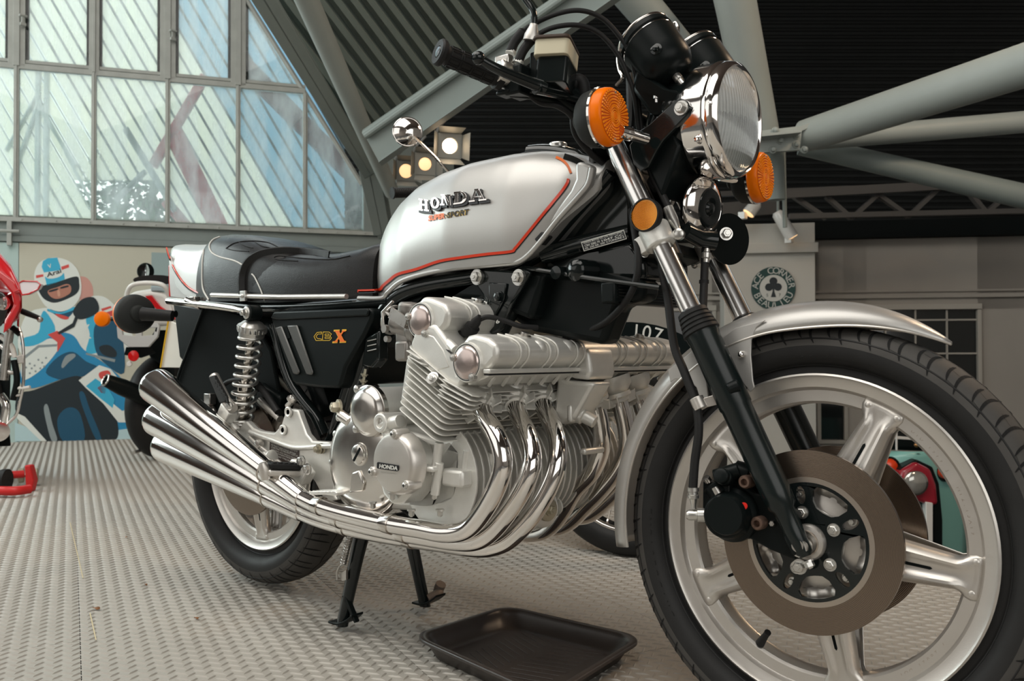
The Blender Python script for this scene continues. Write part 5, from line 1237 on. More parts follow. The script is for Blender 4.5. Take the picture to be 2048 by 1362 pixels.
seam([(452, 497), (470, 486), (500, 482), (535, 485), (560, 496)], 0.0010, 'rubber', 'stitching'); seam([(452, 497), (470, 501), (498, 503)], 0.0010, 'rubber', 'stitching')
seam([(478, 484), (490, 492), (506, 496)], 0.0010, 'rubber', 'stitching'); seam([(510, 484), (524, 492), (540, 496)], 0.0010, 'rubber', 'stitching')
seam([(596, 522), (560, 520), (548, 516), (560, 512), (600, 516), (660, 519), (700, 512)], 0.0010, 'rubber', 'stitching')
# strap over the joint
stp = [hit(a.x, a.y, SBV, 0.003, -0.14) for a in catmull([V((p[0], p[1], 0)) for p in ((489, 604), (487, 575), (488, 550), (495, 530), (508, 517), (530, 508), (570, 504), (620, 508), (660, 513))], 5)]
mb = MB(); rs = []
for i, p in enumerate(stp):
    d = (stp[min(i+1, len(stp)-1)]-stp[max(i-1, 0)]).normalized(); n_ = (CAMP-p).normalized(); s_ = d.cross(n_).normalized()*0.0105; n_ = s_.cross(d).normalized()*0.003
    rs.append([p-s_, p-s_*0.8+n_, p+s_*0.8+n_, p+s_])
mb.loft(rs, caps=False)
B('seat_strap', mb, 'rubber', seat, label='black strap over the seat')
zt1 = PY(700, 593, -0.142)
B('seat_trim', MB().tube([PY(424, 590, -0.142), PY(482, 592, -0.145), PY(560, 594, -0.145), PY(693, 593, -0.142)], [0.0062, 0.0062, 0.0062, 0.0060], 14), 'brushed_aluminium', seat, label='bright metal trim strip along the seat edge')
bp_ = PY(487, 592, -0.150)
B('trim_buckle', MB().box(bp_, (0.024, 0.008, 0.026)).lathe(bp_, -YX, [(0, 0.006), (0.007, 0.005), (0.008, 0)], 14), 'zinc', seat, bevel=0.0015)

# ---------------------------------------------------------------- tail cowl
tl_top = [(330, 492), (350, 490), (380, 491), (405, 486), (425, 482)]
tst = []
for a, ztp, zbp, w_ in ((332, 494, 500, 0.050), (338, 491, 520, 0.075), (350, 490, 545, 0.092), (368, 491, 572, 0.103), (388, 491, 588, 0.110), (408, 490, 596, 0.114), (425, 486, 598, 0.117), (445, 484, 600, 0.119)):
    tst.append((PY(a, ztp, -0.08).x, PY(a, zbp, -0.10).z, PY(a, ztp, -0.07).z+0.004, w_))
tail = B('tail_cowl', sweep_body(tst, 26, 0.5, 0.42), 'silver_paint', smooth=60, label='silver tail cowl with a red stripe')
tlb = objbvh(tail)
P = [hit(a.x, a.y, tlb, 0.001, -0.1) for a in catmull([V((p[0], p[1], 0)) for p in ((333, 495), (338, 512), (348, 535), (362, 558), (378, 575), (398, 586), (416, 590))], 5)]
B('pinstripe', MB().tube(P, 0.0022, 8), 'red_stripe', tail, label='red pinstripe along the tail cowl')
B('pinstripe', MB().tube([p+V((0, -0.0005, -0.0045)) for p in P], 0.0016, 6), 'black_print', tail, label='black line edging the red pinstripe')
B('tail_lower', MB().prism([PY(*a, -0.098) for a in ((337, 510), (352, 545), (372, 575), (400, 592), (418, 597), (418, 604), (396, 603), (340, 596), (337, 560))], (0, 0.19, 0)), 'silver_paint', tail, bevel=0.006)
B('tail_lamp', MB().prism([PY(*a, -0.085) for a in ((336, 530), (340, 530), (345, 594), (337, 594))], (0, 0.17, 0)), 'red_lens', tail, bevel=0.003, label='red tail lamp')
# grab rail
B('grab_rail', MB().tube(catmull([PY(337, 602, -0.135), PY(385, 607, -0.138), PY(430, 612, -0.142), PY(470, 618, -0.147), PY(495, 624, -0.155)]), [0.0098]*16+[0.0080]*5, 18).tube([V((PY(337, 602, -0.135).x, -0.135, PY(337, 602, -0.135).z)), V((PY(337, 602, -0.135).x-0.01, 0.135, PY(337, 602, -0.135).z))], 0.0098, 16), 'chrome_dull', tail, label='chrome grab rail under the tail')
B('rail_clamp', MB().box(PY(388, 598, -0.137), (0.035, 0.018, 0.012)).tube([PY(375, 600, -0.137), PY(402, 612, -0.137)], 0.011, 12), 'chrome_dull', tail, bevel=0.002)
# rear mudguard, plate and rear indicator
def arc_guard(c, R, a0, a1, hw, th=0.0015, drop=0.045, N=30):
    mb = MB(); rows = []
    for j in range(N+1):
        a = a0+(a1-a0)*j/N
        rows.append([ring_pt(c, R-d, a, u*hw) for u, d in ((-1, drop), (-0.98, drop*0.5), (-0.85, 0.006), (-0.4, 0), (0.4, 0), (0.85, 0.006), (0.98, drop*0.5), (1, drop))])
    n = 8; return mb.add([p for r in rows for p in r], [(j*n+i, j*n+i+1, (j+1)*n+i+1, (j+1)*n+i) for j in range(N) for i in range(n-1)])
guard = B('mudguard', arc_guard(RCn, 0.385, radians(20), radians(168), 0.078), 'satin_black', solid=0.002)
B('inner_guard', MB().prism([PY(*a, -0.095) for a in ((405, 606), (500, 635), (540, 700), (560, 800), (470, 830), (400, 840), (350, 800), (352, 765), (378, 690))], (0, 0.012, 0)), 'dark_gap', guard, bevel=0.004, label='black panel behind the shock absorber')
B('guard_edge', MB().tube(catmull([PY(408, 615, -0.10), PY(380, 690, -0.10), PY(356, 755, -0.10), PY(350, 800, -0.10)]), 0.004, 8), 'satin_black', guard)
np_ = [PY(*a, -0.02) for a in ((338, 640), (362, 652), (384, 668), (388, 736), (322, 735))]
plt_o = B('number_plate', MB().prism(np_, (0.003, 0.004, 0)), 'number_plate', bevel=0.002, label='pale licence plate seen from behind, yellow edged')
B('plate_edge', MB().tube([PY(337, 640, -0.024), PY(321, 735, -0.024)], 0.003, 6), 'yellow_plate', plt_o, label='yellow face of the licence plate, edge on')
B('plate_carrier', MB().prism([PY(*a, -0.03) for a in ((345, 605), (420, 620), (400, 700), (372, 728), (358, 715), (352, 660))], (0, 0.06, 0)), 'satin_black', plt_o, bevel=0.006)
ir = PY(268, 628, -0.175)
indicator(ir, V((-1, 0.12, 0)), 0.055, (PY(292, 628, -0.165), PY(352, 628, -0.12)), 'round turn signal at the tail, its black back towards the camera', False, back=True)
B('indicator_boot', MB().cyl(PY(284, 628, -0.19), PY(345, 632, -0.135), 0.019, 20, 0.015), 'rubber')

# ---------------------------------------------------------------- side panel
spx = [(541, 640), (545, 628), (560, 622), (738, 616), (745, 622), (742, 640), (728, 670), (690, 735), (680, 772), (674, 777), (640, 776), (590, 770), (583, 762), (562, 700)]
panel = B('side_panel', MB().prism([PY(a, b, -0.158) for a, b in spx], (0, 0.05, 0)), 'satin_black', bevel=0.007, seg=3, label='black side panel with two louvres')
def psp(x, y, z=0.0): return PY(x, y, -0.1585-z)
B('panel_ledge', MB().prism([psp(*a) for a in ((544, 636), (552, 624), (738, 617), (742, 622), (738, 632), (560, 640))], (0, -0.006, 0)), 'satin_black', panel, bevel=0.003)
for q in (((553, 655), (566, 652), (602, 744), (598, 749), (590, 748)), ((577, 651), (597, 650), (629, 745), (626, 750), (616, 749))):
    B('louvre', MB().prism([psp(*a, 0.0) for a in q], (0, -0.006, 0)), mat('louvre_grey', (0.12, 0.12, 0.115), 0.35, 0.6), panel, bevel=0.003, label='grey raised louvre')
B('panel_slot', MB().prism([psp(*a, 0.0) for a in ((566, 656), (575, 652), (582, 676), (574, 678))], (0, -0.002, 0)), 'dark_gap', panel)
fnp = lambda x, y, z: PY(x, y, -0.158-z)
mb = MB()
def pxline(pts, wd, z):
    for (a, b), (c, d) in zip(pts, pts[1:]):
        L_ = hypot(c-a, d-b); nx, ny = -(d-b)/L_*wd/2, (c-a)/L_*wd/2; ex, ey = (c-a)/L_*wd*0.4, (d-b)/L_*wd*0.4
        mb.add([fnp(a+nx-ex, b+ny-ey, z), fnp(c+nx+ex, d+ny+ey, z), fnp(c-nx+ex, d-ny+ey, z), fnp(a-nx-ex, b-ny-ey, z)], [(0, 1, 2, 3)])
pxline([(643, 664), (634, 665), (628, 673), (632, 681), (643, 681), (643, 678), (635, 677), (632, 673), (636, 668), (643, 668), (643, 664)], 1.1, 0.0010)
pxline([(646, 664), (658, 664), (663, 668), (660, 672), (663, 676), (659, 681), (645, 681), (646, 664)], 1.1, 0.0010); pxline([(650, 668), (658, 668), (658, 671), (650, 671), (650, 668)], 1.0, 0.0010); pxline([(650, 674), (659, 674), (659, 677), (650, 677), (650, 674)], 1.0, 0.0010)
B('panel_lettering', mb, 'yellow_print', panel, smooth=0, label='orange outlined letters CB')
mb = MB(); badge(mb, 'X', ((665, 686), (691, 685), (693, 659), (668, 660)), fnp, 0.0004, 0.0007, 0.018)
B('panel_lettering', mb, 'yellow_print', panel, smooth=0, label='yellow edge of the letter X')
mb = MB(); badge(mb, 'X', ((667, 684.5), (690, 683.5), (691.5, 661), (669.5, 661.5)), fnp, 0.0012, 0.0016)
B('panel_lettering', mb, 'orange_print', panel, smooth=0, label='bold orange letter X')

# ---------------------------------------------------------------- frame
def tubep(pts, r, m='gloss_black', nm='frame_tube', par=None, n=14, lab=None, k=5, **kw): return B(nm, MB().tube(catmull(pts, k) if len(pts) > 2 else pts, r, n), m, par, label=lab, **kw)
frm = tubep([PY(1290, 410, 0), PY(1150, 440, 0), PY(1000, 500, 0), PY(800, 570, 0), PY(740, 600, 0)], 0.024, nm='frame')
FRT = lambda *a, **k_: tubep(*a, par=frm, **k_)
for s in (-1, 1):
    f = lambda px, py, y: (lambda p: V((p.x, s*abs(p.y), p.z)))(PY(px, py, -y))
    FRT([f(1222, 345, 0.084), f(1150, 425, 0.088), f(1090, 495, 0.092)], 0.012)
    FRT([f(1262, 466, 0.060), f(1170, 487, 0.078), f(1100, 507, 0.090), f(1085, 512, 0.094)], 0.0165)
    FRT([f(1090, 500, 0.085), f(1000, 545, 0.10), f(860, 570, 0.11), f(800, 590, 0.12), f(766, 625, 0.12), f(740, 690, 0.12), f(712, 770, 0.11), f(690, 845, 0.10), f(672, 880, 0.10)], 0.0155)
    FRT([f(780, 602, 0.125), f(640, 612, 0.12), f(520, 615, 0.12), f(420, 605, 0.12)], 0.013)
    FRT([f(548, 650, 0.12), f(580, 760, 0.12), f(630, 830, 0.115), f(650, 870, 0.11)], 0.0135)
    FRT([f(735, 640, 0.125), f(700, 760, 0.12), f(668, 860, 0.115), f(660, 880, 0.11)], 0.0125)
B('battery_box', MB().prism([PY(*a, -0.10) for a in ((560, 610), (760, 605), (745, 700), (700, 770), (600, 770))], (0, 0.2, 0)), 'satin_black', frm, bevel=0.006)
B('air_cleaner', MB().prism([PY(*a, -0.11) for a in ((790, 600), (950, 556), (1060, 540), (1090, 545), (1060, 640), (960, 600), (860, 592), (800, 660), (760, 700), (738, 690))], (0, 0.22, 0)), 'satin_black', frm, bevel=0.01)
# underside mass between tank, head and engine: coils, wiring, oil cooler
B('ignition_coils', MB().prism([PY(*a, -0.075) for a in ((1040, 540), (1180, 520), (1290, 560), (1285, 600), (1235, 612), (1205, 690), (1060, 662), (990, 620))], (0, 0.055, 0)), 'satin_black', frm, bevel=0.012)
B('coil_cover', MB().prism([PY(*a, -0.075) for a in ((1085, 548), (1090, 510), (1150, 500), (1260, 480), (1290, 520), (1290, 560), (1160, 556))], (0, 0.15, 0)), 'gloss_black', frm, bevel=0.01)
ocp, ocq = PY(1200, 564, -0.12), PY(1200, 607, -0.12); XO = V((0.03, 0, 0))
oc = B('oil_cooler', MB().prism([ocp, ocp+XO, V((ocp.x+0.03, -0.12, ocq.z)), V((ocp.x, -0.12, ocq.z))], (0, 0.24, 0)), 'satin_black', frm, bevel=0.004)
mb = MB()
for i in range(7):
    zz = ocp.z+(ocq.z-ocp.z)*(i+0.5)/7; mb.tube([V((ocp.x+0.031, -0.11, zz)), V((ocp.x+0.031, 0.11, zz))], 0.0012, 5)
B('cooler_fin', mb, 'satin_black', oc, kind='stuff')
B('horn_mount', MB().lathe(PY(1150, 540, -0.12), -YX, [(-0.06, 0.022), (0, 0.020), (0.006, 0.014), (0.008, 0)], 28).lathe(PY(1118, 546, -0.12), -YX, [(-0.03, 0.012), (0.01, 0.012), (0.012, 0)], 16), 'gloss_black', frm)
B('top_stay', MB().tube(catmull([PY(1033, 546, -0.118), PY(1050, 537, -0.118), PY(1110, 545, -0.118), PY(1180, 556, -0.118), PY(1320, 575, -0.11)]), 0.0045, 8), 'gloss_black', frm)
# engine hanger plate with two big bolts
hg = [PY(*a, -0.125) for a in ((950, 545), (968, 538), (1030, 542), (1048, 535), (1060, 545), (1048, 565), (1022, 610), (1000, 660), (980, 670), (972, 640), (972, 600), (955, 575), (945, 560))]
hang = B('engine_hanger', MB().prism(hg, (0, 0.012, 0)), 'gloss_black', bevel=0.004)
B('hanger_recess', MB().prism([PY(*a, -0.126) for a in ((980, 565), (1015, 567), (1010, 600), (988, 640), (980, 610))], (0, -0.004, 0)), 'gloss_black', hang, bevel=0.0025)
for q in ((956, 554), (1039, 555)):
    B('bolt', MB().lathe(PY(*q, -0.125), -YX, [(0, 0.0155), (0.004, 0.0155), (0.004, 0.010)], 26).hexa(PY(*q, -0.129), -YX, 0.0100, 0.014, 1.3), 'zinc', hang, label='big plated flange bolt')
B('bolt', MB().hexa(PY(998, 594, -0.13), -YX, 0.009, 0.008, 1.3), 'gloss_black', hang)
FRT([PY(1020, 560, -0.115), PY(1000, 620, -0.115), PY(985, 660, -0.115)], 0.007); FRT([PY(960, 565, -0.115), PY(976, 600, -0.115), PY(972, 660, -0.115)], 0.006)
tubep([PY(1048, 560, -0.09), PY(1030, 610, -0.09), PY(1005, 660, -0.09)], 0.014, m='satin_black', nm='wiring_sleeve')
# maker's plate on the down tube
p4 = [PY(*a, -0.0975) for a in ((1162, 484), (1248, 459), (1254, 478), (1168, 503))]
plate = B('maker_plate', MB().prism(p4, (0, -0.0008, 0)), 'white_print', frm, bevel=0.0003, label='white printed identification plate on the frame tube')
p5 = [PY(*a, -0.0985) for a in ((1164, 486), (1246.5, 461.5), (1252, 476.5), (1169, 500.5))]
B('plate_face', MB().prism(p5, (0, -0.0003, 0)), 'black_print', plate, smooth=0)
fpl = lambda x, y, z: PY(x, y, -0.0990-z)
tx = MB()
for s, a, b, h in (('HONDA MOTOR CO., LTD. TOKYO JAPAN', (1168, 489), (1245, 466), 4.2), ('CBX 2002 79', (1170, 494), (1200, 485), 4.5), ('1047 CC', (1204, 484), (1247, 471), 4.5), ('FR. 290 RR. 350', (1171, 499), (1210, 487), 3.6), ('CYLINDRE 6', (1213, 486), (1249, 475), 3.6)):
    vs = text_px(s, a, b, h, 0, fpl, 0.0); tx.add(vs.v, vs.f)
B('plate_text', tx, 'white_print', plate, smooth=0)

# ---------------------------------------------------------------- engine
SHK = 0.06
def eng(y0, mb): return mb.shear(y0, SHK)
eng_root = None
def E_(name, mb, m, par=None, y0=-0.26, **k):
    mb.shear(y0, SHK); return B(name, mb, m, par, **k)
def pe(px, y): return [PY(a, b, y) for a, b in px]
# crankcase
case_px = [(700, 860), (760, 840), (800, 860), (880, 880), (900, 870), (925, 900), (925, 960), (915, 1000), (900, 1015), (860, 1025), (780, 1020), (700, 1010), (665, 960), (660, 900)]
engine = E_('engine', MB().prism(pe(case_px, -0.205), (0, 0.41, 0)), 'cast_aluminium', bevel=0.012, seg=3, y0=-0.205, label='silver cast six-cylinder engine')
EP = lambda *a, **k: E_(a[0], a[1], a[2], engine, **k)
EP('oil_pan', MB().prism(pe([(770, 1000), (960, 1010), (975, 1050), (940, 1065), (830, 1050)], -0.13), (0, 0.26, 0)), 'satin_black', bevel=0.01, y0=-0.13)
# finned alternator-side case: rounded fins that wrap the front of the crankcase
ccn = PY(872, 960, -0.20)
for k in range(25):
    y = -0.205+k*0.0172
    R = 0.100
    pts = []
    cx, cz = ccn.x+0.012, ccn.z+0.010
    for i in range(19): a = radians(55-200*i/18); pts.append(V((cx+R*cos(a), y, cz+R*1.06*sin(a))))
    EP('case_fin', MB().prism(pts, (0, 0.0046, 0)), 'cast_aluminium', bevel=0.0010, y0=-0.20)
EP('front_case', MB().prism([V((ccn.x+0.012+0.084*cos(radians(60-210*i/20)), -0.203, ccn.z+0.01+0.088*sin(radians(60-210*i/20)))) for i in range(21)], (0, 0.42, 0)), 'cast_aluminium', bevel=0.006, y0=-0.20)
# bosses and lugs on the front of the case
mb = MB()
for px, y0_, y1_ in (((875, 935), -0.23, -0.19), ((927, 960), -0.21, -0.17), ((907, 925), -0.2, -0.16)):
    pass
for q, y in (((873, 915), -0.235), ((873, 955), -0.235), ((929, 930), -0.20), ((975, 935), -0.16)):
    p = PY(*q, y); mbb = MB().tube([p+V((0.006, 0, 0.028)), p+V((-0.006, 0, -0.032))], 0.0085, 14); EP('case_boss', mbb, 'cast_aluminium', bevel=0.001)
    EP('bolt', MB().hexa(p+V((-0.006, 0, -0.030)), V((-0.2, 0, -1)), 0.0052, 0.010), 'zinc')
for q, y in (((740+5, 1003), -0.24), ((785, 985), -0.27), ((822, 1018), -0.24), ((878, 1018), -0.22), ((942, 1005), -0.18), ((835, 960), -0.25)):
    p = PY(*q, y); EP('bolt', MB().hexa(p, V((0, 0, -1)), 0.0058, 0.013), 'zinc')
mb = MB().box(PY(912, 955, -0.215), (0.055, 0.03, 0.032)); EP('case_lug', mb, 'cast_aluminium', bevel=0.006)
EP('case_lug', MB().box(PY(850, 935, -0.24), (0.07, 0.03, 0.010)), 'cast_aluminium', bevel=0.004)
EP('case_lug', MB().box(PY(1170, 900, 0.03), (0.015, 0.06, 0.012)), 'cast_aluminium', bevel=0.004)
# right-hand pulse generator cover
gc = PY(795, 945, -0.235)
gpx = [(772, 880), (790, 876), (815, 890), (826, 920), (828, 955), (820, 985), (800, 1008), (780, 1010), (764, 990), (755, 960), (752, 925), (758, 895)]
EP('generator_case', MB().prism(pe(gpx, -0.262), (0, 0.06, 0)), 'cast_aluminium', bevel=0.010, seg=3, y0=-0.262)
pc = PY(779, 928, -0.292)
EP('round_cover', MB().lathe(V((pc.x, -0.255, pc.z)), -YX, [(0, 0.060), (0.022, 0.058), (0.030, 0.052), (0.031, 0.048), (0.031, 0)], 56), 'brushed_aluminium', y0=-0.262, label='round brushed cover with the maker name')
mb = MB()
for a in (80, 200, 320): 
    p = V((pc.x+0.056*cos(radians(a)), -0.290, pc.z+0.056*sin(radians(a))))
    EP('screw_boss', MB().lathe(p+V((0, 0.03, 0)), -YX, [(0, 0.010), (0.028, 0.0095), (0.030, 0.008), (0.030, 0)], 18), 'brushed_aluminium', y0=-0.262)
    EP('screw', MB().lathe(p, -YX, [(0, 0.0062), (0.003, 0.0060), (0.0045, 0.004), (0.0045, 0)], 16), 'zinc', y0=-0.262)
    EP('screw_slot', MB().box(p+V((0, -0.0046, 0)), (0.006, 0.0006, 0.0014)).box(p+V((0, -0.0046, 0)), (0.0014, 0.0006, 0.006)), 'dark_gap', y0=-0.262)
fb = lambda x, y, z: (lambda p: V((p.x+0.06*(p.y+0.262), p.y, p.z)))(PY(x, y, -0.2865-z))
yb = pc.y
fb = lambda x, y, z: PY(x, y, -0.2866-z)
qn = [(755, 925.5), (757, 924), (797, 930.5), (798, 932), (797, 941), (795, 942.5), (756, 937), (754.5, 935)]
B('cover_badge', MB().prism([fb(a, b, 0) for a, b in qn], (0, -0.0014, 0)), 'black_print', engine, smooth=0, label='black name plate')
t_ = text_px('HONDA', (758, 936), (795, 941), 8.5, 0, fb, 0.0018, bold=0.05); B('cover_lettering', t_, 'white_print', engine, smooth=0, label='white raised name')
t_ = text_px('MADE IN JAPAN', (761, 946), (791, 950), 3, 0, fb, 0.0004, bold=0.0); B('cover_lettering', t_, 'steel', engine, smooth=0)
# polished clutch cover with slotted plug
cc = PY(718, 925, -0.225); cc.z += 0.0
clutch_pr = [(0, 0.112), (0.012, 0.112), (0.020, 0.108), (0.026, 0.100), (0.030, 0.086), (0.033, 0.06), (0.034, 0.03), (0.034, 0)]
EP('clutch_cover', MB().lathe(V((cc.x, -0.195, cc.z-0.002)), -YX, clutch_pr, 72), 'polished_aluminium', y0=-0.195, smooth=60, label='large polished round clutch cover')
sp_ = PY(714, 909, -0.236)
EP('filler_plug', MB().lathe(V((sp_.x, -0.228, sp_.z)), -YX, [(0, 0.024), (0.003, 0.0235), (0.0035, 0.020), (0.007, 0.019), (0.008, 0.017), (0.008, 0)], 36), 'polished_aluminium', y0=-0.228)
EP('plug_slot', MB().box(V((sp_.x, -0.2364, sp_.z)), (0.0050, 0.0010, 0.034), Matrix.Rotation(radians(38), 3, 'Y')), 'dark_gap', y0=-0.228)
EP('cover_rib', MB().prism(pe([(708, 945), (722, 940), (732, 965), (728, 982), (702, 985)], -0.228), (0, -0.006, 0)), 'polished_aluminium', bevel=0.005, y0=-0.228)
for q in ((676, 868), (682, 835), (700, 1000), (668, 925)): EP('screw', MB().lathe(PY(*q, -0.205), -YX, [(0, 0.0075), (0.008, 0.0075), (0.010, 0.004), (0.010, 0)], 14), 'zinc', y0=-0.205)
# starter-side oval cover with its barrel
oc_ = PY(728, 822, -0.245)
EP('upper_barrel', MB().cyl(V((oc_.x, -0.235, oc_.z)), V((oc_.x, -0.02, oc_.z)), 0.046, 40), 'cast_aluminium', y0=-0.235, smooth=50)
EP('upper_cover', MB().lathe(V((oc_.x, -0.225, oc_.z)), -YX, [(0, 0.051), (0.010, 0.051), (0.012, 0.046), (0.020, 0.043), (0.024, 0.034), (0.0255, 0.02), (0.026, 0)], 56), 'polished_aluminium', y0=-0.235, smooth=60, label='polished round upper cover')
for q in ((714, 778), (758, 822), (712, 858)): EP('screw', MB().lathe(PY(*q, -0.232), -YX, [(-0.02, 0.008), (0.004, 0.0078), (0.006, 0.004), (0.006, 0)], 14), 'zinc')
EP('mount_boss', MB().lathe(PY(760, 846, -0.255), -YX, [(-0.05, 0.019), (0.0, 0.019), (0.002, 0.017), (0.002, 0.010), (-0.004, 0.009)], 30).tube([PY(765, 850, -0.24), PY(800, 842, -0.24)], 0.013, 12).tube([PY(772, 862, -0.24), PY(790, 890, -0.24)], 0.011, 12), 'cast_aluminium', bevel=0.001)
EP('bolt', MB().hexa(PY(760, 846, -0.248), -YX, 0.0085, 0.004), 'steel')
EP('bolt', MB().hexa(PY(678, 814, -0.215), V((-0.3, -1, 0)), 0.012, 0.018), mat('brass_zinc', (0.50, 0.46, 0.36), 0.35, 0.8))
EP('case_horn', MB().tube([PY(682, 830, -0.215), PY(700, 842, -0.215), PY(705, 860, -0.21)], [0.013, 0.014, 0.010], 16), 'polished_aluminium')
# cylinder barrel, cooling fins, head
ax_c = V((0.463, 0, 0.886)).normalized(); bx_c = V((0.886, 0, -0.463)).normalized()
EP('barrel', MB().prism(pe([(800, 805), (866, 858), (908, 790), (898, 700), (850, 640), (812, 720)], -0.238), (0, 0.476, 0)), 'cast_aluminium', bevel=0.004, y0=-0.238)
NF = 11
rearp = [(792, 815), (794, 801), (797, 788), (799, 775), (803, 762), (806, 749), (808, 737), (806, 724), (808, 711), (811, 700), (812, 691)]
frontp = [(873, 886), (878, 874), (884, 863), (889, 851), (894, 841), (900, 831), (905, 822), (911, 813), (917, 805), (922, 797), (926, 789)]
for i in range(NF):
    a = PY(*rearp[i], -0.255); b = PY(*frontp[i], -0.255); d = (b-a).normalized(); n_ = V((-d.z, 0, d.x))
    L_ = (b-a).length; pts = []
    for x, y in rrect(L_, 0.510, 0.016, 4): pts.append(a.lerp(b, 0.5)+d*x+V((0, y+0.255, 0)))
    EP('cooling_fin', MB().prism(pts, n_*0.0024), mat('fin_aluminium', (0.66, 0.65, 0.61), 0.45, 0.45, bump=0.1, bscale=600), bevel=0.0008, y0=-0.255)
# head fins near the exhaust side
for i, (q0, q1) in enumerate((((812, 712), (848, 733)), ((808, 700), (842, 722)), ((880, 758), (948, 796)), ((876, 768), (944, 805)), ((873, 778), (940, 814)), ((870, 788), (934, 823)))):
    a = PY(*q0, -0.262); b = PY(*q1, -0.262); d = (b-a).normalized(); n_ = V((-d.z, 0, d.x))
    EP('cooling_fin', MB().prism([a+V((0, 0.03, 0)), a+d*0.006, b-d*0.006, b+V((0, 0.012, 0)), b+V((0, 0.04, 0))-d*0.01, a+V((0, 0.04, 0))], n_*0.0026), 'fin_aluminium', bevel=0.0008, y0=-0.262)
# head casting
EP('cylinder_head', MB().prism(pe([(818, 690), (846, 733), (905, 772), (918, 778), (926, 762), (930, 742), (915, 745), (905, 700), (870, 650), (838, 640)], -0.250), (0, 0.50, 0)), 'cast_aluminium', bevel=0.008, seg=3, y0=-0.25)
EP('head_panel', MB().prism(pe([(836, 660), (872, 672), (892, 700), (905, 735), (870, 745), (836, 725), (828, 690)], -0.245), (0, -0.006, 0)), 'cast_aluminium', bevel=0.003, y0=-0.245)
EP('bolt', MB().lathe(PY(866, 757, -0.258), V((0.3, -1, 0.5)), [(-0.01, 0.012), (0.003, 0.012), (0.004, 0.008)], 20).hexa(PY(866, 757, -0.262), V((0.3, -1, 0.5)), 0.007, 0.006), 'zinc')
# cam covers: cross-section swept along the crank axis
def cam_cover(nm, sec_px, ypx, y0, y1, endc, Rend, ribs, lab):
    sec = pe(sec_px, ypx)
    m_ = MB().prism(sec, (0, y1-y0, 0))
    for p in m_.v: p.y += y0-ypx
    m_.map(lambda p: V((p.x, p.y, p.z)))
    o = B(nm, m_.shear(ypx, SHK), 'cast_aluminium', engine, bevel=0.009, seg=3, label=lab)
    # edge flange along the joint
    return sec, o
# exhaust side cover
exs = [(912, 752), (916, 706), (925, 690), (938, 676), (950, 669), (972, 672), (990, 690), (992, 712), (984, 728), (960, 745)]
exs = [(905, 735), (912, 704), (924, 684), (934, 671), (948, 668), (975, 676), (992, 690), (993, 716), (975, 738), (958, 741)]
sec_e, exc = cam_cover('cam_cover', exs, -0.262, -0.262, 0.285, None, 0, [], 'exhaust cam cover with raised ribs')
ins = [(822, 650), (827, 625), (836, 603), (845, 592), (862, 596), (888, 608), (898, 625), (892, 650), (880, 665), (850, 668)]
sec_i, inc = cam_cover('cam_cover', ins, -0.245, -0.245, 0.22, None, 0, [], 'intake cam cover with raised ribs')
def ribs_on(sec, idx, ys, w_, par, y0):
    P = [sec[i] for i in idx]
    c = sum(sec, V((0, 0, 0)))/len(sec)
    for y in ys:
        pts = catmull([V((p.x+(p.x-c.x)*0.015, y, p.z+(p.z-c.z)*0.02)) for p in P], 4)
        m_ = MB().tube(pts, w_*0.6, 8); m_.shear(y0, SHK); B('cover_rib', m_, 'cast_aluminium', engine)
ribs_on(sec_e, (4, 5, 6, 7, 8), (-0.205, -0.185, -0.13, -0.11, -0.055, -0.035, 0.075, 0.095, 0.14, 0.16, 0.205, 0.225), 0.0030, exc, -0.262)
ribs_on(sec_i, (3, 4, 5, 6, 7), (-0.19, -0.17, -0.12, -0.10), 0.0030, inc, -0.245)
# joint line and lower flange
for sec, idx, y0, y1, yp in ((sec_e, 8, -0.265, 0.288, -0.262),):
    a = sec[8]; 
    m_ = MB().box(V((a.x+0.000, (y0+y1)/2, a.z-0.004)), (0.016, y1-y0, 0.008)); m_.shear(yp, SHK); B('cover_flange', m_, 'cast_aluminium', engine, bevel=0.002)
    m_ = MB().box(V((a.x-0.001, (y0+y1)/2, a.z-0.0095)), (0.012, y1-y0-0.004, 0.003)); m_.shear(yp, SHK); B('gasket', m_, 'rubber', engine)
    m_ = MB().prism([V((a.x+0.002, y0+0.01, a.z-0.011)), V((a.x-0.055, y0+0.01, a.z-0.030)), V((a.x-0.055, y0+0.01, a.z-0.008))], (0, y1-y0-0.02, 0)); m_.shear(yp, SHK); B('head_lip', m_, 'cast_aluminium', engine, bevel=0.003)
    for i in range(16):
        yy = y0+0.03+i*0.0335; m_ = MB().tube([V((a.x-0.008, yy, a.z-0.012)), V((a.x-0.035, yy+0.012, a.z-0.030))], 0.0035, 6); m_.shear(yp, SHK); B('head_lip_rib', m_, 'cast_aluminium', engine)
# bosses, bolts and tacho drive on the covers
for q, y in (((940, 672), -0.14), ((1033, 680), -0.14), ((1110, 672), -0.06)): pass
def boss(sec, t, y, yp, r=0.021):
    c = sum(sec, V((0, 0, 0)))/len(sec); p = sec[4].lerp(sec[6], t)+V((0, 0, 0)); n_ = V((0.35, 0, 0.93)).normalized(); p = V((p.x, y, p.z))+n_*0.003
    m_ = MB().lathe(p-n_*0.012, n_, [(0, r), (0.010, r*0.9), (0.013, r*0.6), (0.013, 0)], 28); m_.shear(yp, SHK); B('cover_boss', m_, 'cast_aluminium', engine)
    m_ = MB().lathe(p, n_, [(0, 0.0115), (0.003, 0.012), (0.0035, 0.008), (0.005, 0.0085), (0.008, 0.0078), (0.0085, 0)], 24); m_.shear(yp, SHK); B('cover_bolt', m_, 'steel', engine)
for y in (-0.155, 0.015, 0.05, 0.185): boss(sec_e, 0.30, y, -0.262)
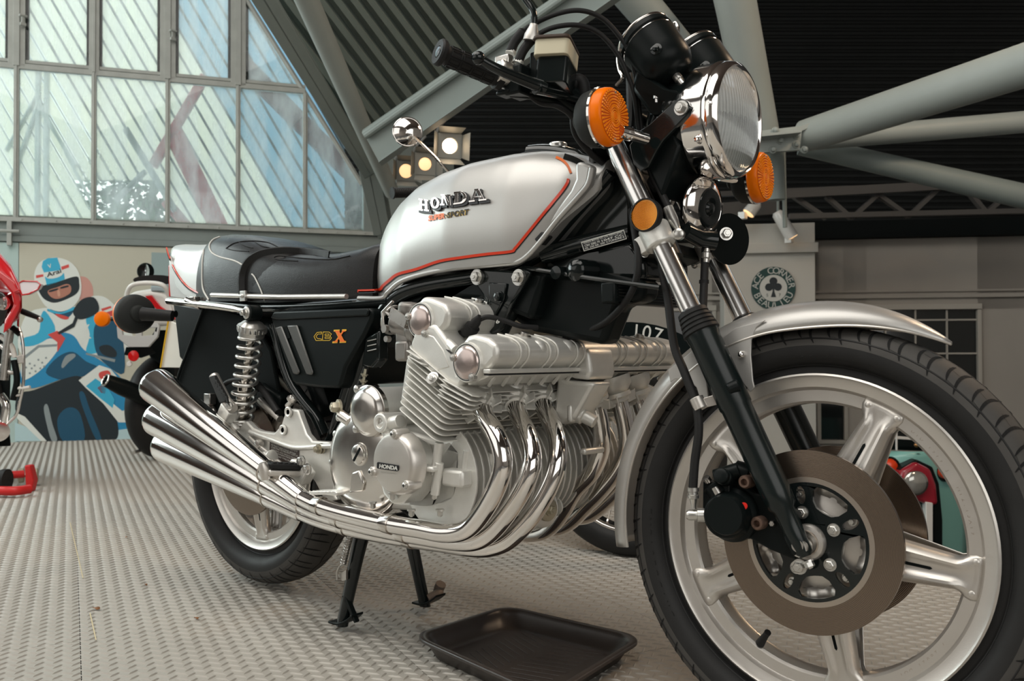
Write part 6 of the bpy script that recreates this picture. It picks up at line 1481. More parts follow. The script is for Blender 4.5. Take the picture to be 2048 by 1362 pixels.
for y in (-0.14, 0.05): boss(sec_i, 0.30, y, -0.245)
for y in (-0.155, -0.08, 0.12, 0.18): 
    p = sec_e[6].lerp(sec_e[5], 0.4); m_ = MB().sphere(V((p.x-0.006, y+0.012, p.z-0.010)), 0.016, 16, 10); m_.shear(-0.262, SHK); B('cover_bulge', m_, 'cast_aluminium', engine)
# pentroof chain tower in the middle of the exhaust side
tw = [PY(*a, 0.0) for a in ((1120, 690), (1160, 672), (1205, 700), (1210, 742), (1206, 760), (1175, 757), (1140, 742))]
B('chain_tower', MB().prism([V((p.x-0.012, -0.030, p.z)) for p in tw], (0.006, 0.075, 0)), 'cast_aluminium', engine, bevel=0.008, seg=3)
tw2 = [PY(*a, -0.01) for a in ((1130, 750), (1150, 760), (1205, 765), (1165, 838), (1140, 848), (1118, 842), (1125, 800))]
B('chain_tower_front', MB().prism([V((p.x-0.004, -0.030, p.z)) for p in tw2], (0, 0.060, 0)), 'cast_aluminium', engine, bevel=0.008, seg=3)
B('tensioner', MB().lathe(PY(1150, 822, -0.01), PY(1182, 840, 0.0)-PY(1150, 822, -0.01), [(0, 0.018), (0.020, 0.018), (0.022, 0.013), (0.045, 0.012), (0.045, 0.007)], 24), 'cast_aluminium', engine, bevel=0.001)
B('tensioner_flange', MB().box(PY(1152, 826, -0.01), (0.012, 0.045, 0.034)), 'cast_aluminium', engine, bevel=0.005)
# round end caps with a reddish reflection tinted into the metal colour
for q, y, R in (((930, 725), -0.270, 0.030), ((837, 641), -0.252, 0.029)):
    p = PY(*q, y)
    m_ = MB().lathe(p+V((0, 0.04, 0)), -YX, [(0, R*1.22), (0.032, R*1.20), (0.037, R*1.12)], 40); B('cap_housing', m_, 'cast_aluminium', engine)
    m_ = MB().lathe(p+V((0, 0.006, 0)), -YX, [(0, R*1.02), (0.0, R), (0.003, R*0.985), (0.006, R*0.9), (0.0085, R*0.6), (0.009, 0)], 44); B('end_cap', m_, mat('dark_polish', (0.60, 0.50, 0.47), 0.24, 0.9), engine, label='polished round cam end cap')
    B('cap_gasket', MB().torus(p+V((0, 0.004, 0)), YX, R*1.04, 0.0014, 44, 8), 'rubber', engine)
    for dx, dz in ((0.6, -0.85), (-0.95, 0.3)):
        s_ = p+V((dx*R*0.98, -0.001, dz*R*0.98)); B('screw', MB().lathe(s_, -YX, [(-0.006, 0.0075), (0.002, 0.007), (0.002, 0.005), (0.0045, 0.0045), (0.005, 0)], 18), 'zinc', engine)
# bridge from the intake to the exhaust cover
B('cover_bridge', MB().tube(catmull([PY(858, 668, -0.235), PY(880, 677, -0.235), PY(900, 688, -0.24), PY(912, 700, -0.245)]), [0.012]*5+[0.009]*11, 12), 'cast_aluminium', engine)
B('bridge_gasket', MB().tube(catmull([PY(850, 665, -0.246), PY(880, 690, -0.246), PY(903, 706, -0.25), PY(912, 722, -0.252)]), 0.0022, 6), 'rubber', engine)
B('tacho_drive', MB().lathe(PY(1095, 702, -0.05), V((0.5, -0.6, 0.5)), [(-0.03, 0.022), (0.0, 0.020), (0.002, 0.016)], 24).lathe(PY(1090, 695, -0.055), PY(1128, 676, -0.04)-PY(1090, 695, -0.055), [(0, 0.013), (0.015, 0.013), (0.016, 0.009), (0.042, 0.009)], 18), 'cast_aluminium', engine, bevel=0.001)
B('clutch_cable', MB().tube(catmull([PY(1125, 678, -0.05), PY(1160, 668, -0.06), PY(1210, 645, -0.08), PY(1250, 605, -0.10), PY(1272, 560, -0.11), PY(1276, 510, -0.11), PY(1270, 470, -0.10), PY(1262, 420, -0.085)], 8), 0.0062, 12), 'rubber')
spk = PY(944, 645, -0.20)
B('spark_plug_cap', MB().lathe(PY(935, 668, -0.2), PY(955, 640, -0.2)-PY(935, 668, -0.2), [(0, 0.014), (0.02, 0.014), (0.021, 0.010), (0.032, 0.009), (0.045, 0.005)], 18), 'rubber')
B('plug_lead', MB().tube(catmull([PY(953, 642, -0.2), PY(975, 634, -0.19), PY(1005, 640, -0.17), PY(1040, 652, -0.15), PY(1075, 655, -0.12)]), 0.0048, 10), 'rubber')
t_ = text_px('6', (993, 648), (1000, 645), 7, 0, lambda x, y, z: PY(x, y, -0.185), 0); B('lead_number', t_, 'white_print', engine, smooth=0)
B('oil_pipe', MB().tube([PY(905, 665, -0.2), PY(935, 669, -0.2)], 0.006, 10), 'rubber', engine)
# carburettors behind the head
for k, yy in enumerate((-0.215, -0.14, -0.065, 0.065, 0.14)):
    c = PY(800, 655, -0.235); c.y = yy; c.x += SHK*(yy+0.235)
    cb_ = B('carburettor', MB().lathe(c+V((-0.030, 0, 0.012)), V((0.9, 0, -0.25)), [(0, 0.026), (0.05, 0.025), (0.055, 0.030), (0.075, 0.030)], 28).lathe(c+V((0.004, 0, 0.016)), V((0.12, 0, 1)), [(0, 0.024), (0.028, 0.024), (0.032, 0.020), (0.034, 0)], 28).box(c+V((0.004, 0, -0.03)), (0.042, 0.036, 0.048)), mat('carb_alloy', (0.30, 0.28, 0.26), 0.4, 0.8), bevel=0.003)
    if k == 0:
        B('carb_screws', MB().lathe(c+V((-0.028, -0.03, -0.002)), -YX, [(0, 0.008), (0.008, 0.008), (0.008, 0)], 14), 'steel', cb_); B('carb_screws', MB().lathe(c+V((-0.020, -0.03, -0.022)), -YX, [(0, 0.006), (0.01, 0.006), (0.01, 0)], 12), 'steel', cb_)
        B('carb_linkage', MB().box(c+V((0.012, -0.036, 0.018)), (0.05, 0.004, 0.022), Matrix.Rotation(radians(25), 3, 'Y')).tube([c+V((-0.03, -0.03, 0.03)), c+V((0.03, -0.03, 0.0))], 0.004, 8).tube([c+V((-0.032, -0.034, -0.01)), c+V((-0.036, -0.034, 0.03)), c+V((-0.01, -0.03, 0.05))], 0.003, 8), 'steel', cb_)
        B('float_bowl', MB().box(c+V((0.004, -0.004, -0.045)), (0.036, 0.040, 0.040)), 'carb_alloy', cb_, bevel=0.006)
for j, (q, r) in enumerate((((786, 640), 0.024),)):
    B('intake_clamp', MB().torus(PY(*q, -0.2), V((0.95, 0, -0.3)), r+0.004, 0.003, 32, 8), 'steel')
# hanging rubber drain box and adjuster left of the engine
B('overflow_box', MB().prism([PY(*a, -0.15) for a in ((730, 675), (758, 660), (756, 720), (742, 737), (722, 733))], (0, 0.03, 0)), 'gloss_black', bevel=0.005)
for yy in (680, 690, 700): B('box_rib', MB().tube([PY(735, yy+2, -0.152), PY(753, yy-2, -0.152)], 0.001, 5), 'steel', kind='stuff')
B('cable_adjuster', MB().tube([PY(731, 738, -0.15), PY(726, 770, -0.15)], 0.003, 8).hexa(PY(729, 748, -0.15), PY(726, 770, -0.15)-PY(731, 738, -0.15), 0.006, 0.006).hexa(PY(727, 760, -0.15), PY(726, 770, -0.15)-PY(731, 738, -0.15), 0.007, 0.006), 'brass_zinc')

# ---------------------------------------------------------------- exhausts
r_h = 0.0178
def hp_(L): return [PY(a, b, y) for a, b, y in L]
pipes = [
 hp_([(962, 812, -0.193), (970, 835, -0.205), (990, 865, -0.214), (1003, 900, -0.219), (1005, 935, -0.221), (993, 975, -0.222), (970, 1018, -0.222), (945, 1050, -0.222), (920, 1064, -0.223), (885, 1066, -0.226), (840, 1058, -0.230), (780, 1048, -0.235), (700, 1030, -0.240), (640, 1012, -0.243), (600, 993, -0.244)]),
 hp_([(1030, 806, -0.110), (1037, 830, -0.124), (1052, 862, -0.140), (1063, 900, -0.152), (1062, 935, -0.164), (1044, 980, -0.172), (1012, 1030, -0.180), (980, 1066, -0.186), (950, 1082, -0.190), (910, 1083, -0.192), (850, 1074, -0.196), (780, 1062, -0.200), (700, 1044, -0.204), (640, 1026, -0.206), (600, 1008, -0.208)]),
 hp_([(1083, 802, -0.035), (1092, 825, -0.050), (1108, 858, -0.070), (1116, 895, -0.088), (1112, 935, -0.104), (1092, 985, -0.118), (1060, 1036, -0.134), (1022, 1076, -0.146), (990, 1092, -0.152), (950, 1096, -0.156), (880, 1086, -0.160), (780, 1072, -0.164), (700, 1056, -0.168), (640, 1040, -0.170), (600, 1024, -0.172)]),
]
left_top = {
 3: hp_([(1190, 800, 0.05), (1196, 822, 0.06), (1201, 848, 0.07), (1204, 880, 0.078), (1199, 912, 0.086), (1182, 947, 0.095), (1150, 982, 0.105), (1128, 1020, 0.118), (1105, 1050, 0.132), (1078, 1066, 0.145), (1040, 1064, 0.155)]),
 4: hp_([(1236, 795, 0.13), (1243, 818, 0.135), (1250, 846, 0.142), (1254, 878, 0.148), (1251, 904, 0.154), (1233, 941, 0.162), (1203, 980, 0.170), (1172, 1012, 0.178), (1140, 1044, 0.186), (1112, 1056, 0.192), (1080, 1052, 0.198)]),
 5: hp_([(1276, 790, 0.20), (1283, 812, 0.205), (1291, 840, 0.211), (1294, 872, 0.217), (1286, 905, 0.222), (1262, 945, 0.227), (1226, 990, 0.232), (1196, 1018, 0.236), (1172, 1032, 0.240), (1140, 1034, 0.244), (1110, 1028, 0.246)])}
exhaust = [None]*6
for i in range(6):
    P = pipes[i] if i < 3 else left_top[i]+[V((p.x, -p.y, p.z)) for p in pipes[5-i][-4:]]
    Q = catmull(P, 7)
    exhaust[i] = B('header_pipe', MB().tube(Q, r_h, 22), 'chrome', label='chrome header pipe' )
    # exhaust port, clamp with radiating fins
    d = (P[0]-P[1]).normalized(); c = P[0]
    B('exhaust_port', MB().lathe(c+d*0.040+V((0, 0, 0.004)), -d, [(0, 0.036), (0.020, 0.034), (0.030, 0.026), (0.034, 0.022)], 28), 'cast_aluminium', exhaust[i])
    for k in range(7):
        a = radians(-70+k*40); _, u, w = frame(d); rad = (u*cos(a)+w*sin(a)); tt = rad.cross(d)
        B('clamp_fin', MB().prism([c+rad*0.014+d*0.004, c+rad*0.042+d*0.006, c+rad*0.038-d*0.014, c+rad*0.018-d*0.016], tt*0.0034), 'cast_aluminium', exhaust[i], bevel=0.0006)
    B('exhaust_clamp', MB().lathe(c+d*0.010, -d, [(0, 0.028), (0.008, 0.028), (0.012, 0.022), (0.018, 0.0215), (0.020, 0.018)], 26), 'cast_aluminium', exhaust[i])
    B('stud_nut', MB().hexa(c+V((0.004, 0.026, -0.012)), -d, 0.0045, 0.010), 'steel', exhaust[i])
# silencers
ends = [((313, 772), -0.235, 0.0465), ((318, 838), -0.200, 0.0465), ((334, 891), -0.165, 0.0465)]
for i in range(6):
    k = i if i < 3 else 5-i
    s = 1 if i < 3 else -1
    q, y, R = ends[k]; e = PY(*q, y); j0 = pipes[k][-1]; j1 = pipes[k][-2]
    e = V((e.x, s*e.y, e.z)); j0 = V((j0.x, s*j0.y, j0.z)); j1 = V((j1.x, s*j1.y, j1.z))
    d = (j0-e).normalized(); L_ = (j0-e).length
    sl = B('silencer', MB().lathe(e, d, [(0.05, 0), (0.05, R*0.5), (0.006, R*0.90), (0.0, R*0.93), (-0.004, R*0.96), (-0.002, R), (0.004, R*1.005), (0.012, R), (L_*0.45, R*0.735), (L_*0.75, R*0.555), (L_*0.86, 0.0235), (L_*0.87, 0.0225), (L_*1.0, 0.0205), (L_+0.01, 0.019)], 56), 'chrome', exhaust[i], smooth=50, label='tapered megaphone silencer')
    B('pipe_band', MB().lathe(e+d*(L_*0.80), d, [(0, 0.0262), (0.0008, 0.0272), (0.0030, 0.0268), (0.0038, 0.0250)], 32), 'chrome_dull', exhaust[i])
    for px in ((645, 785) if k == 0 else (672, 805)):
        m0, m1 = None, None
        for a, b in zip(pipes[k], pipes[k][1:]):
            pa = proj_x = (a-CAMP).dot(Rv)/(a-CAMP).dot(Fv)*FPX+W/2; pb_ = (b-CAMP).dot(Rv)/(b-CAMP).dot(Fv)*FPX+W/2
            if min(pa, pb_) <= px+k*12 <= max(pa, pb_) and a.z < 0.33: t = (px+k*12-pa)/(pb_-pa); m0 = a.lerp(b, t); m1 = (b-a).normalized()
        if m0 is not None:
            m0 = V((m0.x, s*m0.y, m0.z)); m1 = V((m1.x, s*m1.y, m1.z))
            B('pipe_band', MB().lathe(m0, m1, [(0, r_h), (0.0005, r_h+0.0022), (0.0035, r_h+0.0020), (0.02, r_h+0.0008), (0.024, r_h)], 28), 'chrome_dull', exhaust[i])
# finned oil filter housing
of = PY(1075, 1030, 0.0); oax = V((0.85, -0.1, 0.0)).normalized(); oe = PY(1092, 1018, 0.0)
EPf = B('oil_filter', MB().lathe(oe-oax*0.10, oax, [(0, 0.047), (0.05, 0.047), (0.052, 0.040), (0.095, 0.038), (0.100, 0.030), (0.102, 0)], 40), 'cast_aluminium')
for i in range(7):
    yy = -0.042+i*0.014; _, u, w = frame(oax); 
    h = sqrt(max(0.0001, 0.050**2-yy*yy)); c = oe-oax*0.045+u*yy
    pts = [c+w*h*cos(t)*1.0+oax*(0.052*sin(t) if sin(t) > 0 else 0.02*sin(t)) for t in [2*pi*k/24 for k in range(24)]]
    B('filter_fin', MB().prism(pts, u*0.0035), 'cast_aluminium', EPf, bevel=0.0008)
B('bolt', MB().lathe(oe-oax*0.002, oax, [(0, 0.024), (0.010, 0.023), (0.012, 0.014)], 28).hexa(oe+oax*0.010, oax, 0.009, 0.012), 'brass_zinc', EPf)

# ---------------------------------------------------------------- footrest plate, pegs, pedal
fpx = [(472, 868), (478, 848), (492, 842), (505, 856), (520, 862), (548, 866), (562, 850), (570, 825), (580, 818), (595, 820), (600, 835), (612, 868), (624, 882), (655, 884), (668, 892), (672, 915), (668, 990), (674, 1000), (650, 1004), (630, 965), (622, 955), (600, 945), (540, 930), (520, 905), (495, 884)]
ftp = B('footrest_plate', MB().prism([PY(a, b, -0.165) for a, b in fpx], (0, 0.018, 0)), 'cast_aluminium', bevel=0.004, seg=3, label='cast aluminium footrest hanger plate')
B('plate_ridge', MB().tube(catmull([PY(500, 864, -0.168), PY(545, 880, -0.170), (PY(590, 895, -0.172)), PY(640, 893, -0.170), PY(665, 892, -0.168)]), 0.006, 10), 'cast_aluminium', ftp)
for q in ((578, 824), (567, 860)):
    p = PY(*q, -0.167); B('plate_hole', MB().lathe(p, -YX, [(0, 0.0125), (0.004, 0.0125), (0.005, 0.010), (0.003, 0.007)], 24), 'cast_aluminium', ftp); B('bolt', MB().lathe(p, -YX, [(0, 0.006), (0.003, 0.006), (0.003, 0)], 14), 'steel', ftp)
B('bolt', MB().lathe(PY(644, 897, -0.168), -YX, [(0, 0.012), (0.004, 0.012)], 20).hexa(PY(638, 898, -0.175), -YX, 0.008, 0.012), 'brass_zinc', ftp)
fpf = lambda x, y, z: PY(x, y, -0.166-z)
lb = [(540, 881), (543, 880), (596, 899), (598, 901), (597, 935), (594, 936), (542, 915), (539, 912)]
B('warning_label', MB().prism([fpf(a, b, 0) for a, b in lb], (0, -0.0006, 0)), mat('label_brown', (0.05, 0.035, 0.03), 0.4), ftp, smooth=0, label='dark warning label with small print')
tx = MB()
for r in range(6):
    s = ['AVERTISSEMENT', 'RETRACT SIDE STAND BEFORE', 'STARTING TO PREVENT LOSS OF', 'CONTROL AND SERIOUS INJURY', 'READ OWNERS MANUAL FOR', 'LOAD AND TYRE PRESSURE'][r]
    vs = text_px(s, (542, 886+r*4.6), (595-(r % 2)*4, 905+r*4.6), 3.0, 0, fpf, 0.0010, bold=0.0); tx.add(vs.v, vs.f)
B('label_text', tx, 'white_print', ftp, smooth=0)
def peg(name, a, b, r, m, lab=None): return B(name, MB().tube([a, b], r, 16), m, ftp, bevel=0.002, label=lab)
# rider footrest (points out towards the camera and a little back)
pA, pB = PY(612, 942, -0.185), PY(532, 940, -0.275)
pd = (pB-pA).normalized(); pu = V((0, 0, 1)); pw = pd.cross(pu).normalized()
base = MB().prism([pA-pw*0.016-pu*0.012, pB-pw*0.018-pu*0.012, pB+pw*0.018-pu*0.012, pA+pw*0.016-pu*0.012], pu*0.014)
B('footrest', base, 'brushed_aluminium', ftp, bevel=0.004)
B('footrest_tip', MB().tube([pB-pu*0.020, pB+pu*0.004+pd*0.004, pB+pu*0.016+pd*0.008], [0.010, 0.013, 0.008], 14), 'brushed_aluminium', ftp)
B('footrest_rubber', MB().prism([pA+pd*0.006-pw*0.017+pu*0.002, pB-pd*0.004-pw*0.019+pu*0.004, pB-pd*0.004+pw*0.019+pu*0.004, pA+pd*0.006+pw*0.017+pu*0.002], pu*0.012), 'rubber', ftp, bevel=0.003, label='black ribbed rubber pad')
for i in range(6):
    c = pA.lerp(pB, 0.14+i*0.14)+pu*0.015
    B('rubber_block', MB().box(c+pw*0.008, (0.010, 0.010, 0.006)), 'rubber', ftp, bevel=0.001); B('rubber_block', MB().box(c-pw*0.008, (0.010, 0.010, 0.006)), 'rubber', ftp, bevel=0.001)
B('footrest_clevis', MB().prism([PY(*a, -0.178) for a in ((598, 925), (604, 915), (614, 918), (634, 945), (622, 968), (604, 965))], (0, -0.03, 0)), 'cast_aluminium', ftp, bevel=0.004)
for q in ((604, 922), (616, 938)): B('bolt', MB().hexa(PY(*q, -0.21), -YX, 0.0095, 0.010), 'zinc', ftp)
B('brake_switch', MB().lathe(PY(520, 920, -0.205), PY(552, 915, -0.195)-PY(520, 920, -0.205), [(0, 0.015), (0.004, 0.018), (0.024, 0.018), (0.030, 0.013), (0.036, 0.019), (0.040, 0.019), (0.042, 0.012)], 28), 'cast_aluminium', ftp)
B('pedal_rod', MB().tube([PY(500, 875, -0.17), PY(515, 890, -0.175), PY(535, 905, -0.18), PY(565, 930, -0.185)], 0.005, 10).lathe(PY(516, 888, -0.18), -YX, [(-0.01, 0.010), (0.004, 0.010), (0.006, 0.006)], 18), 'brushed_aluminium', ftp)
# brake pedal with knurled pad
B('brake_pedal', MB().tube(catmull([PY(560, 950, -0.195), PY(570, 970, -0.205), PY(590, 992, -0.222), PY(620, 1005, -0.235), PY(645, 1003, -0.240)]), [0.010]*10+[0.0115]*11, 14), 'cast_aluminium', ftp)
pq = [PY(*a, -0.245) for a in ((616, 985), (622, 982), (668, 981), (674, 986), (672, 992), (650, 990), (620, 990))]
B('pedal_pad', MB().prism(pq, (0.0, 0.035, 0)), 'cast_aluminium', ftp, bevel=0.002, label='knurled brake pedal pad')
for i in range(7):
    for j in range(3): B('pad_tooth', MB().add([PY(620+i*7.4, 984, -0.244+j*0.011)+V(v) for v in ((-0.003, 0, 0), (0, 0.003, 0), (0.003, 0, 0), (0, -0.003, 0), (0, 0, 0.004))], [(0, 1, 4), (1, 2, 4), (2, 3, 4), (3, 0, 4)]), 'cast_aluminium', ftp, smooth=0)
# pillion peg folded up
B('pillion_peg', MB().tube([PY(428, 752, -0.195), PY(452, 800, -0.195), PY(466, 818, -0.195)], 0.0125, 16), 'brushed_aluminium', ftp)
B('peg_rubber', MB().prism([PY(*a, -0.205) for a in ((424, 754), (434, 750), (458, 794), (458, 803), (446, 806))], (0, -0.010, 0)), 'rubber', ftp, bevel=0.002)
for i in range(7): B('rubber_block', MB().box(PY(431+i*3.9, 760+i*6.6, -0.217), (0.018, 0.005, 0.007), Matrix.Rotation(radians(60), 3, 'Y')), 'rubber', ftp, bevel=0.001)
B('peg_bracket', MB().box(PY(458, 826, -0.185), (0.045, 0.035, 0.034), Matrix.Rotation(radians(35), 3, 'Y')).tube([PY(455, 835, -0.18), PY(474, 862, -0.175)], 0.010, 12), 'cast_aluminium', ftp, bevel=0.004)
B('bolt', MB().hexa(PY(461, 812, -0.205), -YX, 0.008, 0.010), 'zinc', ftp); B('bolt', MB().hexa(PY(476, 868, -0.178), -YX, 0.0085, 0.010), 'zinc', ftp)

# ---------------------------------------------------------------- shock absorber, swingarm, rear details
sa, sbp = PY(508, 626, -0.168), PY(478, 872, -0.150)
sd = (sbp-sa).normalized(); SL = (sbp-sa).length
def pt_s(h): return sa+sd*h
def shock(mirror):
    sgn = -1 if mirror else 1
    M = Matrix.Diagonal((1, sgn, 1, 1))
    f = lambda mb: mb.xf(M)
    sk = B('shock_absorber', f(MB().lathe(sa, sd, [(0.02, 0.006), (0.02, 0.010), (SL*0.55, 0.010), (SL*0.55, 0.017), (SL*0.60, 0.018), (SL-0.03, 0.018), (SL-0.02, 0.012)], 28)), 'chrome_dull')
    B('top_eye', f(MB().lathe(sa+V((0, 0.012, 0)), -YX, [(0, 0.019), (0.030, 0.019), (0.032, 0.015)], 28)), 'satin_black', sk)
    B('bolt', f(MB().lathe(sa+V((0, -0.016, 0)), -YX, [(0, 0.015), (0.006, 0.015), (0.008, 0.011)], 24).hexa(sa+V((0, -0.022, 0)), -YX, 0.008, 0.014)), 'zinc', sk)
    B('spring_adjuster', f(MB().lathe(pt_s(0.018), sd, [(0, 0.012), (0.006, 0.024), (0.012, 0.030), (0.014, 0.034), (0.030, 0.034), (0.032, 0.030), (0.040, 0.030), (0.042, 0.026)], 36)), 'zinc', sk)
    for i in range(18):
        a = 2*pi*i/18; _, u, w = frame(sd); B('castellation', f(MB().box(pt_s(0.040)+(u*cos(a)+w*sin(a))*0.0325, (0.0055, 0.0055, 0.012))), 'zinc', sk, bevel=0.0008) if not mirror else None
    h0, h1, turns = 0.052, SL-0.042, 9.5; pts = []
    _, u, w = frame(sd); n_ = int(turns*20)
    for i in range(n_+1):
        t = i/n_; a = 2*pi*turns*t; R = 0.0275
        pts.append(pt_s(h0+(h1-h0)*t)+(u*cos(a)+w*sin(a))*R)
    B('coil_spring', f(MB().tube(pts, 0.0047, 10)), 'zinc', sk, smooth=60, label='bright coil spring')
    B('lower_mount', f(MB().lathe(pt_s(SL-0.045), sd, [(0, 0.026), (0.006, 0.030), (0.012, 0.027), (0.014, 0.016), (0.05, 0.014)], 28).lathe(sbp+V((0, 0.014, 0)), -YX, [(0, 0.016), (0.030, 0.016)], 24)), 'steel', sk)
    return sk
shock(False); shock(True)
for s in (-1, 1):
    B('swingarm', MB().tube([V((0.47, s*0.125, 0.40)), V((0.30, s*0.125, 0.385)), V((-0.02, s*0.120, 0.355))], [0.021, 0.021, 0.018], 18), 'gloss_black')
B('swingarm_pivot', MB().cyl(V((0.47, -0.15, 0.40)), V((0.47, 0.15, 0.40)), 0.022, 20), 'satin_black')
B('rear_axle', MB().cyl(V((0, -0.155, ZR)), V((0, 0.155, ZR)), 0.009, 16).hexa(V((0, -0.145, ZR)), -YX, 0.014, 0.016), 'zinc')
# rear caliper and its hose
B('rear_caliper', MB().box(PY(550, 800, -0.085), (0.10, 0.05, 0.06), Matrix.Rotation(radians(20), 3, 'Y')).tube([PY(590, 790, -0.1), PY(610, 806, -0.1)], 0.012, 12), 'satin_black', bevel=0.008)
B('caliper_stay', MB().tube([PY(520, 800, -0.115), PY(560, 838, -0.115)], 0.009, 12), 'brushed_aluminium')
B('brake_hose', MB().tube(catmull([PY(440, 776, -0.12), PY(460, 762, -0.12), PY(490, 760, -0.12), PY(520, 775, -0.12), PY(545, 805, -0.12), PY(562, 828, -0.12)]), 0.0065, 10), 'rubber')
B('brake_hose', MB().tube(catmull([PY(515, 770, -0.13), PY(530, 785, -0.13), PY(548, 812, -0.13), PY(556, 824, -0.13)]), 0.0085, 10).tube([PY(508, 764, -0.13), PY(520, 776, -0.13)], 0.011, 12), 'rubber')
B('hose_union', MB().tube([PY(575, 812, -0.13), PY(592, 796, -0.13)], 0.007, 10).hexa(PY(584, 800, -0.13), V((1, 0, 1)), 0.010, 0.01), 'brushed_aluminium')
B('chain_guard', MB().prism([V((0.05, 0.10, 0.45)), V((0.36, 0.10, 0.47)), V((0.40, 0.10, 0.44)), V((0.05, 0.10, 0.42))], (0, 0.02, 0)), 'satin_black')
B('axle_adjuster', MB().tube([PY(418, 800, -0.1), PY(430, 832, -0.1)], 0.012, 10).box(PY(420, 798, -0.11), (0.03, 0.02, 0.03)), 'steel', bevel=0.002)
B('side_reflector', MB().lathe(PY(460, 862, -0.12), V((-0.8, -0.5, 0)), [(0, 0.018), (0.02, 0.018), (0.026, 0.012), (0.026, 0)], 24), 'red_lens', label='small red side reflector behind the silencers')
B('exhaust_bracket', MB().prism([PY(*a, -0.14) for a in ((455, 880), (500, 872), (540, 915), (500, 905), (480, 900))], (0, 0.008, 0)), 'brushed_aluminium', bevel=0.002)

# ---------------------------------------------------------------- centre stand
stn = B('centre_stand', MB().cyl(V((0.50, -0.13, 0.235)), V((0.50, 0.13, 0.235)), 0.014, 16), 'gloss_black')
for s, top, foot in ((-1, PY(722, 1075, -0.115), PZ(684, 1262, 0)), (1, PY(818, 1060, 0.085), PZ(850, 1222, 0))):
    f0 = V((foot.x, foot.y, 0.012)); 
    d = (f0-top)
    rs = []
    for t, wx, wy in ((0, 0.022, 0.015), (0.25, 0.018, 0.014), (0.6, 0.0165, 0.013), (1.0, 0.016, 0.012)):
        c = top+d*t; rs.append([c+V((wx*cos(a), wy*sin(a), 0)) for a in [2*pi*i/16 for i in range(16)]])
    B('stand_leg', MB().loft(rs), 'gloss_black', stn, smooth=50)
    rr_ = []
    for t in range(9):
        u = t/8; c = f0+V((-0.030+0.085*u, 0, 0.003+0.050*max(0, u-0.25)**1.7 if True else 0)); rr_.append([c+V((0, -0.016, 0)), c+V((0, 0.016, 0)), c+V((0, 0.016, 0.005)), c+V((0, -0.016, 0.005))])
    B('stand_foot', MB().loft(rr_), 'satin_black', stn, bevel=0.001)
    if s < 0: B('stand_tang', MB().prism([f0+V((0.055, -0.010, 0.018)), f0+V((0.060, -0.010, 0.022)), f0+V((0.022, -0.010, 0.075)), f0+V((0.012, -0.010, 0.070))], (0, 0.012, 0)), 'satin_black', stn, bevel=0.001)
    else: B('stand_tang', MB().tube(catmull([f0+V((0.010, 0.0, 0.018)), f0+V((0.020, 0.025, 0.028)), PY(876, 1182, foot.y+0.035), PY(882, 1168, foot.y+0.035)]), [0.012]*12+[0.013]*4, 14), mat('dusty_steel', (0.22, 0.18, 0.15), 0.6, 0.5), stn, label='dusty foot tang of the stand')
# stand return spring
a_, b_ = PY(700, 1072, -0.145), PY(686, 1128, -0.145); _, u, w = frame(b_-a_); pts = []
for i in range(22*10+1):
    t = i/220; an = 2*pi*22*t; pts.append(a_.lerp(b_, t)+(u*cos(an)+w*sin(an))*0.0060)
B('stand_spring', MB().tube(pts, 0.0013, 6), 'steel', stn)
B('spring_hook', MB().tube(catmull([PY(686, 1128, -0.145), PY(680, 1132, -0.145), PY(674, 1145, -0.145), PY(674, 1160, -0.145)]), 0.0022, 8).prism([PY(*q, -0.14) for q in ((676, 1150), (692, 1140), (692, 1160), (684, 1162))], (0, 0.006, 0)), 'steel', stn)
# ================================================================ OTHER THINGS
def FN(name, mb, m, par, **k): return build(name, mb, m, par, **k)
# ---- oil drip tray
tr_c = [PZ(820, 1272, 0.040), PZ(1012, 1212, 0.040), PZ(1292, 1276, 0.040), PZ(1098, 1398, 0.040)]
def tmap(u, v):  # u, v in -1..1
    a, b, c, d = tr_c; s, t = (u+1)/2, (v+1)/2
    return (a*(1-s)+b*s)*(1-t)+(d*(1-s)+c*s)*t
def tring(f, z, r=0.28):
    out = []
    for x, y in rrect(2, 2, r, 8):
        p = tmap(x*f, y*f); out.append(V((p.x, p.y, z)))
    return out
tr = MB().loft([tring(0.80, 0.0003), tring(0.84, 0.004), tring(0.925, 0.030), tring(0.955, 0.036), tring(1.0, 0.036), tring(1.0, 0.041), tring(0.985, 0.043), tring(0.94, 0.043), tring(0.915, 0.040), tring(0.905, 0.034), tring(0.82, 0.010), tring(0.76, 0.0055)])
tray = build('drip_tray', tr, 'tray_plastic', smooth=60); tag(tray, 'shallow black plastic drip tray lying on the chequer-plate floor under the engine', 'tray')
rb = MB()
for i in range(-5, 6):
    for s in (-1, 1):
        p0, p1 = tmap(i*0.12, 0.05*s), tmap(i*0.12+0.28*s*0+0.22, 0.55*s)
        p0.z = p1.z = 0.0062; rb.tube([p0-V((0, 0, 0.0006)), p1-V((0, 0, 0.0006))], 0.0010, 5)
build('tray_rib', rb, 'tray_plastic', tray, kind='stuff')

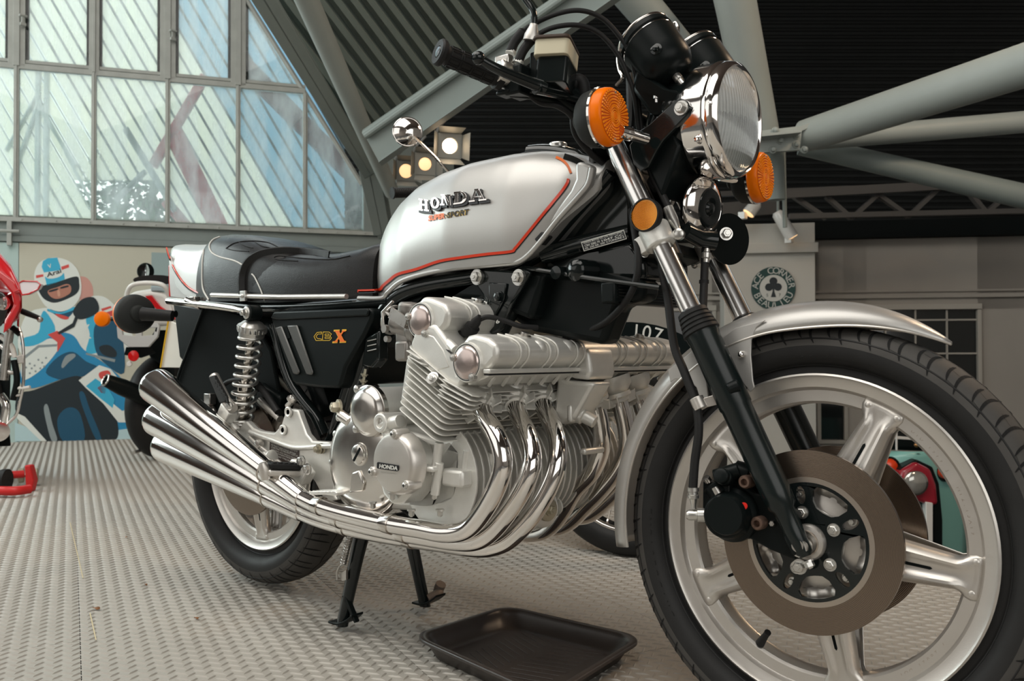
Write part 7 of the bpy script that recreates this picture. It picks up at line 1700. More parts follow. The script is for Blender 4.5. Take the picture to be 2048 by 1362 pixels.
# ---- mural: a large photographic print of a racing rider on the wall below the window
mural = empty('mural_print', W0+V((0, 0, 0)), 'large wall print of a helmeted racer on a blue and white motorcycle', 'poster')
def mc_(n, c): mat('print_'+n, tuple(min(0.85, q*1.3) for q in c), 0.6); return 'print_'+n
def flat(name, px, m, layer, smooth_=True, par=None):
    P = [V((a, b, 0)) for a, b in px]
    if smooth_ and len(P) > 3: 
        Q = [P[-1]]+P+[P[0], P[1]]; out = []
        for i in range(1, len(Q)-2):
            a, b, c, d = Q[i-1:i+3]
            for j in range(4):
                t = j/4; out.append(0.5*((2*b)+(c-a)*t+(2*a-5*b+4*c-d)*t*t+(3*b-a-3*c+d)*t**3))
        P = out
    off = 0.001+0.0006*layer
    return build(name, MB().prism([PW(p.x, p.y, off) for p in P], WNn*0.0005), m, par or mural, smooth=0)
def k5(pts): return [(a/2.619, 440+b/2.619) for a, b in pts]
zt_, zb_ = SILL-0.175, 0.0
def wrect(s0, s1, z0, z1, layer): 
    off = 0.001+0.0006*layer; a, b = wall_pt(s0, off), wall_pt(s1, off)
    return MB().prism([V((a.x, a.y, z0)), V((b.x, b.y, z0)), V((b.x, b.y, z1)), V((a.x, a.y, z1))], WNn*0.0005)
sm_l = 0.02
build('sheet', wrect(sm_l, 1.35, 0.0, zt_, 0), mc_('beige', (0.45, 0.44, 0.36)), mural, smooth=0)
build('sheet', wrect(-1.2, sm_l-0.004, 0.0, zt_, 0), mc_('mint', (0.36, 0.47, 0.45)), mural, smooth=0)
build('sheet', wrect(0.89, 1.35, 0.9, zt_-0.04, 1), mc_('slate', (0.26, 0.34, 0.34)), mural, smooth=0)
blue = mc_('blue', (0.02, 0.22, 0.42)); cyan = mc_('cyan', (0.04, 0.36, 0.55)); wht = mc_('white', (0.62, 0.66, 0.62)); pal = mc_('pale', (0.40, 0.55, 0.58)); blk = mc_('black', (0.012, 0.02, 0.025)); navy = mc_('navy', (0.01, 0.07, 0.13)); redp = mc_('red', (0.55, 0.07, 0.06)); skn = mc_('skin', (0.38, 0.17, 0.12)); gry = mc_('grey', (0.22, 0.26, 0.27)); pinkish = mc_('blush', (0.50, 0.26, 0.22))
flat('blurred_patch', k5([(400, 310), (450, 300), (485, 350), (480, 420), (420, 420)]), pinkish, 1)
build('print_floor_shade', wrect(sm_l, 0.03, 0.0, 0.01, 1), 'print_slate', mural, smooth=0)
flat('print_suit', k5([(180, 470), (110, 560), (110, 700), (300, 760), (600, 700), (690, 700), (700, 620), (640, 500), (560, 410), (480, 400), (400, 450)]), wht, 2)
flat('print_suit_blue', k5([(215, 500), (240, 480), (290, 580), (200, 650), (115, 660), (120, 620), (200, 590)]), cyan, 3)
flat('print_suit_blue', k5([(450, 520), (500, 500), (560, 560), (620, 620), (650, 690), (560, 680), (490, 700), (450, 690), (470, 600)]), cyan, 3)
flat('print_star', k5([(400, 530), (420, 560), (470, 545), (445, 590), (480, 620), (435, 620), (425, 660), (395, 615), (350, 600), (395, 580)]), wht, 4, False)
flat('print_stripe', k5([(530, 465), (580, 450), (585, 460), (535, 478)]), redp, 3, False); flat('print_stripe', k5([(540, 488), (600, 470), (605, 500), (560, 510)]), redp, 3, False)
flat('print_neck', k5([(250, 470), (380, 460), (370, 500), (330, 520), (280, 490)]), navy, 3)
flat('print_collar', k5([(295, 490), (360, 510), (340, 522), (300, 505)]), redp, 4)
hl = [(300, 197), (360, 215), (405, 260), (425, 330), (420, 400), (385, 450), (320, 478), (250, 460), (210, 410), (185, 350), (180, 280), (205, 225), (250, 202)]
flat('print_helmet', k5(hl), wht, 4)
flat('print_helmet_blue', k5([(225, 215), (250, 200), (300, 197), (315, 240), (318, 262), (230, 275), (218, 245)]), cyan, 5, False)
flat('print_helmet_blue', k5([(235, 298), (335, 278), (340, 310), (290, 330), (245, 345), (240, 320)]), cyan, 5, False)
flat('print_helmet_red', k5([(320, 245), (360, 232), (362, 248), (324, 262)]), redp, 5, False); flat('print_helmet_red', k5([(188, 290), (226, 284), (228, 296), (190, 305)]), redp, 5, False)
flat('print_visor', k5([(208, 352), (300, 325), (400, 295), (415, 330), (412, 370), (380, 400), (300, 432), (250, 425), (215, 395)]), blk, 5)
flat('print_face', k5([(250, 372), (300, 352), (350, 335), (372, 350), (365, 385), (310, 412), (270, 405)]), skn, 6)
flat('print_brow', k5([(258, 370), (300, 358), (302, 366), (262, 378)]), blk, 7); flat('print_brow', k5([(318, 352), (355, 342), (358, 350), (320, 360)]), blk, 7)
flat('print_nose', k5([(300, 370), (310, 366), (316, 395), (304, 400)]), mc_('skin_light', (0.50, 0.27, 0.19)), 7)
flat('print_chin', k5([(235, 430), (320, 445), (400, 395), (420, 400), (385, 452), (320, 480), (255, 462)]), wht, 6)
flat('print_chin_line', k5([(250, 465), (320, 484), (385, 455), (388, 470), (320, 492), (262, 482)]), cyan, 6)
fh = lambda x, y, z: PW(x, y, 0.007+z)
build('print_word', text_px('Arai', (94, 555), (124, 545), 9, 0.1, fh, 0), blk, mural, smooth=0); build('print_oval', MB().prism([PW(109+17*cos(a), 550+6.5*sin(a)-3.5*cos(a), 0.0052) for a in [2*pi*i/24 for i in range(24)]], WNn*0.0004), wht, mural, smooth=0)
build('print_letter', text_px('V', (97, 537), (104, 535), 8, 0, lambda x, y, z: PW(x, y, 0.006), 0), wht, mural, smooth=0)
# fairing of the printed bike
flat('print_fairing', k5([(110, 860), (115, 760), (180, 690), (260, 610), (330, 590), (390, 610), (440, 680), (560, 760), (660, 860), (690, 960), (690, 1120), (600, 1150), (560, 900), (420, 800), (330, 830), (180, 880)]), blue, 5)
flat('print_screen', k5([(118, 740), (200, 660), (260, 620), (310, 650), (290, 700), (220, 780), (150, 830), (115, 830)]), wht, 6)
for i, (a, b) in enumerate(((130, 770), (150, 750), (175, 760), (195, 730), (215, 745), (150, 800), (180, 790), (205, 775), (235, 720), (160, 775), (225, 765))): flat('print_screen_glint', k5([(a, b), (a+9, b-4), (a+12, b+6), (a+3, b+8)]), gry, 7, False)
flat('print_screen_edge', k5([(115, 722), (200, 655), (300, 650), (298, 662), (205, 668), (118, 738)]), gry, 7, False)
flat('print_red_flash', k5([(250, 600), (300, 580), (342, 620), (320, 660), (300, 692), (300, 640), (265, 612)]), redp, 7, False)
flat('print_fairing_dark', k5([(240, 800), (300, 720), (380, 690), (450, 740), (520, 780), (400, 830), (330, 840)]), navy, 6)
flat('print_lamp', k5([(322, 760), (345, 712), (385, 700), (395, 715), (360, 745), (330, 775)]), gry, 7)
flat('print_under', k5([(80, 990), (100, 910), (180, 890), (340, 830), (420, 820), (470, 880), (560, 960), (610, 1040), (615, 1140), (540, 1155), (240, 1160), (120, 1040)]), blk, 7)
flat('print_white_panel', k5([(412, 840), (520, 760), (580, 780), (620, 830), (560, 860), (590, 960), (640, 1000), (690, 985), (692, 1060), (620, 1060), (540, 960), (450, 880)]), wht, 8, False)
flat('print_panel_blue', k5([(450, 870), (500, 830), (560, 870), (600, 940), (590, 985), (520, 930)]), cyan, 9, False)
flat('print_sponsor_patch', k5([(520, 800), (565, 788), (580, 810), (560, 835), (525, 830)]), redp, 9); flat('print_sponsor_patch', k5([(510, 880), (535, 860), (560, 880), (550, 910), (530, 905)]), redp, 9, False)
flat('print_fork', k5([(230, 980), (250, 970), (275, 1070), (300, 1150), (270, 1155), (240, 1050)]), gry, 8); flat('print_fork', k5([(415, 910), (440, 905), (470, 990), (530, 1140), (500, 1145), (440, 1000)]), navy, 8)
flat('print_tyre', k5([(300, 1050), (340, 990), (390, 985), (425, 1030), (440, 1155), (330, 1158)]), navy, 8)
flat('print_mirror', k5([(385, 470), (430, 415), (490, 405), (518, 450), (505, 490), (430, 520), (392, 505)]), blk, 8)
flat('print_mirror_stalk', k5([(395, 500), (380, 540), (300, 590), (310, 600), (390, 560), (410, 510)]), blk, 7, False)
flat('print_arm_dark', k5([(500, 545), (600, 530), (640, 600), (650, 800), (560, 760), (500, 680)]), navy, 4)
flat('print_glove', k5([(520, 665), (570, 655), (610, 690), (600, 720), (540, 705)]), blk, 6); flat('print_lever', k5([(450, 695), (605, 730), (600, 745), (450, 705)]), gry, 7, False)
flat('print_ground', k5([(78, 1060), (130, 1080), (230, 1158), (78, 1160)]), pal, 6, False); flat('print_white_edge', k5([(85, 1010), (130, 1030), (245, 1158), (215, 1158), (90, 1040)]), wht, 9, False)
flat('print_tail_pale', k5([(620, 1100), (692, 1090), (692, 1150), (560, 1155)]), pal, 6, False)

# ---- helper for small background machines
def wheel_simple(par, c, ax, R, tw, rim_m, spokes, hubm='steel', nsp=36, tyre_m='tyre'):
    c = V(c); ax = V(ax).normalized()
    FN('tyre', MB().torus(c, ax, R-tw/2, tw/2, 56, 14), tyre_m, par)
    wr = FN('wheel_rim', MB().lathe(c-ax*tw*0.32, ax, [(0, R-tw*0.98), (0.004, R-tw*0.86), (tw*0.10, R-tw*1.05), (tw*0.54, R-tw*1.05), (tw*0.62-0.004, R-tw*0.86), (tw*0.64, R-tw*0.98)], 56, caps=False), rim_m, par, solid=0.002)
    FN('hub', MB().lathe(c-ax*0.045, ax, [(0, 0.02), (0.0, 0.045), (0.01, 0.05), (0.02, 0.03), (0.07, 0.03), (0.08, 0.05), (0.09, 0.045), (0.09, 0.02)], 28), hubm, par)
    _, u, w = frame(ax)
    for i in range(nsp):
        a = 2*pi*i/nsp; s = 1 if i % 2 else -1; b = a+s*0.35*(1 if (i//2) % 2 else -1)
        p0 = c+ax*s*0.04+(u*cos(b)+w*sin(b))*0.045; p1 = c+(u*cos(a)+w*sin(a))*(R-tw*1.0)
        if spokes: 
            FN('spoke', MB().tube([p0, p1], 0.0016, 5), 'steel', wr); FN('spoke_nipple', MB().cyl(p1, p1.lerp(p0, 0.07), 0.004, 6), 'chrome', wr)
# ---- classic motorcycle parked behind
be = radians(31); hD = (Rv*cos(be)-Fv*sin(be)); hD.z = 0; hD.normalize(); lD = V((0, 0, 1)).cross(hD)   # heading, left
fcn = PZ(1256, 1112, 0); fcn = V((fcn.x, fcn.y, 0.31)); 
cb = empty('classic_motorcycle', (fcn-hD*0.69).xy.to_3d(), 'older chrome-fendered motorcycle parked close behind, number plate on its front fender', 'motorcycle')
def CB(h, l, z): q = fcn+hD*h+lD*l; return V((q.x, q.y, z))
wheel_simple(cb, fcn, lD, 0.31, 0.085, 'chrome', True, 'steel', 20); wheel_simple(cb, CB(-1.38, 0, 0.31), lD, 0.31, 0.095, 'chrome', True, 'steel', 20)
def arcg(c, R, a0, a1, hw, N=24):
    rows = []
    for j in range(N+1):
        a = a0+(a1-a0)*j/N
        rows.append([V(c)+hD*((R-d)*cos(a))+lD*(u*hw)+V((0, 0, (R-d)*sin(a))) for u, d in ((-1, 0.03), (-0.9, 0.012), (-0.5, 0.002), (0, 0), (0.5, 0.002), (0.9, 0.012), (1, 0.03))])
    n = 7; return MB().add([p for r in rows for p in r], [(j*n+i, j*n+i+1, (j+1)*n+i+1, (j+1)*n+i) for j in range(N) for i in range(n-1)])
FN('fender', arcg(fcn, 0.335, radians(20), radians(165), 0.055), 'chrome', cb, smooth=60, solid=0.002)
FN('fender', arcg(CB(-1.38, 0, 0.31), 0.34, radians(-10), radians(150), 0.065), 'chrome', cb, smooth=60, solid=0.002)
# curved number plate standing on the front fender
pr_ = []; R0_, R1_ = 0.345, 0.405
aa = [radians(100-6*i) for i in range(0, 8)]
cpt = lambda a, r, l: fcn+hD*(r*cos(a))+lD*l+V((0, 0, r*sin(a)))
plo = FN('front_plate', MB().prism([cpt(a, R0_, -0.004) for a in aa]+[cpt(a, R1_, -0.004) for a in reversed(aa)], lD*0.006), 'gloss_black', cb, label='black curved number plate with white characters')
for ch, a in (('H', 101), ('J', 91.0), ('0', 85.8), ('7', 80.4)):
    a = radians(a-6); o = cpt(a, (R0_+R1_)/2, -0.0045); tx = hD*sin(a)-V((0, 0, cos(a))); ty = hD*cos(a)+V((0, 0, sin(a)))
    if ch == 'H': continue
    FN('plate_character', text_on(MB(), ch, 0.062, plane_map(o, tx, ty, -lD), thick=0.001), 'white_print', plo, smooth=0, label='white character %s' % ch)
for s in (-1, 1):
    FN('fork_leg', MB().tube([CB(0, s*0.09, 0.30), CB(-0.30, s*0.09, 0.88)], 0.019, 14), 'chrome', cb); FN('fender_stay', MB().tube([CB(0.0, s*0.075, 0.31), CB(-0.2, s*0.065, 0.56)], 0.006, 8), 'chrome', cb)
FN('engine_block', MB().box(CB(-0.62, 0, 0.40), (0.30, 0.22, 0.24)).tube([CB(-0.62, -0.02, 0.5), CB(-0.56, 0, 0.72)], 0.07, 18), 'cast_aluminium', cb, bevel=0.02)
for i in range(7): FN('engine_fin', MB().lathe(CB(-0.60+i*0.007, -0.005, 0.54+i*0.022), (0.05, 0, 1), [(0, 0.095), (0.006, 0.095)], 24), 'cast_aluminium', cb)
FN('frame', MB().tube(catmull([CB(-0.27, 0, 0.82), CB(-0.34, 0, 0.5), CB(-0.45, 0, 0.26), CB(-0.85, 0, 0.26), CB(-1.0, 0, 0.6), CB(-0.6, 0, 0.72), CB(-0.27, 0, 0.82)]), 0.018, 10), 'gloss_black', cb)
tk = []
for t in range(9):
    u = t/8; w_ = 0.10*(0.45+0.55*sin(pi*min(1, u*0.9+0.1))); c = CB(-0.38-0.48*u, 0, 0.78); h = 0.09*(0.5+0.5*sin(pi*min(1, u+0.1)))
    tk.append([c+lD*(w_*cos(a))+V((0, 0, h*sin(a))) for a in [2*pi*i/20 for i in range(20)]])
FN('fuel_tank', MB().loft(tk), mat('maroon', (0.12, 0.01, 0.012), 0.2, coat=1.0), cb, smooth=60)
sk_ = [[CB(-0.86-0.60*t/6, 0, 0.76)+lD*(0.12*cos(a))+V((0, 0, 0.035*sin(a))) for a in [2*pi*i/16 for i in range(16)]] for t in range(7)]
FN('seat', MB().loft(sk_), 'leather', cb, smooth=60, bevel=0.01)
FN('exhaust_pipe', MB().tube(catmull([CB(-0.5, -0.06, 0.6), CB(-0.42, -0.12, 0.5), CB(-0.45, -0.15, 0.3), CB(-0.6, -0.16, 0.24), CB(-1.5, -0.17, 0.27)]), [0.02]*18+[0.038]*6, 14), 'chrome', cb)
gA = PD(784, 386, 2.72); gB = PD(850, 384, 2.78); gC = CB(-0.33, 0, 0.99)
FN('handlebar', MB().tube(catmull([gB, PD(900, 400, 2.82), CB(-0.33, -0.06, 1.0), gC, CB(-0.33, 0.06, 1.0), CB(-0.40, 0.25, 1.05), CB(-0.50, 0.34, 1.06)]), 0.011, 12), 'chrome', cb)
gdv = (gB-gA).normalized(); gprof = [(0, 0.010), (0.0, 0.0175), (0.004, 0.0185), (0.008, 0.0145)]
for i in range(14): gprof += [(0.010+i*0.006, 0.0142), (0.0125+i*0.006, 0.0158)]
FN('grip', MB().lathe(gA, gdv, gprof+[(0.10, 0.0145)], 24), 'rubber', cb, label='ribbed black rubber grip')
mcn = PD(815, 264, 2.74)
FN('mirror', MB().lathe(mcn, (Fv*-1+Rv*0.15), [(-0.012, 0.020), (-0.008, 0.038), (0, 0.0445), (0.004, 0.0455), (0.006, 0.0435), (0.005, 0.042), (0.012, 0.034), (0.017, 0.022), (0.020, 0.010), (0.021, 0)], 44), 'chrome', cb, label='round chrome mirror')
FN('mirror_stalk', MB().tube([PD(825, 270, 2.71), PD(868, 312, 2.74), PD(908, 356, 2.78), PD(918, 388, 2.82)], 0.0042, 8), 'chrome', cb)
FN('headlamp', MB().lathe(CB(-0.18, 0, 0.90), hD, [(-0.14, 0.02), (-0.11, 0.07), (-0.04, 0.09), (0, 0.092), (0.01, 0.085), (0.02, 0)], 32), 'chrome', cb)

# ---- red sports bike at the left edge
rb_ = empty('red_motorcycle', PZ(-30, 905, 0), 'red-faired sports motorcycle cut off by the left edge of the picture', 'motorcycle')
D_ = 4.3
def RB(px, py, dd=0.0): return PD(px, py, D_+dd)
def slab3(px, d0, th, m, nm, par=rb_, bev=0.01, lab=None): cx_ = sum(a for a, b in px)/len(px); cy_ = sum(b for a, b in px)/len(px); return FN(nm, MB().prism([RB(a, b, d0) for a, b in px], ray(cx_, cy_)*th), m, par, bevel=bev, seg=3, label=lab)
fr_ = []
for t, (cx, cy, hw_, hh) in enumerate(((-110, 570, 40, 40), (-70, 560, 70, 62), (-30, 566, 62, 74), (0, 576, 42, 70), (22, 590, 24, 58), (36, 600, 11, 38), (44, 604, 3, 14))):
    k = D_/FPX; c = RB(cx, cy, -0.05*t+0.1); fr_.append([c+ray(cx, cy)*(0.16*cos(a)*(1-t*0.10))+Uv*(hh*k*sin(a)) for a in [2*pi*i/20 for i in range(20)]])
FN('fairing', MB().loft(fr_), 'red_paint', rb_, smooth=60)
slab3([(-40, 530), (0, 541), (30, 562), (44, 595), (40, 618), (22, 655), (6, 668), (10, 640), (28, 610), (22, 585), (0, 560), (-40, 550)], -0.27, 0.10, 'red_paint', 'fairing_panel')
slab3([(-20, 575), (8, 585), (20, 604), (12, 640), (0, 655), (-20, 650)], -0.24, 0.08, 'window_dark', 'headlight')
FN('lamp_chrome', MB().lathe(RB(4, 606, -0.26), -Fv+Rv, [(0, 0.03), (0.01, 0.032), (0.014, 0.02), (0.014, 0)], 24), 'chrome', rb_)
FN('mirror', MB().prism([RB(a, b, -0.32) for a, b in ((38, 566), (46, 562), (74, 563), (81, 569), (76, 578), (58, 588), (44, 590), (40, 580))], Fv*0.03), mat('mirror_white', (0.80, 0.74, 0.77), 0.35), rb_, bevel=0.004, label='pale mirror')
FN('mirror_rim', MB().tube([RB(a, b, -0.32) for a, b in ((40, 580), (44, 590), (58, 588), (76, 578), (81, 569), (74, 563), (46, 562), (38, 566), (40, 580))], 0.004, 6), 'red_paint', rb_, label='red rim of the mirror')
FN('mirror_stalk', MB().tube([RB(42, 580, -0.31), RB(20, 590, -0.2)], 0.010, 8), 'red_paint', rb_)
FN('handlebar', MB().tube([RB(30, 617, -0.1), RB(55, 627, -0.12), RB(78, 636, -0.14)], [0.014, 0.014, 0.011], 12), 'rubber', rb_); FN('bar_end', MB().sphere(RB(80, 639, -0.14), 0.014, 12, 8), 'steel', rb_)
slab3([(34, 632), (39, 632), (38, 655), (34, 652)], -0.1, 0.04, 'red_lens', 'brake_light', bev=0.002)
# chromed frame pieces, radiator and engine
for pts, r, m in ((((0, 672), (22, 690), (30, 715)), 0.012, 'white_paint'), (((0, 690), (16, 706), (32, 712)), 0.009, 'chrome'), (((38, 655), (46, 690), (47, 760), (40, 800), (32, 830), (12, 850)), 0.007, 'chrome'), (((20, 660), (14, 700), (8, 760)), 0.02, 'steel'), (((28, 720), (34, 760), (26, 800)), 0.014, 'satin_black'), (((30, 776), (48, 776), (60, 774)), 0.008, 'white_paint'), (((28, 792), (42, 790)), 0.007, 'steel'), (((0, 730), (20, 745), (34, 742)), 0.010, 'steel'), (((0, 790), (12, 812), (6, 850)), 0.02, 'chrome'), (((24, 655), (40, 668)), 0.014, 'satin_black')):
    FN('frame_tube', MB().tube(catmull([RB(a, b, -0.15) for a, b in pts]) if len(pts) > 2 else [RB(a, b, -0.15) for a, b in pts], r, 10), m, rb_)
slab3([(-40, 650), (8, 668), (22, 720), (20, 800), (8, 840), (-40, 850)], 0.0, 0.25, 'satin_black', 'engine')
slab3([(32, 712), (46, 708), (48, 726), (36, 728)], -0.16, 0.05, 'brushed_aluminium', 'bracket', bev=0.004)
wheel_simple(rb_, RB(-75, 800, 0.1), (Rv*0.5+Fv*0.85), 0.29, 0.12, 'steel', False)
FN('silencer', MB().lathe(RB(-10, 845, -0.1), (Rv*0.3-Fv*0.4-Uv*0.2), [(-0.2, 0.03), (0, 0.045), (0.1, 0.05), (0.1, 0.04)], 24), 'chrome', rb_)
slab3([(-30, 850), (18, 852), (22, 892), (-30, 894)], 0.1, 0.25, 'satin_black', 'stand_block', bev=0.004)
# red paddock stand
ps = empty('paddock_stand', PZ(30, 985, 0), 'red tubular paddock stand with pale rollers on the floor at the left edge', 'stand')
k_ = lambda px, py, z: PZ(px, py, z)
FN('frame', MB().tube([k_(-60, 955, 0.06), k_(20, 950, 0.06), k_(48, 948, 0.06)], 0.018, 12).tube(catmull([k_(-60, 978, 0.03), k_(20, 982, 0.03), k_(60, 978, 0.03)]), 0.020, 12), 'red_steel', ps)
u0 = k_(57, 984, 0.0); FN('upright', MB().prism([u0-Rv*0.013, u0+Rv*0.013, u0+Rv*0.013+V((0, 0, 0.05))+Fv*0.02, u0+Rv*0.006+V((0, 0, 0.12)), u0-Rv*0.020+V((0, 0, 0.12))], Fv*0.04), 'red_steel', ps, bevel=0.006)
for a in (38, 66):
    c = k_(a, 952, 0.05)+Fv*0.01; FN('roller', MB().lathe(c-Rv*0.010, Rv*0.9+Fv*0.4, [(0, 0.028), (0.004, 0.035), (0.022, 0.035), (0.026, 0.028)], 24), mat('roller_plastic', (0.42, 0.40, 0.30), 0.5), ps)
FN('roller_pin', MB().tube([k_(34, 952, 0.05), k_(72, 952, 0.05)], 0.005, 8), 'steel', ps)
FN('end_cap', MB().lathe(k_(2, 960, 0.05), Rv, [(-0.02, 0.04), (0.01, 0.05), (0.03, 0.05), (0.03, 0)], 20), 'rubber', ps)

# ---- motorcycle seen from behind, left of the silencers
D2 = 5.2
rt = empty('parked_motorcycle', PZ(305, 920, 0), 'white and maroon motorcycle seen from behind beside the wall print', 'motorcycle')
def Rt(px, py, dd=0.0): return PD(px, py, D2+dd)
wax = (Rv*0.97-Fv*0.24).normalized(); gp0 = PZ(320, 918, 0); wc2 = V((gp0.x, gp0.y, 0.31))+Fv.xy.to_3d()*0.05
ty2 = []
wheel_simple(rt, wc2, wax, 0.31, 0.14, 'steel', False, nsp=2)
tw_ = MB(); _, u, w = frame(wax)
for i in range(60):
    for s in (-1, 1):
        a = 2*pi*i/60; c = wc2+(u*cos(a)+w*sin(a))*0.3095+wax*s*0.022; c = c-(c-wc2).normalized()*0.004; tdir = (-u*sin(a)+w*cos(a))
        tw_.prism([c-wax*0.016-tdir*0.010, c+wax*0.016-tdir*0.006, c+wax*0.016+tdir*0.010, c-wax*0.016+tdir*0.006], (u*cos(a)+w*sin(a))*0.004)
def s2(px, d0, th, m, nm, bev=0.01, lab=None): cx_ = sum(a for a, b in px)/len(px); cy_ = sum(b for a, b in px)/len(px); return FN(nm, MB().prism([Rt(a, b, d0) for a, b in px], ray(cx_, cy_)*th), m, rt, bevel=bev, seg=3, label=lab)
s2([(292, 690), (310, 660), (345, 660), (350, 760), (330, 735), (300, 715)], 0.0, 0.2, 'satin_black', 'hugger')
s2([(248, 640), (250, 600), (262, 584), (300, 578), (330, 584), (350, 600), (352, 650), (300, 655), (260, 650)], -0.2, 0.5, 'white_paint', 'tail_cowl', 0.03)
s2([(290, 592), (304, 590), (322, 612), (350, 632), (352, 640), (326, 630), (306, 612)], -0.215, 0.02, 'red_paint', 'tail_stripe', 0.004)
FN('grab_rail', MB().tube(catmull([Rt(252, 622, -0.22), Rt(254, 588, -0.24), Rt(266, 570, -0.26), Rt(300, 566, -0.26), Rt(328, 572, -0.26), Rt(340, 596, -0.22), Rt(352, 620, -0.2)]), 0.013, 12), 'white_paint', rt)
s2([(302, 572), (326, 574), (330, 582), (302, 582)], -0.2, 0.1, mat('grey_blue', (0.35, 0.42, 0.45), 0.4), 'tail_lamp', 0.004)
br_ = MB(); ctr = Rt(277, 672, -0.25); kk = (D2-0.25)/FPX
br_.poly_holes([(-44*kk, 18*kk), (-40*kk, 26*kk), (38*kk, 26*kk), (42*kk, 18*kk), (38*kk, -2*kk), (20*kk, -22*kk), (-20*kk, -22*kk), (-42*kk, -4*kk)], [[(-32*kk, 2*kk), (-6*kk, 0), (-6*kk, 16*kk), (-34*kk, 18*kk)], [(6*kk, 0), (30*kk, 2*kk), (33*kk, 16*kk), (6*kk, 16*kk)]], lambda x, y, t: ctr+Rv*x+Uv*y+Fv*t, 0.02)
FN('plate_bracket', br_, mat('pale_bracket', (0.52, 0.53, 0.52), 0.5), rt, bevel=0.003, label='pale alloy plate bracket with two openings')
FN('reflector', MB().lathe(Rt(267, 712, -0.26), -Fv, [(-0.01, 0.025), (0, 0.030), (0.006, 0.028), (0.008, 0)], 24), 'red_lens', rt, label='round red reflector'); FN('plate_lamp', MB().lathe(Rt(259, 728, -0.25), -Fv, [(0, 0.016), (0.006, 0.012), (0.006, 0)], 16), 'white_paint', rt)
s2([(252, 694), (300, 694), (312, 706), (282, 716), (248, 710)], -0.2, 0.15, 'satin_black', 'plate_holder', 0.004)
FN('mirror', MB().lathe(Rt(291, 543, 0.2), -Fv, [(-0.03, 0.02), (-0.02, 0.045), (0, 0.052), (0.003, 0.050), (0.001, 0.046)], 32), 'gloss_black', rt); FN('mirror_glass', MB().lathe(Rt(291, 543, 0.2)-Fv*0.001, -Fv-Rv*0.8, [(0, 0.044), (0.001, 0)], 32), 'chrome', rt)
FN('mirror_stalk', MB().tube([Rt(302, 552, 0.2), Rt(336, 578, 0.15)], 0.006, 8), 'gloss_black', rt)
FN('indicator', MB().lathe(Rt(204, 638, -0.1), -Fv, [(-0.05, 0.02), (-0.02, 0.042), (0, 0.045), (0.012, 0.040), (0.018, 0.022), (0.019, 0)], 28), 'amber_lens', rt, label='round amber turn signal'); FN('indicator_stalk', MB().tube([Rt(216, 638, -0.08), Rt(252, 638, -0.05)], 0.012, 10), 'gloss_black', rt)
FN('silencer', MB().lathe(Rt(211, 760, -0.25), (Rv*0.60-Uv*0.42+Fv*0.68), [(0.03, 0), (0.03, 0.024), (0.0, 0.028), (-0.004, 0.032), (0.01, 0.036), (0.10, 0.047), (0.45, 0.05), (0.5, 0.04)], 32), 'satin_black', rt, label='black silencer with an open chrome tip'); FN('silencer_tip', MB().torus(Rt(211, 760, -0.25), (Rv*0.60-Uv*0.42+Fv*0.68), 0.031, 0.005, 28, 8), 'chrome_dull', rt)
FN('side_stand', MB().tube([Rt(268, 905, -0.0), Rt(290, 898, 0.1)], 0.010, 8), 'brushed_aluminium', rt)
FN('seat', MB().loft([[Rt(310, 560, 0.1+0.12*t)+Rv*(0.13*cos(a))+V((0, 0, 0.03*sin(a))) for a in [2*pi*i/16 for i in range(16)]] for t in range(6)]), 'leather', rt)

# ---- teal vintage scooter in the lower hall, seen through the front wheel
D3 = 5.2
scn = PD(1840, 1250, D3); scn.z = -0.9
st_o = empty('scooter', scn, 'pale teal vintage scooter with a red headlamp nacelle, seen through the front wheel', 'scooter')
def Sc(px, py, dd=0.0): return PD(px, py, D3+dd)
def s3(px, d0, th, m, nm, bev=0.01, lab=None): return FN(nm, MB().prism([Sc(a, b, d0) for a, b in px], Fv*th), m, st_o, bevel=bev, seg=3, label=lab)
rows = []
for py, hw_, cx in ((903, 66, 1832), (915, 88, 1833), (945, 98, 1834), (1000, 100, 1836), (1050, 98, 1838), (1110, 92, 1840), (1180, 96, 1842), (1240, 104, 1843)):
    rows.append([Sc(cx+hw_*u, py, 0.10*u*u-0.05*(1-u*u)) for u in [-1+2*i/14 for i in range(15)]])
n = 15; FN('legshield', MB().add([p for r in rows for p in r], [(j*n+i, j*n+i+1, (j+1)*n+i+1, (j+1)*n+i) for j in range(len(rows)-1) for i in range(n-1)]), 'teal_paint', st_o, smooth=60, solid=0.01)
FN('panel_seam', MB().tube([Sc(1882, 1018, -0.02), Sc(1932, 1012, 0.08)], 0.004, 6), 'dark_gap', st_o)
s3([(1796, 966), (1806, 940), (1834, 924), (1862, 938), (1874, 970), (1878, 1010), (1862, 1012), (1838, 1004), (1806, 1000)], -0.15, 0.12, mat('maroon_red', (0.32, 0.015, 0.03), 0.3, coat=0.8), 'nacelle', 0.02, 'dark red headlamp nacelle')
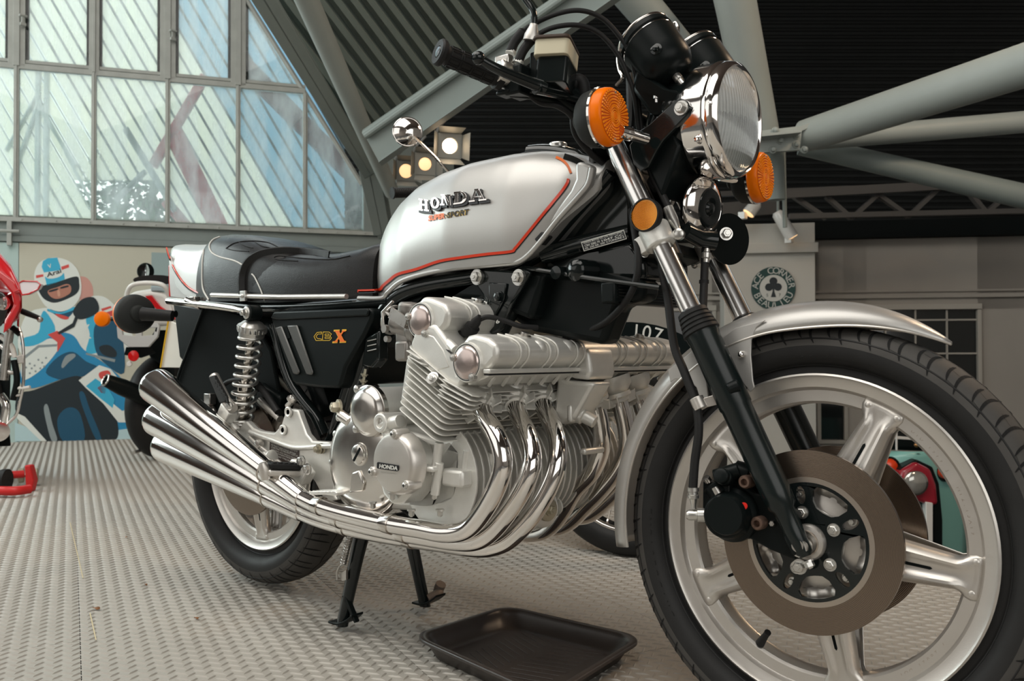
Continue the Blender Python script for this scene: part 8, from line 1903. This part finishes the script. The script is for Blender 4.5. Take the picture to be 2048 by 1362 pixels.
s3([(1792, 966), (1803, 936), (1834, 919), (1866, 934), (1879, 968), (1886, 1040), (1886, 1190), (1868, 1190), (1866, 1010), (1800, 1004)], -0.12, 0.10, 'satin_black', 'nacelle_edge', 0.01)
FN('headlight', MB().lathe(Sc(1831, 966, -0.17), -Fv, [(-0.02, 0.065), (0, 0.070), (0.008, 0.068), (0.010, 0.064)], 36), 'chrome_dull', st_o); FN('headlight_glass', MB().lathe(Sc(1831, 966, -0.175), -Fv, [(0, 0.066), (0.012, 0.05), (0.018, 0.03), (0.02, 0)], 36), mat('headlamp_glass', (0.5, 0.5, 0.46), 0.12, 0.6, coat=1.0), st_o)
s3([(1852, 1004), (1866, 1006), (1866, 1190), (1854, 1190)], -0.16, 0.05, 'white_paint', 'centre_trim', 0.004)
for px, py in ((1780, 932), (1890, 944)):
    FN('indicator', MB().lathe(Sc(px, py, -0.02), -Fv, [(0, 0.055), (0.02, 0.050), (0.022, 0)], 28), 'satin_black', st_o); FN('indicator_lens', MB().lathe(Sc(px, py, -0.04), -Fv, [(0, 0.042), (0.02, 0.036), (0.03, 0.015), (0.031, 0)], 28), mat('red_orange', (0.80, 0.06, 0.01), 0.25, coat=0.7), st_o)
s3([(1790, 872), (1842, 876), (1842, 881), (1790, 878)], 0.0, 0.02, 'white_paint', 'windscreen_edge', 0.002)
FN('windscreen_stem', MB().tube([Sc(1793, 845, 0.0), Sc(1793, 900, 0.0)], 0.006, 8), 'white_paint', st_o)
FN('knob', MB().sphere(Sc(1833, 890, 0.0), 0.014, 12, 8), 'copper', st_o); FN('knob_base', MB().lathe(Sc(1832, 907, -0.03), (0, 0, 1), [(0, 0.028), (0.008, 0.02)], 20), 'satin_black', st_o)
for px in (1810, 1856): FN('rivet', MB().sphere(Sc(px, 911, -0.02), 0.006, 8, 6), 'satin_black', st_o)
s3([(1760, 860), (1900, 866), (1900, 905), (1760, 900)], 0.4, 0.3, 'satin_black', 'seat', 0.03)
s3([(1758, 1100), (1930, 1100), (1960, 1290), (1730, 1290)], 0.25, 0.7, 'teal_paint', 'body', 0.05)
wheel_simple(st_o, V((scn.x, scn.y, -0.66)), Rv, 0.24, 0.10, 'steel', False, nsp=2)
